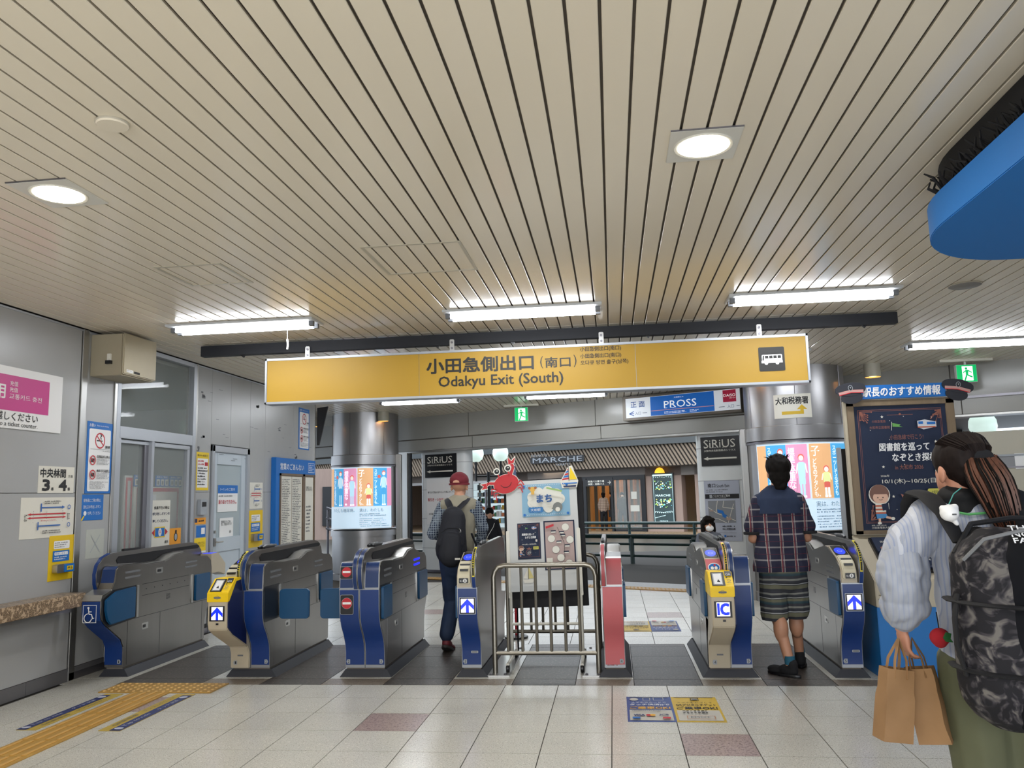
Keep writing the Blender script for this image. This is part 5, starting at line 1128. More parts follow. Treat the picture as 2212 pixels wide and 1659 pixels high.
sc = thing('dark_screen', 'tall dark screen edge standing between the right pillar and the notice board', 'screen', (1.955, 7.15, 0)); MB().box((-.02, 0, .0), (.035, .06, 1.74)).build('screen_body', M_black, sc, bevel=.004); MB().box((-.045, -.01, .0), (-.02, .05, 1.75)).build('screen_edge', M_tagg, sc)

# tax office sign on the right pillar
o = thing('paper_sign', 'paper sign with bent yellow arrow taped on the right steel pillar', 'sign', (2.42, 10.98, 0))
def wr(u, v, h): t = -pi / 2 - .24 + u / .64; return V((cos(t) * (.643 + h), sin(t) * (.643 + h), 2.28 + v))
a = Art(o, wrap=wr); a.rect(M_offw, -.225, 0, .225, .30, 'sheet'); a.text(M_ink, '大和税務署', -.20, .175, .19, .265, bold=.03); YB = mat('arrow_ochre', 'c9a516', .5)
a.rect(YB, -.13, .045, .13, .085); a.rect(YB, .09, .045, .13, .12); a.poly(YB, [(.05, .105), (.17, .105), (.11, .165)]); a.done()

# ================================================================ poster easel with cutouts
ez = thing('poster_easel', 'white wheeled poster easel leaning back behind the steel railing', 'easel', (-.60, 7.0, 0))
tl = Matrix.Translation((0, 0, .58)) @ Matrix.Rotation(rad(-1.6), 4, 'Y') @ Matrix.Rotation(rad(-11), 4, 'X')
def tz(mb): return mb.xf(tl)
tz(MB().box((-.34, .02, -.10), (.36, .07, 1.0))).build('black_backboard', M_blackm, ez, bevel=.003)
tz(MB().rbox((-.315, -.005, .03), (.31, .02, .985), .02, 3, 1)).build('white_panel', mat('easel_white', 'c3c5c4', .4), ez)
tz(MB().rbox((-.325, -.012, -.02), (-.295, .03, .55), .01, 2, 1)).build('side_post', M_offw, ez); tz(MB().rbox((.29, -.012, -.02), (.32, .03, .55), .01, 2, 1)).build('side_post', M_offw, ez)
for x in (-.30, .30):
    MB().tube([(x, -.0, .6), (x * .99, -.02, .06)], .014, 8).build('leg', M_offw, ez); MB().tube([(x, -.30, .065), (x, .32, .065)], .014, 8).build('foot_bar', M_offw, ez)
    for y in (-.28, .30): MB().lathe([(.028, -.014), (.034, -.008), (.034, .008), (.028, .014)], (x, y, .034), 14, axis='X').build('caster', M_black, ez)
MB().tube([(-.29, -.01, .34), (.29, -.01, .34)], .012, 8).build('crossbar', M_offw, ez)
def on_easel(name, label, cat, u, v): 
    o = thing(name, label, cat); o.matrix_world = Matrix.Translation((-.60, 7.0, 0)) @ tl @ Matrix.Translation((u, -.008, v)); return o
o = on_easel('town_sign', 'pale blue cloud-shaped town poster reading まち on the easel', 'poster', -.175, .66); MB().rbox((0, 0, 0), (.42, .002, .29), .008, 2, 1).build('sheet', mat('card_blue', '7ea7bf', .5), o)
a = Art(o, (0, 0, 0), (1, 0, 0), (0, 0, 1)); cr = mat('cloud_cream', 'd9d7cc', .5)
for k in range(9): t = k / 9 * 2 * pi; a.disc(cr, .21 + .125 * cos(t), .15 + .075 * sin(t), .045)
a.disc(cr, .21, .15, .15, ry=.09)
for u in (.02, .40):
    for v in (.02, .27): a.disc(M_bluep, u, v, .012, seg=6)
for k in range(22): a.disc(M_white, .045 + k * .0157, .275, .003, seg=6); a.disc(M_white, .045 + k * .0157, .015, .003, seg=6)
a.text(mat('town_navy', '1d4d86', .5), 'まち', .135, .12, .265, .185, bold=.05); tb = mat('town_blue', '2b6fa8', .5)
for k in range(5): a.disc(tb, .075 + k * .024, .062, .018); a.disc(tb, .075 + k * .024, .045, .016)
a.text(M_white, '大和駅', .078, .042, .165, .066); tn = mat('giraffe', 'd3a546', .5); a.disc(tn, .10, .235, .024); a.rect(tn, .088, .19, .115, .235); a.disc(mat('ear_brown', '9a5a30', .5), .073, .248, .012); a.disc(mat('ear_brown', '9a5a30', .5), .127, .248, .012)
pg = mat('penguin_grey', '6e716e', .5); a.disc(pg, .315, .07, .042); a.disc(cr, .315, .05, .02); a.poly(pg, [(.26, .06), (.285, .075), (.28, .05)]); a.poly(mat('ribbon_green', '8fae6a', .5), [(.225, .25), (.36, .215), (.355, .2), (.222, .235)]); a.done()
o = on_easel('event_poster', 'small navy library event poster on the left of the easel', 'poster', -.225, .30); MB().box((0, 0, 0), (.20, .002, .31)).build('sheet', NV, o, smooth=0); a = Art(o, (0, 0, 0), (1, 0, 0), (0, 0, 1)); event(a, .20, .31, True); a.done()
o = on_easel('map_poster', 'dusty rose quiz map poster with blank circles on the easel', 'poster', .005, .20); MB().box((0, 0, 0), (.27, .002, .42)).build('sheet', NV, o, smooth=0); a = Art(o, (0, 0, 0), (1, 0, 0), (0, 0, 1)); rs = mat('map_rose', 'ab9590', .5)
a.rect(rs, .012, .012, .258, .408); 
for u, v in ((.19, .36), (.065, .265), (.225, .25), (.10, .17), (.14, .10), (.21, .05)): a.disc(M_gink, u, v, .033); a.disc(cr, u, v, .031)
for u, v in ((.085, .315), (.155, .305), (.165, .28), (.13, .225), (.20, .19), (.19, .135)): a.rect(NV, u - .022, v, u + .022, v + .02); a.rect(cr, u - .02, v, u + .02, v + .01)
a.poly(M_red, [(.02, .37), (.09, .39), (.09, .37), (.02, .35)]); a.pline(M_ink, [(.12, .36), (.15, .29), (.175, .22), (.175, .1)], .003); a.rect(cr, .02, .05, .07, .10); a.done()
o = on_easel('paper_boat', 'small drawn sailboat cutout low on the easel', 'cutout', -.14, .10); a = Art(o, (0, 0, 0), (1, 0, 0), (0, 0, 1)); a.poly(M_offw, [(-.05, .03), (.05, .03), (.035, 0), (-.035, 0)], 'hull'); a.poly(mat('sail_yellow', 'c9bc7a', .5), [(0, .035), (0, .14), (.045, .04)], 'sail'); a.poly(M_offw, [(-.005, .035), (-.005, .12), (-.045, .04)], 'sail'); a.line(M_ink, (0, .03), (0, .145), .003, 'mast'); a.done()
# red crab cutout
o = on_easel('crab_cutout', 'red smiling crab cutout on the top left corner of the easel', 'cutout', -.31, .965); o.matrix_world = o.matrix_world @ Matrix.Rotation(rad(-14), 4, 'Y'); rd = mat('crab_red', 'b3232a', .6); wt = M_offw
MB().prism([(.112 * cos(rad(k)), .085 * sin(rad(k))) for k in range(0, 360, 15)], 1, -.016, -.010).build('body', rd, o); MB().prism([(.118 * cos(rad(k)), .09 * sin(rad(k))) for k in range(0, 360, 15)], 1, -.010, -.006).build('outline', wt, o)
def arm(P, w, nm): 
    q = Art(o, (0, -.008, 0), (1, 0, 0), (0, 0, 1)); q.pline(wt, P, w + .01, nm + '_outline'); q.pline(rd, P, w, nm); q.done()
arm([(-.09, .03), (-.15, .05), (-.185, .035)], .024, 'claw_arm'); arm([(.06, .07), (.10, .13), (.09, .17)], .026, 'claw_arm'); 
q = Art(o, (0, -.012, 0), (1, 0, 0), (0, 0, 1)); q.poly(wt, [(.06, .16), (.12, .16), (.15, .225), (.10, .195), (.075, .235)], 'claw'); q.poly(rd, [(.065, .163), (.115, .163), (.14, .21), (.10, .185), (.078, .225)], 'claw'); q.poly(wt, [(-.17, .06), (-.17, .0), (-.24, .01), (-.205, .035), (-.235, .065)], 'claw'); q.poly(rd, [(-.172, .055), (-.172, .007), (-.225, .014), (-.198, .036), (-.222, .06)], 'claw')
for s in (-1, 1):
    for k in range(3): q.pline(rd, [(s * .09, -.03 - .02 * k), (s * (.135 - .01 * k), -.01 - .03 * k), (s * (.15 - .015 * k), -.06 - .03 * k)], .01, 'crab_leg')
for u in (-.045, .045): q.line(rd, (u, .07), (u * 1.1, .11), .012, 'eye_stalk'); q.disc(wt, u * 1.15, .13, .032, 'eye'); q.disc(M_ink, u * 1.15, .128, .022, 'eye'); q.disc(wt, u * 1.15 + .004, .133, .006, 'eye')
q.done(); q = Art(o, (0, -.0165, 0), (1, 0, 0), (0, 0, 1)); q.pline(M_ink, [(-.05, -.0), (-.03, -.025), (0, -.033), (.03, -.025), (.05, 0)], .004, 'smile'); q.done()
o = on_easel('sailboat_cutout', 'striped sailboat cutout on the top right corner of the easel', 'cutout', .245, .90); q = Art(o, (0, -.006, 0), (1, 0, 0), (0, 0, 1)); q.poly(wt, [(-.075, .06), (0, .19), (.035, .20), (.085, .06), (.07, 0), (-.06, 0)], 'outline')
for k in range(5): v0 = .07 + k * .021; s0 = -.062 + k * .012; q.poly([M_red, M_bluep][k % 2], [(s0, v0), (.0, v0 + .006), (0, v0 + .022), (s0 + .012, v0 + .016)], 'sail')
q.poly(M_yelp, [(.008, .072), (.075, .072), (.02, .185)], 'sail'); q.poly(M_bluep, [(-.06, .045), (.075, .045), (.072, .035), (-.057, .035)], 'hull'); q.poly(M_navy, [(-.05, .02), (.065, .02), (.06, .006), (-.045, .006)], 'hull'); q.line(M_ink, (.003, .06), (.003, .20), .004, 'mast'); q.done()
o = thing('folded_umbrella', 'folded blue umbrella tip rising behind the crab cutout', 'umbrella', (-.90, 7.45, 1.2)); MB().lathe([(.001, .53), (.012, .50), (.03, .36), (.045, .2), (.04, 0)], (0, 0, 0), 10).build('canopy', mat('umbrella_blue', '4d5876', .6), o); MB().tube([(0, 0, -1.2), (0, 0, .1)], .008, 6).build('shaft', M_black, o)
for x, y, l in ((-1.02, 8.3, 'red stanchion pole just beyond the narrow blue gate'),):
    o = thing('red_pole', l, 'pole', (x, y, 0)); MB().tube([(0, 0, 0), (0, 0, 1.10)], .012, 8).build('pole', M_red, o); MB().tube([(0, 0, .8), (0, 0, .84)], .015, 8).build('white_band', M_white, o); MB().lathe([(.12, 0), (.12, .02), (.02, .03)], (0, 0, 0), 16).build('foot', M_black, o)
# ================================================================ things on and beyond the fascia line
def fthing(name, label, cat, s, d, z): 
    o = bpy.data.objects.new(name, None); COL.objects.link(o); p = FP(s, d, z)
    o.matrix_world = Matrix(((D_.x, -N_.x, 0, p.x), (D_.y, -N_.y, 0, p.y), (0, 0, 1, p.z), (0, 0, 0, 1))); return tag(o, label, cat)
def S_(x): return (x) / .8876      # fascia coordinate from X
# PROSS light box
x0, x1 = .30, 2.02
o = fthing('shop_sign', 'long blue and white shop sign reading PROSS on the beige fascia', 'sign', S_(x0), .03, 2.545); w = S_(x1 - x0)
MB().box((0, -.16, 0), (w, 0, .385)).build('sign_case', mat('sign_bronze', '6e675e', .45, .3), o, bevel=.004)
a = Art(o, (0, -.161, 0), (1, 0, 0), (0, 0, 1)); SW = mat('sign_lit_white', 'd6dce4', .5, emit=.42); SB = mat('sign_lit_blue', '0a5cb0', .5, emit=.42)
a.rect(SW, .06, .04, w - .01, .35); a.rect(SB, .49, .045, 1.53, .345); a.text(mat('sign_deepblue', '1b4f98', .5), '正 面', .15, .20, .39, .29, bold=.02); a.text(M_gink, '入口', .22, .08, .32, .13); a.pline(mat('sign_deepblue', '1b4f98', .5), [(.20, .14), (.12, .105), (.20, .07)], .012); a.rect(M_gink, .35, .10, .43, .108); a.rect(mat('sign_deepblue', '1b4f98', .5), .13, .10, .20, .11)
LW = mat('sign_letter', 'eef0f2', .5, emit=.6); a.text(LW, 'PROSS', .72, .15, 1.25, .26, bold=-.01)
for u in (.722, .84, ): a.rect(LW, u, .148, u + .05, .154); 
a.text(LW, '大和駅ビル', .89, .295, 1.05, .315); a.rect(mat('sign_rose', 'b98a93', .5, emit=.3), .50, .118, 1.52, .128); a.dots(LW, .72, .06, 1.1, .10, 2); a.dots(LW, 1.14, .06, 1.3, .10, 2)
a.rect(mat('daiso_red', 'a8163c', .5, emit=.3), 1.67, .16, 1.87, .34); a.text(LW, 'DAISO', 1.68, .24, 1.86, .28); a.text(LW, 'ダイソー', 1.77, .205, 1.86, .23); a.text(M_gink, '入口', 1.73, .07, 1.83, .12); a.rect(M_gink, 1.60, .09, 1.69, .098); a.rect(M_gink, 1.87, .09, 1.92, .098); a.done()
# white rounded columns with SIRIUS signs
def white_col(x0, x1, label, which, dp=.75):
    s0, s1 = S_(x0), S_(x1); o = fthing('white_column', label, 'column', s0, -.12, 0); w = s1 - s0
    MB().rbox((0, 0, 0), (w, dp, 2.27), .14, 5, 2).build('column_body', mat('column_white', 'dcdfdf', .3, vary=.03), o); z = [.45, 1.0, 1.55, 2.05]
    for q in z: MB().rbox((-.003, -.003, q), (w + .003, dp + .003, q + .006), .14, 5, 2).build('joint_line', M_grey, o)
    MB().rbox((-.01, -.01, 0), (w + .01, dp + .01, .05), .14, 5, 2).build('column_foot', M_dsteel, o)
    return o, w
oL, wL = white_col(-3.78, -2.75, 'white rounded column with a black SiRiUS sign, left, behind the man in the red cap', 0, .3)
oR, wR = white_col(1.22, 2.0, 'white rounded column with a black SiRiUS sign and area map, beside the right pillar', 1)
def sirius(x0, x1, z0, z1, label):
    o = fthing('direction_sign', label, 'sign', S_(x0), -.10, z0); w = S_(x1 - x0); h = z1 - z0; MB().box((0, -.005, 0), (w, .012, h)).build('sign_board', M_black, o)
    a = Art(o, (0, -.006, 0), (1, 0, 0), (0, 0, 1)); a.text(M_offw, 'SiRiUS', w * .08, h * .62, w * .88, h * .90, bold=-.012); a.text(M_offw, '大和市文化創造拠点シリウス', w * .08, h * .49, w * .88, h * .56, bold=.01)
    for u in (.085, .24, .34, .55, .62, .74): a.rect(M_offw, w * (u), h * .617, w * (u + .06), h * .628)
    a.rect(M_offw, w * .16, h * .23, w * .9, h * .285); a.poly(M_offw, [(w * .06, h * .258), (w * .18, h * .32), (w * .18, h * .195)]); a.done()
sirius(-3.62, -2.94, 1.78, 2.22, 'black SiRiUS sign with left arrow on the left white column'); sirius(1.335, 1.885, 1.775, 2.222, 'black SiRiUS sign with left arrow on the right white column')
o = fthing('police_notice', 'white notice with red Japanese lines on the left white column', 'notice', S_(-3.60), -.110, .9); w = S_(.85); MB().box((0, 0, 0), (w, .004, .86)).build('sheet', M_white, o)
a = Art(o, (0, 0, 0), (1, 0, 0), (0, 0, 1)); a.text(M_ink, '客引き行為は法令により禁止されています', .03, .58, .78, .62, bold=.01); a.text(M_red, '客引き・つきまといをされたら', .03, .43, .78, .49, bold=.02); a.text(M_red, 'すぐ110番', .25, .33, .6, .385, bold=.02); a.text(M_ink, '大和警察署 261-0110', .05, .17, .6, .21, bold=.01); a.done()
o = fthing('area_map', 'grey South Exit area map board on the right white column', 'map', S_(1.345), -.110, .65); w = S_(.49); MB().box((0, 0, 0), (w, .006, .90)).build('map_board', mat('map_lilac', 'a9aebc', .45), o)
a = Art(o, (0, 0, 0), (1, 0, 0), (0, 0, 1)); a.text(M_ink, '南口', .06, .80, .18, .86, bold=.03); a.text(M_ink, 'South Exit', .20, .80, .40, .845, bold=.01); a.dots(M_gink, .03, .72, .4, .78, 2); a.rect(M_black, .01, .63, w - .01, .70); a.rect(M_tagg, .08, .64, .12, .69); a.text(M_white, 'バスのりばご案内', .13, .655, .40, .69); a.text(M_white, 'Bus Stop Information', .13, .637, .34, .65)
MG = mat('map_grey', '7d8085', .5); a.rect(MG, .05, .27, .47, .60)
for p in ([(.05, .5), (.17, .42), (.47, .3)], [(.2, .6), (.17, .42)], [(.35, .27), (.45, .55)], [(.3, .6), (.28, .5), (.45, .48)], [(.05, .35), (.2, .33), (.33, .27)]): a.pline(M_offw, p, .008)
a.poly(M_bluep, [(.19, .47), (.28, .45), (.30, .40), (.34, .38), (.31, .34), (.27, .36), (.26, .41), (.2, .42)]); a.rect(mat('map_tan', 'a58f82', .5), .33, .31, .40, .35); a.rect(mat('map_tan', 'a58f82', .5), .07, .44, .13, .46); a.dots(M_ink, .26, .16, .47, .24, 2); a.rect(M_gink, .2, .12, .47, .123); a.rect(M_bluep, .28, .06, .31, .09); a.dots(M_ink, .32, .06, .47, .085, 1); a.done()
o = fthing('foil_strip', 'crinkled silver foil strip hanging at the right pillar edge', 'foil', S_(1.99), -.02, .85); R = random.Random(2); mb = MB(); nx, nz = 6, 34; 
for i in range(nz + 1):
    for j in range(nx + 1): mb.v.append((j * .02, -.05 + R.uniform(-.02, .02), 1.0 * i / nz))
for i in range(nz):
    for j in range(nx): k = i * (nx + 1) + j; mb.f.append((k, k + 1, k + nx + 2, k + nx + 1))
mb.build('foil', mat('silver_foil', 'e0dfdc', .12, 1), o, smooth=0)
# ---- street lamps outside
M_globe = mat('lamp_globe', 'd8efe6', .2, emit=.85); M_core = mat('lamp_core', 'f6fff8', .2, emit=6)
def globe_lamp(p, label, arm, h=2.42, second=None):
    t = thing('street_lamp', label, 'street lamp', (p[0], p[1], -.35))
    MB().tube([(0, 0, 0), (0, 0, h - .05)], .045, 12).build('post', M_black, t)
    tips = [arm] + ([second] if second else [])
    for s in tips:
        MB().tube([(0, 0, h - .15), (s, 0, h - .15)], .022, 8).tube([(s, 0, h - .28), (s, 0, h + .22)], .03, 8).build('arm', M_black, t)
        MB().lathe([(.001, h + .22), (.09, h + .22), (.17, h + .29), (.205, h + .40), (.195, h + .50), (.16, h + .57), (.001, h + .57)], (s, 0, 0), 24).build('globe', M_globe, t); MB().lathe([(.10, h + .56), (.10, h + .62), (.02, h + .64)], (s, 0, 0), 16).build('globe_cap', M_dsteel, t)
        L = bpy.data.lights.new('lamp_glow', 'POINT'); L.energy = 30; L.color = (.9, 1, .95); L.shadow_soft_size = .3; q = bpy.data.objects.new('lamp_glow', L); COL.objects.link(q); q.location = (p[0] + s, p[1], -.35 + h + .75)
globe_lamp((-3.13, 20.5), 'black street lamp with two lit glass globes seen above the crab cutout', -.32, 2.40, .32); globe_lamp((-4.58, 25), 'black street lamp with a single lit globe right behind the red cap', .0, 2.2); globe_lamp((5.83, 13.5), 'street lamp with one large lit globe at the right above the partition', .0, 2.24)
# ---- shop building across the plaza
def sh(x): return 34 - .519 * x
def SPt(s, d=0, z=0): b = V((0, 34, 0)) + D_ * s + N_ * d; return V((b.x, b.y, z))
bld = bpy.data.objects.new('station_shop_building', None); COL.objects.link(bld); p = SPt(0); bld.matrix_world = Matrix(((D_.x, -N_.x, 0, p.x), (D_.y, -N_.y, 0, p.y), (0, 0, 1, -.35), (0, 0, 0, 1)))
tag(bld, 'shop building across the plaza with diagonal slatted canopy and glass entrance', 'building')
def bbox(a, b, n, m, **k): return MB().box(a, b).build(n, m, bld, **k)
M_brk = mat('rose_cladding', 'a38c80', .6, vary=.05, stretch=(8, 8, .5)); M_dk = mat('canopy_dark', '2b2622', .7); M_sl = mat('canopy_slat', '8c7b69', .55)
# canopy band: dark back board with leaning slats
CZ0, CZ1 = 2.72, 3.55
bbox((-20, -.9, CZ0), (13, -.8, CZ1), 'canopy_board', M_dk); bbox((-20, -1.1, CZ1), (13, 6, CZ1 + .4), 'canopy_fascia', mat('canopy_grey', '4a4f50', .5)); bbox((-20, -.8, CZ0 - .02), (13, 3.2, CZ0 + .03), 'canopy_soffit', mat('soffit_grey', '6f665f', .6))
cs = MB().add([(0, 0, 0), (.085, 0, 0), (.085, .05, 0), (0, .05, 0), (-.50, 0, CZ1 - CZ0), (-.415, 0, CZ1 - CZ0), (-.415, .05, CZ1 - CZ0), (-.50, .05, CZ1 - CZ0)], [(0, 3, 2, 1), (4, 5, 6, 7), (0, 1, 5, 4), (1, 2, 6, 5), (2, 3, 7, 6), (3, 0, 4, 7)]).mesh('canopy_slat', M_sl, 0)
for k in range(200): put(cs, 'canopy_slat', bld, (-19.4 + k * .16, -.95, CZ0))
# walls, piers and openings under the canopy (local x from left to right)
for a_, b_ in ((-19.5, -12.3), (1.50, 3.05), (-4.9, -4.2)): bbox((a_, 0, 0), (b_, .4, CZ0), 'pier', M_brk)
for a_, b_ in ((3.6, 3.8), (6.2, 12.8)): bbox((a_, 0, 0), (b_, .3, CZ0), 'pier', M_brk)
bbox((-15.5, 0, 2.35), (12.8, .3, CZ0), 'lintel', mat('lintel_grey', '8f8680', .6)); bbox((-15.5, -.5, -.02), (12.8, 9, .15), 'shop_floor', speckle('shop_floor', '9c8468', '7c6850', .3, 20))
bbox((-2.6, 0, .12), (-1.5, .12, 2.35), 'brick_pier', mat('brown_brick', '6e6258', .7, bump=.4, bscale=18))
bbox((-15.5, 8.6, 0), (12.8, 9, 3.4), 'back_wall', mat('shop_back', '9a8c78', .6)); bbox((-15.5, 0, 3.0), (12.8, 9, 3.1), 'shop_ceiling', mat('shop_ceiling', 'b8aa98', .6)); bbox((-15.5, .3, .1), (-15.4, 8.6, 3), 'side_wall', M_brk); bbox((12.7, .3, .1), (12.8, 8.6, 3), 'side_wall', M_brk)
for x in (-1.45, .0, 1.36, 1.46): bbox((x - .05, -.08, .12), (x + .05, .05, 2.36), 'door_post', M_black)
bbox((-1.5, -.06, 2.24), (1.5, .06, 2.42), 'door_header', M_black); bbox((.0, -.02, .15), (1.36, .0, .24), 'door_rail', M_black); bbox((.62, -.02, .2), (.68, .02, 2.24), 'door_stile', M_black)
for x0_, x1_ in ((.05, .62), (.68, 1.31)): bbox((x0_, -.012, .22), (x1_, -.004, 2.28), 'glass_pane', M_glass)
o_ = bbox((.85, -.03, 1.45), (1.1, -.015, 1.75), 'door_poster', M_offw); bbox((.8, -.03, .95), (1.2, -.015, 1.2), 'door_poster', M_offw)
for k in range(10): bbox((-1.42, .6 + k * .7, .12), (-1.34, .85 + k * .7, 2.7), 'wood_column', mat('warm_wood', 'b5793e', .5))
for k in range(6): MB().lathe([(.001, 2.99), (.14, 2.99)], (-1.0 + (k % 3) * 1.0, 1.5 + (k // 3) * 3, 0), 12).build('shop_light', mat('warm_lamp', 'fff0cf', .4, emit=8), bld)
# lit shopfront on the left with shelves of goods
M_cool = mat('cool_display', 'cfe2e8', .5, emit=.75)
for a_, b_ in ((-12.2, -9.4), (-9.2, -7.3), (-6.6, -5.0)):
    bbox((a_, 3.2, .12), (b_, 3.3, 2.35), 'lit_back_panel', M_cool); bbox((a_, .0, .12), (a_ + .08, .08, 2.35), 'shop_mullion', M_dsteel); bbox((b_ - .08, .0, .12), (b_, .08, 2.35), 'shop_mullion', M_dsteel)
    R = random.Random(int(a_ * 10)); cols = ['b8433a', '3c6fa0', 'd9d9d2', '4f8a63', 'c9a23a', '7f8f98', 'e8e8e6', '30404a', 'cf7a4a', '9fc3cf']
    goods = {}
    for r in range(6):
        z = .35 + r * .33; bbox((a_ + .1, 2.7, z), (b_ - .1, 3.2, z + .02), 'shelf', M_white)
        x = a_ + .15
        while x < b_ - .2:
            w = R.uniform(.05, .16); h = R.uniform(.12, .26); c = R.choice(cols); goods.setdefault(c, MB()).box((x, 2.72, z + .02), (x + w, 2.85, z + .02 + h)); x += w + R.uniform(.01, .05)
    for c, q in goods.items(): q.build('shelf_goods', mat('goods_' + c, c, .5), bld, kind='stuff', smooth=0)
bbox((-12.3, -.02, 2.30), (-4.6, .02, 2.42), 'shop_header', M_white)
# MARCHE sign and lit menu panel
mp = thing('shop_name_sign', 'black shop name sign reading ODAKYU MARCHE on the slatted canopy', 'sign'); mp.matrix_world = bld.matrix_world @ Matrix.Translation((-3.3, -1.06, 2.98))
MB().rbox((-.05, 0, .05), (2.6, .03, .33), .08, 4, 1).build('sign_board', M_black, mp); a = Art(mp, (0, -.002, 0), (1, 0, 0), (0, 0, 1)); a.text(M_tagg, 'MARCHE', .08, .08, 2.5, .29, bold=.0); a.text(M_tagg, 'ODAKYU', 0, .34, .8, .44); a.text(M_tagg, 'YAMATO', 1.2, -.08, 1.9, .02); a.done()
mp = thing('lit_menu_panel', 'tall backlit dark panel with fairy lights and produce drawings beside the shop entrance', 'panel'); mp.matrix_world = bld.matrix_world @ Matrix.Translation((1.84, -.06, .50)) @ Matrix.Diagonal((.90, 1, .97, 1))
MB().box((-.03, 0, -.03), (1.0, .05, 2.02)).build('panel_frame', M_black, mp); a = Art(mp, (0, -.002, 0), (1, 0, 0), (0, 0, 1)); a.rect(mat('panel_slate', '2f4244', .4, emit=.35), 0, 0, .97, 1.99); LWH = mat('chalk_lit', 'cfeef0', .5, emit=1); a.frame(LWH, .03, .03, .94, 1.96, .012)
R = random.Random(8)
for v0, v1, n in ((1.35, 1.7, 46), (.62, .95, 50)):
    for k in range(n): a.disc([LWH, mat('lit_green', '9ccf6a', .5, emit=.9), mat('lit_yel', 'e6e07a', .5, emit=.9), mat('lit_cyan', '78c8d8', .5, emit=.9)][k % 4], R.uniform(.1, .88), R.uniform(v0, v1), R.uniform(.012, .035), seg=7)
a.text(LWH, 'MARCHE', .15, 1.06, .85, 1.14, bold=.02); a.text(LWH, 'MARCHE', .3, .05, .68, .09); a.rect(LWH, .03, 1.9, .94, 1.95)
for k in range(9): a.disc(LWH, .1 + k * .1, .40 + .002 * (k - 4) ** 2, .022, seg=7); a.disc(LWH, .1 + k * .06, .2 + .012 * k, .018, seg=7); a.disc(LWH, .1 + k * .1, 1.86 - .01 * (k % 3), .02, seg=7)
a.pline(LWH, [(.1, .45), (.5, .42), (.9, .47)], .01); a.done()
o = thing('amber_lamp', 'amber dome lamp above the lit menu panel', 'lamp'); o.matrix_world = bld.matrix_world @ Matrix.Translation((2.25, -.25, 2.46)); MB().lathe([(.20, 0), (.18, .09), (.11, .18), (.001, .22)], (0, 0, 0), 20).build('shade', mat('amber_lit', 'f0b030', .4, emit=1.6), o)
# direction signs outside
for i, (x, z, s, lab, ar) in enumerate(((-1.45, 1.72, ('コミュニティバス乗り場', 'のるっと・やまとんGO'), 'black bus stop direction sign with left arrow before the shop entrance', -1), (-.05, 2.0, ('高速バス乗り場', '林間・相鉄バス'), 'black bus direction sign with right arrow above the glass door', 1))):
    o = thing('bus_direction_sign', lab, 'sign'); o.matrix_world = bld.matrix_world @ Matrix.Translation((x, -2.2, z)) @ Matrix.Diagonal((.60, 1, .72, 1)); w = 2.0; MB().box((0, 0, 0), (w, .04, .36)).build('sign_board', M_black, o); a = Art(o, (0, -.001, 0), (1, 0, 0), (0, 0, 1))
    u = .45 if ar < 0 else .2; a.text(M_offw, s[0], u, .2, u + 1.2, .31, bold=.015); a.text(M_offw, s[1], u, .05, u + 1.2, .16, bold=.015); c = .2 if ar < 0 else 1.75; a.rect(M_offw, c - .1, .17, c + .1, .19); a.pline(M_offw, [(c + ar * .02, .27), (c + ar * .11, .18), (c + ar * .02, .09)], .025); a.done()
sp_ = thing('sign_post', 'dark post carrying the bus direction signs outside', 'post'); sp_.matrix_world = bld.matrix_world @ Matrix.Translation((-.12, -2.15, 0)); MB().box((-.06, 0, 0), (.06, .1, 2.3)).build('post', M_black, sp_)
# green small display and camera by the right column
o = fthing('info_display', 'small pale green display box hanging beside the right white column', 'display', S_(.94), -1.6, 1.93); MB().box((0, 0, 0), (.33, .1, .34)).build('case', M_tagg, o); a = Art(o, (0, 0, 0), (1, 0, 0), (0, 0, 1)); a.rect(mat('display_green', 'a9cfa4', .5, emit=.4), .02, .02, .31, .32); a.dots(M_ink, .05, .15, .29, .3, 2, cw=.045); a.rect(M_ink, .02, .12, .31, .125); a.done(); MB().tube([(.16, .05, .34), (.16, .05, .9)], .02).build('hanger', M_dsteel, o)
o = fthing('security_camera', 'white security camera under the pale green display', 'camera', S_(1.05), -1.4, 1.72); MB().tube([(-.16, -.1, 0), (.1, 0, .06)], .045, 10).build('body', M_offw, o); MB().tube([(.05, 0, .06), (.12, 0, .2)], .012).build('arm', M_dsteel, o)
o = fthing('utility_post', 'slim steel utility post just left of the right white column', 'post', S_(1.12), -1.3, -.35); MB().tube([(0, 0, 0), (0, 0, 2.9)], .05, 12).build('post', M_steel2, o); MB().box((-.09, -.08, .75), (.05, .0, 1.1)).build('meter_box', M_tagg, o); MB().box((-.06, -.055, 1.6), (.06, -.05, 2.1)).build('name_plate', M_black, o)
# guard rails of dark green pipe across the plaza, and a bench rail
M_gr = mat('rail_green', '14302e', .4)
def guard(s0, s1, d, label, h=.88, z0=-.35):
    o = fthing('guard_rail', label, 'guard rail', s0, -d, z0); w = s1 - s0
    for z in (h, h - .15, h - .38): MB().tube([(0, 0, z), (w, 0, z)], .045 if z == h else .025, 8).build('rail', M_gr, o)
    n = max(2, int(w / 2)); 
    for k in range(n + 1): MB().tube([(w * k / n, 0, 0), (w * k / n, 0, h)], .045, 8).build('post', M_gr, o)
guard(-8, -4.6, 3.0, 'dark green pipe guard rail seen past the left column'); guard(-2.6, .25, 3.0, 'dark green pipe guard rail behind the easel and pink gate'); guard(.42, 5.5, 2.2, 'dark green pipe guard rail right of the pink gate')
guard(-7, 9.5, 10.5, 'slender dark barrier rail across the middle of the plaza', .82)
o = fthing('stair_handrail', 'steel stair handrail at the far left beyond the wall end', 'handrail', -9.3, -2.4, -.35)
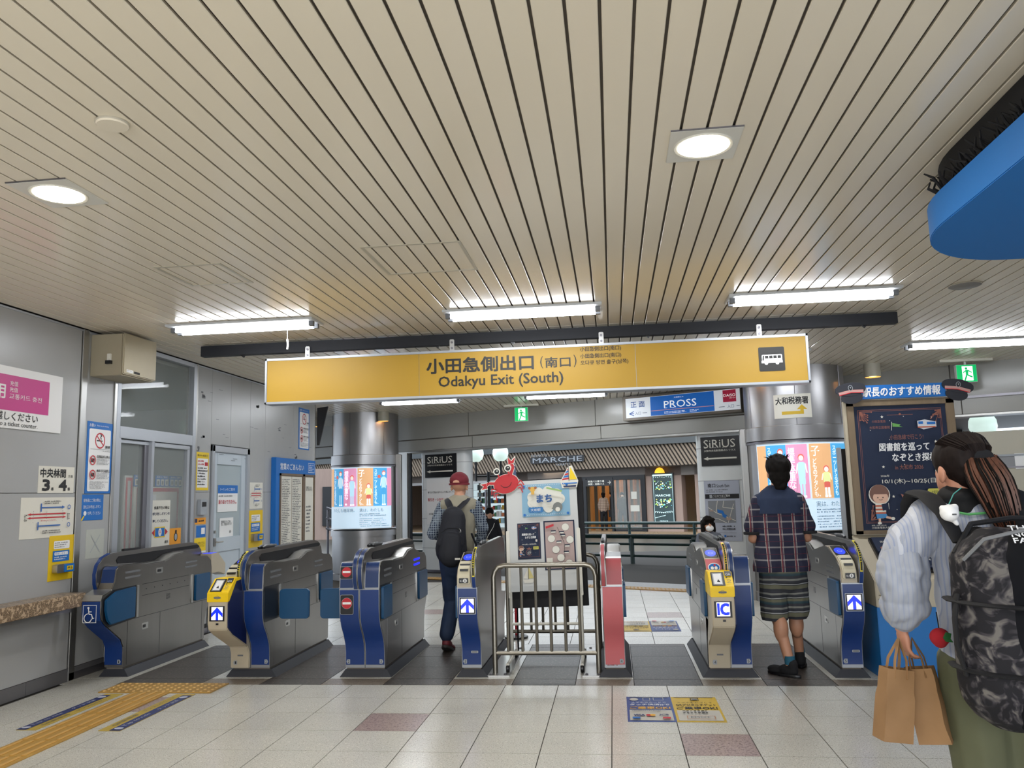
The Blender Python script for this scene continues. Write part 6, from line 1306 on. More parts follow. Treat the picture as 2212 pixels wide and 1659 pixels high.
for k in range(3): MB().tube([(0, 0, 1.55 - k * .25), (1.9, 0, 1.05 - k * .25), (2.3, 0, 1.0 - k * .25)], .035).build('rail', M_dsteel, o)
for x, h in ((.05, 1.5), (1.0, 1.25), (1.9, 1.05)): MB().tube([(x, 0, 0), (x, 0, h)], .03).build('post', M_dsteel, o)
o = fthing('red_cone_post', 'short red marker post beyond the pink gate', 'post', S_(.85), -1.9, -.35); MB().tube([(0, 0, 0), (0, 0, 1.12)], .03).build('post', M_red, o); MB().tube([(0, 0, .95), (0, 0, 1.0)], .032).build('band', M_white, o)
# round pier with poster at far left
o = thing('round_pier', 'rose-coloured round pier with a dark poster at the far left outside', 'pier', (-13.2, 36.5, -.35)); MB().lathe([(1.9, 0), (1.9, 3.1)], (0, 0, 0), 40).build('pier', M_brk, o); MB().box((.5, -1.92, .6), (1.25, -1.75, 2.3)).build('poster', M_black, o)
# ================================================================ people
M_hair = mat('black_hair', '100c0a', .7, spec=.15, vary=.25, scale=30, stretch=(3, 3, .4)); M_hairr = mat('reddish_hair', '56301f', .5, vary=.35, scale=26, stretch=(5, 5, .3))
M_skin2 = mat('skin_warm', 'b8866a', .5, vary=.03)
def person(label, x, y, rz=0, z=0): return thing('person', label, 'person', (x, y, z), rz)
def head_parts(mb, c, s=1, yaw=0, face=-1):
    """head at c; face direction is +Y when face=1 (seen from behind), -Y when -1; fused with the body"""
    c = V(c); R = Matrix.Rotation(yaw, 3, 'Z'); f = lambda x, y, z: c + R @ V((x * s, y * s * face, z * s))
    ell(mb, f(0, -.012, .035), (.076 * s, .095 * s, .088 * s)); ell(mb, f(0, .03, -.035), (.056 * s, .058 * s, .075 * s)); ell(mb, f(0, .098, -.012), (.013 * s, .02 * s, .024 * s), seg=8, ring=6)
    ell(mb, f(0, .072, -.075), (.028 * s, .022 * s, .02 * s), seg=8, ring=6)
    for d in (-1, 1): ell(mb, f(d * .078, -.005, -.012), (.012 * s, .022 * s, .034 * s), seg=8, ring=6)
def hand(mb, w, d, s=1, curl=.6, thumb=1, palm=None):
    """palm and five fingers from the wrist w, fingers towards d and curling towards palm"""
    w = V(w); d = V(d).normalized(); pn = V(palm or (0, -1, 0)); pn = (pn - d * pn.dot(d)).normalized(); sd = d.cross(pn) * thumb
    ell(mb, w + d * .045 * s, (.036 * s, .018 * s, .048 * s), Matrix((sd, pn, d)).transposed().to_quaternion().to_euler())
    for k, (o_, L) in enumerate(((-.027, .062), (-.009, .075), (.009, .082), (.027, .074))):
        p = w + d * .075 * s + sd * o_ * s; a = d; L *= s
        for j, q in enumerate((.45, .32, .23)):
            a = (a * cos(curl * (.5 + .5 * j)) + pn * sin(curl * (.5 + .5 * j))).normalized(); n = p + a * L * q; limb(mb, p, n, (.0088 - .001 * j) * s, (.0082 - .001 * j) * s, 7); p = n
    p = w + d * .02 * s + sd * .03 * s; a = (d * .6 + sd * .7 + pn * .3).normalized()
    for j, q in enumerate((.034, .028)): n = p + a * q * s; limb(mb, p, n, (.011 - .001 * j) * s, .0095 * s, 7); p = n; a = (a * .7 + d * .6 + pn * .4).normalized()
def hair_cap(p, c, s, m, name='hair', back=1, low=-.09, yaw=0, wr=.004, full=0, fringe=False):
    mb = MB(); c = V(c); f = lambda x, y, z: c + V((x * s, y * s * back, z * s))
    ell(mb, f(0, -.018, .045), (.088 * s, .103 * s, .093 * s)); ell(mb, f(0, -.05, -.02), (.076 * s + full, .062 * s, .075 * s))
    limb(mb, f(-.02, -.065, -.03), f(-.015, -.06, low), .045 * s, .03 * s); limb(mb, f(.02, -.065, -.03), f(.015, -.06, low), .045 * s, .03 * s)
    return fuse(mb, name, m, p, .008, 3, wr, 30, .5)

def shoe(p, c, ang, m, sole, L=.27, lift=0, name='shoe'):
    o = MB(); s = 1
    mb = MB(); ell(mb, (0, .02, .045), (.046, .085, .042)); ell(mb, (0, .13, .035), (.05, .075, .032)); limb(mb, (0, -.02, .05), (0, -.02, .095), .045, .04)
    M = Matrix.Translation(V(c)) @ Matrix.Rotation(ang, 4, 'Z') @ Matrix.Rotation(lift, 4, 'X')
    mb.xf(M); a = fuse(mb, name, m, p, .008, 3, cut=None)
    sl_ = MB().lathe([(1, 0), (1.03, .01), (1, .022)], (0, 0, 0), 20); sl_.xf(M @ Matrix.Translation((0, .06, -.002)) @ Matrix.Diagonal((.05, .145, 1, 1))); sl_.build('shoe_sole', sole, a); return a

# ---------- man in the plaid short-sleeved shirt
pm = person('man in navy plaid short-sleeved shirt and striped shorts, seen from behind in the gate aisle', 1.31, 6.74)
mb = MB(); HC = (.015, -.0, 1.545)
head_parts(mb, HC, 1.0, .05, 1); limb(mb, (.01, .0, 1.46), (.0, .0, 1.37), .055, .062)
limb(mb, (0, 0, 1.30), (0, .0, 1.0), .15, .13, flat=.72); limb(mb, (0, .01, 1.0), (0, .01, .86), .13, .145, flat=.8)
for s, k in ((-1, (-.205, .01, 1.30)), (1, (.205, .01, 1.28))):
    el = V((s * .205, .03, 1.03)) if s < 0 else V((.215, .06, 1.03)); wr_ = V((s * .12, .26, 1.0)); limb(mb, (s * .14, 0, 1.31), el, .052, .043); limb(mb, el, wr_, .042, .028); hand(mb, wr_, (-s * .4, .9, 0), 1, .8, s, (0, 0, -1))
AL, AR = V((-.02, -.14, .09)), V((.13, .22, .09)); KL, KR = V((-.075, -.01, .46)), V((.085, .10, .47))
limb(mb, (-.085, .01, .86), KL, .095, .062); limb(mb, (.09, .01, .86), KR, .095, .062); limb(mb, KL, AL, .058, .037); limb(mb, KR, AR, .058, .037)
for K_, A_ in ((KL, AL), (KR, AR)): m_ = K_ * .68 + A_ * .32; ell(mb, m_ + V((0, -.018, 0)), (.058, .060, .11)); limb(mb, A_, A_ - V((0, -.05, .03)), .036, .03)
fuse(mb, 'body', M_skin2, pm, .008, 3)
M_plaid = stripes('plaid_cloth', [('X', .105, .03, .026, '5a5560', .55), ('Z', .098, .02, .012, '8d8a8c', .7), ('X', .105, .026, .010, '6a1a28', .8), ('X', .105, .030, .0035, 'c4b8a8', .7), ('X', .105, .008, .0035, 'b8aca4', .7), ('Z', .098, .070, .005, '4e1a2a', .7)], '1b1b33', .85)
mb = MB()
limb(mb, (-.14, 0, 1.315), (.145, 0, 1.305), .072, .072, flat=.95); limb(mb, (0, .0, 1.27), (-.005, -.005, .80), .185, .192, flat=.66, seg=16, side=(1, 0, 0)); limb(mb, (-.08, 0, 1.0), (-.11, -.02, .80), .12, .125); limb(mb, (.08, 0, 1.0), (.10, 0, .80), .12, .12)
for s, el in ((-1, V((-.205, .02, 1.12))), (1, V((.215, .035, 1.12)))): limb(mb, (s * .15, 0, 1.31), el, .072, .070)
sh = fuse(mb, 'plaid_shirt', M_plaid, pm, .010, 5, .007, 9, .7, cut=[((0, 0, .775), (.0, 0, -1))])
mb = MB(); limb(mb, (-.135, 0, 1.315), (.14, 0, 1.305), .075, .075, flat=.98); limb(mb, (0, .0, 1.27), (-.003, -.003, 1.1), .188, .190, flat=.68, seg=16, side=(1, 0, 0)); limb(mb, (-.05, -.01, 1.37), (.06, -.01, 1.37), .055, .055)
fuse(mb, 'denim_yoke', mat('denim_yoke', '1f2c47', .85, vary=.15, scale=6), pm, .010, 5, .004, 9, .7, cut=[((0, 0, 1.225), (.0, 0, -1))]); mb = MB(); limb(mb, (-.045, -.02, 1.405), (.055, -.02, 1.405), .045, .045); fuse(mb, 'collar', mat('denim_yoke'), pm, .01, 3)
for s, el in ((-1, V((-.206, .02, 1.06))), (1, V((.216, .035, 1.06)))): MB().lathe([(.070, 0), (.076, .004), (.076, .020), (.068, .022)], tuple(el), 20).build('sleeve_cuff', M_blackm, pm)
M_short = stripes('striped_shorts', [('Z', .11, .0, .030, '6b6a55', .8), ('Z', .11, .045, .014, '85867f', .8), ('Z', .11, .075, .006, 'a7a9a8', .9), ('Z', .055, .01, .007, '2a2d33', .9), ('Z', .22, .12, .02, '25414c', .8)], '32333a', .85, wob=.03)
mb = MB(); limb(mb, (0, .005, .90), (0, .005, .74), .155, .165, flat=.8, seg=16, side=(1, 0, 0)); limb(mb, (-.085, .0, .74), (-.085, -.005, .44), .112, .108); limb(mb, (.09, .02, .74), (.095, .06, .47), .110, .104)
fuse(mb, 'striped_shorts', M_short, pm, .010, 4, .006, 12, cut=[((0, 0, .40), (0, 0, -1))])
for A_, a_ in ((AL, .9), (AR, -.12)): MB().lathe([(.040, .0), (.041, .03), (.038, .06)], tuple(A_ - V((0, 0, .0))), 16).build('sock', mat('teal_sock', '1f5a72', .8), pm)
shoe(pm, (AL.x, AL.y, .0), .75, M_blackm, M_black); shoe(pm, (AR.x, AR.y, .0), -.2, M_blackm, M_black)
hair_cap(pm, HC, 1.12, M_hair, low=-.095, wr=.007)
mb = MB(); R = random.Random(5)
for k in range(70): t = R.uniform(0, 2 * pi); q = V(HC) + V((.07 * cos(t), .07 * sin(t) - .02, .11 + R.uniform(-.01, .02))); mb.tube([q, q + V((cos(t) * .015 + R.uniform(-.02, .02), R.uniform(-.02, .02), R.uniform(.01, .025)))], [.004, .001], 4)
mb.build('hair_tuft', M_hair, pm)

# ---------- man in the red cap with a black backpack
cm = person('man in red cap, beige vest and dark blue backpack walking out through the gate', -1.45, 7.62)
mb = MB(); HC = (.0, .02, 1.515)
head_parts(mb, HC, .98, -.05, 1); limb(mb, (0, .01, 1.44), (-.01, 0, 1.34), .052, .06); limb(mb, (0, 0, 1.30), (-.03, 0, .95), .14, .125, flat=.72)
ELB = V((-.255, -.02, 1.08)); ERB = V((.215, .02, 1.12)); WL = V((-.16, .14, 1.02)); WR = V((.17, .10, .93))
limb(mb, (-.17, 0, 1.31), ELB, .05, .04); limb(mb, ELB, WL, .04, .028); limb(mb, (.16, 0, 1.31), ERB, .05, .04); limb(mb, ERB, WR, .04, .027); hand(mb, WR, (.1, .3, -1), .95, .5, 1, (-1, 0, 0)); hand(mb, WL, (.8, .6, -.3), .95, .7, -1, (0, 0, -1))
A1, A2 = V((-.135, -.02, .10)), V((-.06, .62, .09)); K1, K2 = V((-.09, .10, .47)), V((-.02, .38, .50))
for H_, K_, A_ in ((V((-.10, 0, .86)), K1, A1), (V((.04, .02, .86)), K2, A2)): limb(mb, H_, K_, .085, .06); limb(mb, K_, A_, .055, .038); limb(mb, A_, A_ + V((0, .06, -.03)), .034, .03)
fuse(mb, 'body', M_skin, cm, .008, 3)
M_chk = stripes('check_shirt', [('X', .022, 0, .007, '8f9aa3', .65), ('Z', .022, 0, .007, '8f9aa3', .65), ('Y', .022, 0, .006, '8f9aa3', .4)], '1c2840', .85)
mb = MB(); limb(mb, (-.16, 0, 1.32), ELB, .068, .058); limb(mb, ELB, (WL * .8 + ELB * .2), .06, .045); limb(mb, (.155, 0, 1.32), ERB, .068, .06); limb(mb, ERB, (WR * .85 + ERB * .15), .06, .048); limb(mb, (-.03, .01, 1.385), (.035, .01, 1.385), .05, .05); limb(mb, (-.1, 0, 1.30), (.1, 0, 1.30), .08, .08)
fuse(mb, 'checked_shirt', M_chk, cm, .009, 4, .006, 16)
mb = MB(); limb(mb, (-.125, 0, 1.335), (.125, 0, 1.33), .075, .075); limb(mb, (0, 0, 1.27), (-.03, 0, .90), .178, .165, flat=.68, seg=16, side=(1, 0, 0)); limb(mb, (-.03, 0, 1.36), (.03, 0, 1.36), .05, .05)
fuse(mb, 'beige_vest', mat('vest_beige', '8f8978', .85, vary=.06, scale=8), cm, .010, 5, .006, 10)
mb = MB(); limb(mb, (-.03, .0, .90), (-.04, 0, .80), .15, .15, flat=.75, side=(1, 0, 0)); limb(mb, (-.105, 0, .82), K1 + V((-.01, -.01, 0)), .112, .085); limb(mb, K1, A1 + V((0, 0, .06)), .088, .072); limb(mb, (.03, .02, .82), K2, .105, .082); limb(mb, K2, A2 + V((0, 0, .05)), .085, .07)
fuse(mb, 'jeans', mat('dark_denim', '1f2f4a', .8, vary=.25, scale=5), cm, .010, 4, .008, 9, .6)
bg = mat('red_shoe', '6e2830', .6); shoe(cm, (A1.x, A1.y - .02, .03), -.05, bg, mat('shoe_sole', '3c3836', .7), lift=-.35); shoe(cm, (A2.x, A2.y, 0), .05, bg, mat('shoe_sole'))
rc = mat('cap_red', '6d1a26', .8, vary=.08, scale=12); mb = MB(); ell(mb, (HC[0], HC[1] - .005, HC[2] + .055), (.094, .108, .085)); o = fuse(mb, 'red_cap', rc, cm, .007, 3, cut=[((0, 0, HC[2] + .025), (0, 0, -1))])
MB().lathe([(.090, .0), (.099, -.004), (.099, .012), (.092, .014)], (HC[0], HC[1] - .005, HC[2] + .018), 28).build('cap_band', rc, o)
mb = MB(); mb.prism([(HC[0] + .075 * cos(t / 6 * pi), HC[1] + .07 + .10 * sin(t / 6 * pi)) for t in range(7)], 2, HC[2] + .02, HC[2] + .028); mb.build('cap_brim', rc, o); MB().prism([(-.032, .0), (.032, .0), (.024, .018), (.0, .026), (-.024, .018)], 1, -.004, .0).xf(Matrix.Translation((HC[0] - .01, HC[1] - .109, HC[2] + .036))).build('cap_opening', M_skin, o)
for s in (-1, 1): MB().tube([(HC[0] + s * .08, HC[1] + .01, HC[2] + .01), (HC[0] + s * .083, HC[1] - .02, HC[2] - .02), (HC[0] + s * .075, HC[1] + .03, HC[2] - .07)], .003, 5).build('mask_strap', M_white, cm)
mk = MB(); ell(mk, (HC[0], HC[1] + .085, HC[2] - .045), (.065, .04, .05)); fuse(mk, 'face_mask', M_white, cm, .008, 3)
# backpack
bk = thing('backpack', 'slim black backpack on the back of the man in the red cap', 'backpack', (-1.45, 7.62, 0)); mb = MB()
limb(mb, (-.02, -.19, 1.22), (-.045, -.20, .94), .115, .150, flat=.55, seg=16, side=(1, 0, 0)); limb(mb, (-.045, -.2, .94), (-.045, -.19, .90), .150, .13, flat=.6, side=(1, 0, 0)); mat('pack_black', '14161f', .75, vary=.1, scale=8)
fuse(mb, 'pack_body', MATS['pack_black'], bk, .010, 5, .004, 12)
mb = MB(); limb(mb, (-.03, -.255, 1.03), (-.045, -.265, .90), .10, .11, flat=.45, side=(1, 0, 0)); fuse(mb, 'front_pocket', MATS['pack_black'], bk, .010, 4, .002)
for s, x in ((-1, -.11), (1, .09)): MB().tube([(s * .03 - .02, -.20, 1.24), (s * .035 - .015, -.155, 1.31), (x * .75, -.105, 1.36), (x * .95, -.045, 1.395), (x * 1.02, .02, 1.405), (x * 1.05, .09, 1.35)], [.03] * 6, 8, flat=.3).build('shoulder_strap', MATS['pack_black'], bk)
MB().tube([(.05, -.29, 1.13), (.065, -.293, 1.12), (.065, -.293, 1.10), (.05, -.29, 1.10)], .003, 6).build('ring', M_steel2, bk); MB().box((.01, -.31, .855), (.06, -.305, .872)).build('label_tab', M_offw, bk); MB().tube([(.14, -.16, 1.08), (.17, -.1, .98), (.165, -.08, .85)], .010, 6).build('side_strap', MATS['pack_black'], bk)
MB().tube([(-.12, -.265, 1.10), (-.06, -.30, 1.135), (.03, -.30, 1.135), (.07, -.28, 1.10)], .003, 5).build('zip', M_black, bk)

# ---------- woman close to the camera with a duffel backpack
wm = person('woman with long reddish ponytail, white striped blouse and olive trousers, seen from behind', 1.215, 3.03)
mb = MB(); HC = V((.0, .0, 1.475)); head_parts(mb, HC, 1.0, .35, 1); limb(mb, (-.01, -.01, 1.42), (.01, -.02, 1.30), .05, .06); limb(mb, (.02, -.01, 1.25), (.03, 0, .95), .11, .10, flat=.7)
EL, WLf = V((-.235, -.01, 1.06)), V((-.232, .02, .935)); ER, WRt = V((.24, .02, 1.05)), V((.25, .12, .85))
limb(mb, (-.155, -.01, 1.30), EL, .048, .038); limb(mb, EL, WLf, .036, .025); limb(mb, (.155, -.01, 1.30), ER, .048, .038); limb(mb, ER, WRt, .036, .025)
hand(mb, WLf, (.05, 0, -1), .92, 1.05, -1, (1, .2, 0)); hand(mb, WRt, (0, .1, -1), .92, .5, 1, (-1, 0, 0))
for s in (-1, 1): hx = .045 + s * .075; kx = .08 + s * .08; limb(mb, (hx, 0, .84), (kx, .03, .45), .085, .058); limb(mb, (kx, .03, .45), (kx, 0, .08), .052, .034); limb(mb, (kx, 0, .07), (kx, .1, .035), .034, .028)
fuse(mb, 'body', mat('skin_fair', 'b9836a', .5), wm, .0065, 3)
M_bls = stripes('striped_blouse', [('X', .012, 0, .004, '7484ac', .55), ('X', .06, .0, .014, 'c4c8d2', .7)], 'a0a5b3', .6, wob=.02)
bn = M_bls.node_tree.nodes['Principled BSDF']; bn.inputs['Sheen Weight'].default_value = .3; bn.inputs['Transmission Weight'].default_value = 0
mb = MB(); limb(mb, (-.12, -.01, 1.315), (.13, -.01, 1.315), .07, .07); limb(mb, (0.02, -.01, 1.24), (0.03, 0, .84), .15, .15, flat=.72, seg=16, side=(1, 0, 0)); limb(mb, (-.13, -.01, 1.30), (-.205, -.01, 1.21), .072, .078); limb(mb, (.13, -.01, 1.30), (.21, -.01, 1.21), .072, .078)
fuse(mb, 'blouse', M_bls, wm, .008, 4, .006, 14)
M_slv = stripes('sleeve_cloth', [('X', .014, 0, .004, '8590ac', .45)], '9ba0ac', .5, wob=.03)
for s in (-1, 1):
    mb = MB(); limb(mb, (s * .205, -.01, 1.235), (s * .22, -.01, 1.14), .062, .088); ell(mb, (s * .228, -.01, 1.09), (.086, .085, .10)); ell(mb, (s * .226, .0, 1.01), (.082, .08, .075)); limb(mb, (s * .228, .0, 1.0), (s * .229, .012, .965), .065, .04)
    fuse(mb, 'puff_sleeve', M_slv, wm, .006, 2, .014, 17, .55); MB().lathe([(.030, 0), (.036, .005), (.035, .022), (.03, .026)], (s * .232, .018, .940) if s < 0 else (.235, .09, .93), 16).build('sleeve_cuff', M_offw, wm)
mb = MB(); limb(mb, (.03, .0, .90), (.035, 0, .78), .145, .155, flat=.8, side=(1, 0, 0), seg=16); limb(mb, (-.03, .01, .80), (.0, .03, .42), .11, .105); limb(mb, (.0, .03, .42), (-.01, 0, .12), .105, .11); limb(mb, (.12, .01, .80), (.16, .03, .42), .115, .11); limb(mb, (.16, .03, .42), (.17, 0, .12), .11, .115)
fuse(mb, 'olive_trousers', mat('olive_cloth', '585a42', .8, vary=.12, scale=4, bump=.2, bscale=9), wm, .010, 4, .010, 7, .5, cut=[((0, 0, .07), (0, 0, -1))])
for s in (-1, 1): shoe(wm, (.08 + s * .08, .0, 0), 0, M_blackm, M_black)
mb = MB(); limb(mb, (-.035, -.02, 1.375), (.05, -.025, 1.375), .055, .055); limb(mb, (0, -.05, 1.33), (.02, -.10, 1.16), .065, .095, flat=.6, side=(1, 0, 0)); ell(mb, (-.02, -.02, 1.385), (.07, .068, .03)); fuse(mb, 'black_hood', mat('hood_black', '0d0d10', .9), wm, .008, 4, .004, 20)
MB().tube([(-.072, -.09, 1.335), (-.03, -.115, 1.325), (.04, -.12, 1.33), (.07, -.10, 1.33)], .0045, 6).build('green_cord', mat('cord_green', '4f9a5a', .6), wm)
# hair: fitted cap plus a ponytail of strands swinging to the right
mb = MB(); ell(mb, HC + V((.0, -.012, .042)), (.086, .100, .092)); ell(mb, HC + V((.02, -.04, .0)), (.072, .068, .07)); limb(mb, HC + V((.03, -.07, .02)), HC + V((.05, -.09, -.05)), .045, .04); fuse(mb, 'hair', mat('dark_brown_hair', '170e0c', .65, spec=.2, vary=.3, scale=30, stretch=(3, 3, .4)), wm, .007, 3, .003, 40, .4)
R = random.Random(11)
for part, (m_, n, spread) in enumerate(((M_hairr, 300, .046), (M_hair, 160, .048))):
    mb = MB()
    for k in range(n):
        a_, r_ = R.uniform(0, 2 * pi), R.uniform(.2, 1); dx, dy = cos(a_) * r_, sin(a_) * r_; ln = R.uniform(.55, 1.0); P = []; rr = []
        for t in range(7):
            q = t / 6 * ln; c = V((.035 + .06 * q ** 1.2, -.085 - .055 * sin(min(q * 2.2, pi / 2)) + .0 * q, .045 - .285 * q)); sp_r = spread * (1.0 + .5 * sin(pi * min(q * 1.1, 1)) - .55 * q)
            P.append(HC + c + V((dx * sp_r * 1.15, dy * sp_r * .8, .01 * sin(q * 9 + a_)))); rr.append(.0055 * (1 - .75 * q))
        mb.tube(P, rr, 4)
    mb.build('ponytail', m_, wm)
mb = MB()
for k in range(120):
    t = R.uniform(-1.3, 1.3); q = HC + V((.088 * sin(t), -.02 - .085 * cos(t) * .6, .08 + .05 * cos(t))); e_ = HC + V((.04 + R.uniform(-.02, .02), -.10, .03)); m0 = (q + e_) / 2 + V((0, -.028, .008)); mb.tube([q, m0, e_], .0035, 4)
mb.build('combed_strands', MATS['dark_brown_hair'], wm)
MB().lathe([(.032, -.01), (.038, 0), (.032, .01)], tuple(HC + V((.04, -.10, .035))), 14, axis='Y').build('hair_tie', M_blackm, wm)
# duffel-style pack
dp = thing('duffel_backpack', 'large black and camouflage duffel backpack with white logo worn by the woman', 'backpack', (1.21, 2.74, -.03))
M_camo = mat('camo_cloth', '3a383c', .75, spec=.25); nt = M_camo.node_tree; b_ = nt.nodes['Principled BSDF']; n_ = nt.nodes.new('ShaderNodeTexNoise'); n_.inputs['Scale'].default_value = 14; n_.inputs['Distortion'].default_value = 2.5; tc_ = nt.nodes.new('ShaderNodeTexCoord'); nt.links.new(tc_.outputs['Object'], n_.inputs['Vector']); cr_ = nt.nodes.new('ShaderNodeValToRGB'); cr_.color_ramp.interpolation = 'LINEAR'
cr_.color_ramp.elements[0].position = .47; cr_.color_ramp.elements[0].color = (*lin('1c1b1f'), 1); cr_.color_ramp.elements[1].position = .68; cr_.color_ramp.elements[1].color = (*lin('67635f'), 1); e_ = cr_.color_ramp.elements.new(.56); e_.color = (*lin('3a373b'), 1); nt.links.new(n_.outputs['Fac'], cr_.inputs[0]); nt.links.new(cr_.outputs[0], b_.inputs['Base Color'])
M_dp = mat('duffel_black', '0b0c11', .85, spec=.2, vary=.1, scale=5, bump=.15, bscale=10)
mb = MB(); limb(mb, (-.02, 0, 1.17), (-.02, .0, .86), .155, .155, flat=.80, seg=18, side=(1, 0, 0)); limb(mb, (.05, 0, 1.17), (.05, 0, .86), .155, .155, flat=.80, seg=18, side=(1, 0, 0)); fuse(mb, 'pack_body', M_camo, dp, .009, 5, .004, 9)
mb = MB(); limb(mb, (.07, -.045, 1.17), (.07, -.045, .845), .16, .155, flat=.70, seg=18, side=(1, 0, 0)); fuse(mb, 'black_panel', M_dp, dp, .009, 4, .004, 8, cut=[((-.085, 0, 0), (-1, 0, 0))])
for z in (1.10, .90): MB().tube([(-.165, .05, z), (-.176, -.0, z), (-.155, -.065, z - .003), (-.105, -.105, z - .006), (-.03, -.15, z - .008), (.08, -.162, z - .008)], .018, 8, flat=.35).build('compression_strap', M_blackm, dp)
MB().tube([(-.165, -.03, 1.12), (-.185, -.045, 1.05), (-.187, -.048, .97), (-.165, -.04, .88)], .014, 8, flat=.5).build('haul_handle', M_blackm, dp)
MB().tube([(-.145, -.05, 1.225), (-.10, -.10, 1.29), (.0, -.12, 1.315), (.12, -.12, 1.32)], .006, 6).build('zip', M_grey, dp); MB().tube([(-.15, .0, 1.24), (-.08, .03, 1.33), (.05, .05, 1.345), (.16, .05, 1.34)], .009, 6).build('top_piping', M_blackm, dp)
for x in (-.14, .15): MB().tube([(x, .38, 1.34), (x, .355, 1.39), (x * 1.0, .29, 1.428), (x * .95, .21, 1.415), (x * .85, .13, 1.36), (x * .75, .07, 1.27)], [.036, .042, .046, .042, .034, .024], 10, flat=.3).build('shoulder_strap', M_blackm, dp)
a = Art(dp, (-.03, -.105, 1.262), (1, 0, 0), (0, .55, .83)); a.lift = .03; a.text(M_white, 'THE\nNORTH\nFACE', 0, 0, .13, .06, bold=.02); a.done()
o = thing('plush_charm', 'white plush animal charm hanging from the woman\'s shoulder strap', 'charm', (1.08, 2.80, 1.335)); mb = MB(); ell(mb, (0, 0, 0), (.030, .028, .028)); ell(mb, (.018, .0, .018), (.012, .012, .012)); ell(mb, (-.02, 0, .016), (.011, .011, .011)); limb(mb, (.01, 0, -.02), (.02, 0, -.035), .012, .008); fuse(mb, 'charm_body', M_white, o, .004, 8); MB().cbox((.004, -.028, -.004), (.012, .004, .005)).build('nose', M_black, o); MB().tube([(0, 0, .026), (.03, .03, .06), (.06, .04, .08)], .0018, 5).build('string', mat('teal_string', '3f8f86', .6), o)
o = thing('strawberry_charm', 'red felt strawberry charm dangling below the woman\'s blouse', 'charm', (1.058, 2.92, .925)); mb = MB(); ell(mb, (0, 0, 0), (.033, .026, .030)); ell(mb, (0, 0, -.012), (.024, .02, .024)); fuse(mb, 'berry', mat('felt_red', '9a1522', .9), o, .004, 2); MB().prism([(0, .002), (.012, .02), (.026, .016), (.022, .0), (.03, -.012), (.008, -.01)], 1, -.031, -.022).build('leaf', mat('felt_green', '1f5a2a', .9), o); MB().tube([(0, 0, .028), (.0, .01, .08)], .002, 5).build('string', M_black, o)
# paper bags
def paper_bag(loc, label, rz, tilt, w, d, h, tw=0):
    o = thing('paper_bag', label, 'bag', loc, rot=(0, tilt, rz)); mb = MB(); R = random.Random(int(h * 1000)); n, m_ = 8, 10
    def ringp(z): 
        f_ = 1 - .06 * (z / h); P = []
        for sx, sy, ex, ey in ((-1, -1, 1, -1), (1, -1, 1, 1), (1, 1, -1, 1), (-1, 1, -1, -1)):
            for k in range(n): t = k / n; P.append(V(((sx + (ex - sx) * t) * w / 2 * f_ * (1 if z < h * .9 else .98), (sy + (ey - sy) * t) * d / 2 * (.75 if z > h * .7 else 1), z)))
        return P
    rows_ = [ringp(h * i / m_) for i in range(m_ + 1)]; c = len(rows_[0])
    for r in rows_:
        for q in r:
            nz = noise.noise(q * 14 + V((tw, 0, 0))) * .006; q2 = q + V((nz, nz * 1.5, 0)); mb.v.append(tuple(q2))
    for i in range(m_):
        for k in range(c): mb.f.append((i * c + k, i * c + (k + 1) % c, (i + 1) * c + (k + 1) % c, (i + 1) * c + k))
    mb.f.append(tuple(range(c))[::-1]); mb.build('bag_body', M_kraft, o, smooth=50)
    for y in (-d * .36, d * .36): MB().tube([(-w * .22, y, h - .03), (-w * .20, y * .8, h + .03), (.0, 0, h + .098), (w * .20, y * .8, h + .03), (w * .22, y, h - .03)], .008, 6, flat=.35).build('handle', M_kraft, o)
paper_bag((.905, 3.0, .575), 'brown paper bag held by the woman, the one farther from her legs', .25, rad(9), .105, .07, .235)
paper_bag((1.055, 3.03, .560), 'creased brown paper bag held by the woman, the one nearer her legs', -.5, rad(-8), .10, .075, .245, 3)

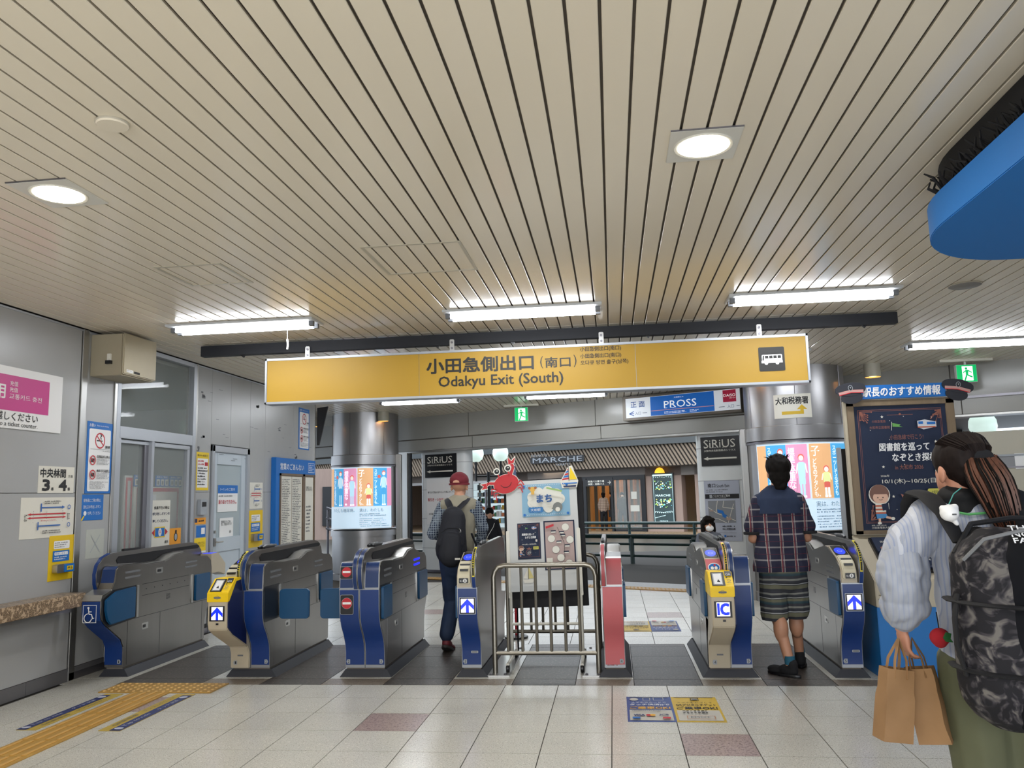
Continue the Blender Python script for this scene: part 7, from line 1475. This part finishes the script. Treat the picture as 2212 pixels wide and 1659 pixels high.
# ---------- far people outside
def simple_person(label, x, y, z, H, rz, top, bottom, hairm, face=1, mask=False, extra=None):
    p = person(label, x, y, rz, z); s = H / 1.6; mb = MB(); hc = (0, 0, 1.475 * s); head_parts(mb, hc, s, 0, face); limb(mb, (0, 0, 1.42 * s), (0, 0, 1.3 * s), .05 * s, .055 * s); limb(mb, (0, 0, 1.26 * s), (0, 0, .95 * s), .13 * s, .12 * s, flat=.7)
    for d in (-1, 1):
        e_ = V((d * .20, .02 * face, 1.05)) * s; w_ = V((d * .19, .06 * face, .84)) * s; limb(mb, V((d * .15, 0, 1.3)) * s, e_, .045 * s, .036 * s); limb(mb, e_, w_, .035 * s, .025 * s); hand(mb, w_, (0, 0, -1), .9 * s, .5, d, (-d, 0, 0)); limb(mb, V((d * .08, 0, .84)) * s, V((d * .09, .04 * face * d, .45)) * s, .08 * s, .055 * s); limb(mb, V((d * .09, .04 * face * d, .45)) * s, V((d * .09, .05 * d, .07)) * s, .05 * s, .034 * s); limb(mb, V((d * .09, .05 * d, .05)) * s, V((d * .09, .05 * d + .1 * face, .03)) * s, .034 * s, .03 * s)
    fuse(mb, 'body', M_skin, p, .010, 3)
    mb = MB(); limb(mb, V((-.12, 0, 1.3)) * s, V((.12, 0, 1.3)) * s, .07 * s, .07 * s); limb(mb, V((0, 0, 1.24)) * s, V((0, 0, .82)) * s, .165 * s, .165 * s, flat=.72, side=(1, 0, 0))
    for d in (-1, 1): limb(mb, V((d * .14, 0, 1.3)) * s, V((d * .205, .02 * face, 1.05)) * s, .06 * s, .052 * s); limb(mb, V((d * .205, .02 * face, 1.05)) * s, V((d * .19, .055 * face, .88)) * s, .05 * s, .04 * s)
    fuse(mb, 'top', top, p, .012, 4, .005, 14)
    mb = MB(); limb(mb, V((0, 0, .88)) * s, V((0, 0, .78)) * s, .14 * s, .15 * s, flat=.8, side=(1, 0, 0))
    for d in (-1, 1): limb(mb, V((d * .08, 0, .8)) * s, V((d * .09, .04 * face * d, .45)) * s, .095 * s, .075 * s); limb(mb, V((d * .09, .04 * face * d, .45)) * s, V((d * .09, .05 * d, .10)) * s, .075 * s, .06 * s)
    fuse(mb, 'trousers', bottom, p, .012, 4, .004, 10); hair_cap(p, hc, 1.03 * s, hairm, back=face, low=(-.09 if not extra else extra), full=.0)
    for d in (-1, 1): shoe(p, (d * .09 * s, .05 * d * s, 0), 0 if face > 0 else pi, M_blackm, M_black)
    if face < 0:
        for d in (-1, 1): MB().lathe([(.001, -.002), (.008 * s, 0)], (d * .03 * s, -.092 * s, 1.487 * s), 8, axis='Y').build('eye', M_ink, p); MB().cbox((d * .03 * s, -.094 * s, 1.505 * s), (.022 * s, .004, .004)).build('eyebrow', M_ink, p)
        if not mask: MB().cbox((0, -.088 * s, 1.415 * s), (.035 * s, .006, .008)).build('mouth', mat('lip', '8a4a48', .5), p)
    if mask: mk = MB(); ell(mk, (0, -.075 * s, 1.43 * s), (.062 * s, .04 * s, .048 * s)); fuse(mk, 'face_mask', M_white, p, .008, 3)
    return p
g_ = simple_person('woman with bobbed hair and white mask in a grey sweater beside the area map', 1.23, 11.0, -.35 + .0, 1.40, .15, mat('sweater_grey', '5b606b', .85), mat('trouser_dark', '22242c', .8), M_hair, -1, True)
mb = MB()
for d in (-1, 1): limb(mb, (d * .068, .005, 1.30), (d * .07, .0, 1.215), .030, .028)
limb(mb, (-.05, .055, 1.32), (-.05, .06, 1.22), .045, .04); limb(mb, (.05, .055, 1.32), (.05, .06, 1.22), .045, .04); limb(mb, (-.05, -.068, 1.365), (.05, -.068, 1.365), .024, .024); fuse(mb, 'bobbed_hair', M_hair, g_, .008, 3); g_.location.z = -.33
MB().tube([(-.10, -.085, 1.13), (-.085, -.11, 1.05), (-.09, -.12, .9)], .008, 5, flat=.5).build('bag_strap', M_offw, g_)
k_ = simple_person('woman in black with a shoulder strap coming toward the gates from outside', -2.42, 15.9, -.35, 1.52, .25, mat('knit_black', '111116', .9), mat('trouser_dark', '22242c', .8), M_hair, -1)
MB().tube([(.10, -.05, 1.27), (.05, -.12, 1.15), (-.06, -.13, .98), (-.10, -.12, .88)], .006, 5).build('bag_strap', M_offw, k_); MB().rbox((-.14, -.16, .80), (-.04, -.11, .92), .02, 3, 1).build('small_bag', mat('bag_cream', 'b8ae98', .6), k_)
M_tat = stripes('tattersall', [('X', .07, 0, .014, '5a3d34', .8), ('Z', .07, 0, .014, '5a3d34', .8)], 'c3ab96', .8)
f_ = simple_person('person in a checked shirt walking into the shop entrance', -.41, 35.0, -.20, 1.60, .0, M_tat, mat('trouser_black', '15151a', .8), M_hair, 1); MB().rbox((.20, -.03, .55), (.40, .05, .85), .03, 3, 1).build('handbag', M_black, f_)
simple_person('person in grey with a mask just inside the glass shop door', .40, 36.3, -.22, 1.6, .1, mat('coat_grey', '5c5f62', .85), mat('trouser_grey', '4c4f55', .8), M_hair, -1, True)
simple_person('person in dark clothes deeper inside the shop entrance', -.15, 37.6, -.22, 1.62, .1, mat('knit_navy', '20222c', .85), mat('trouser_black', '15151a', .8), M_hair, -1)
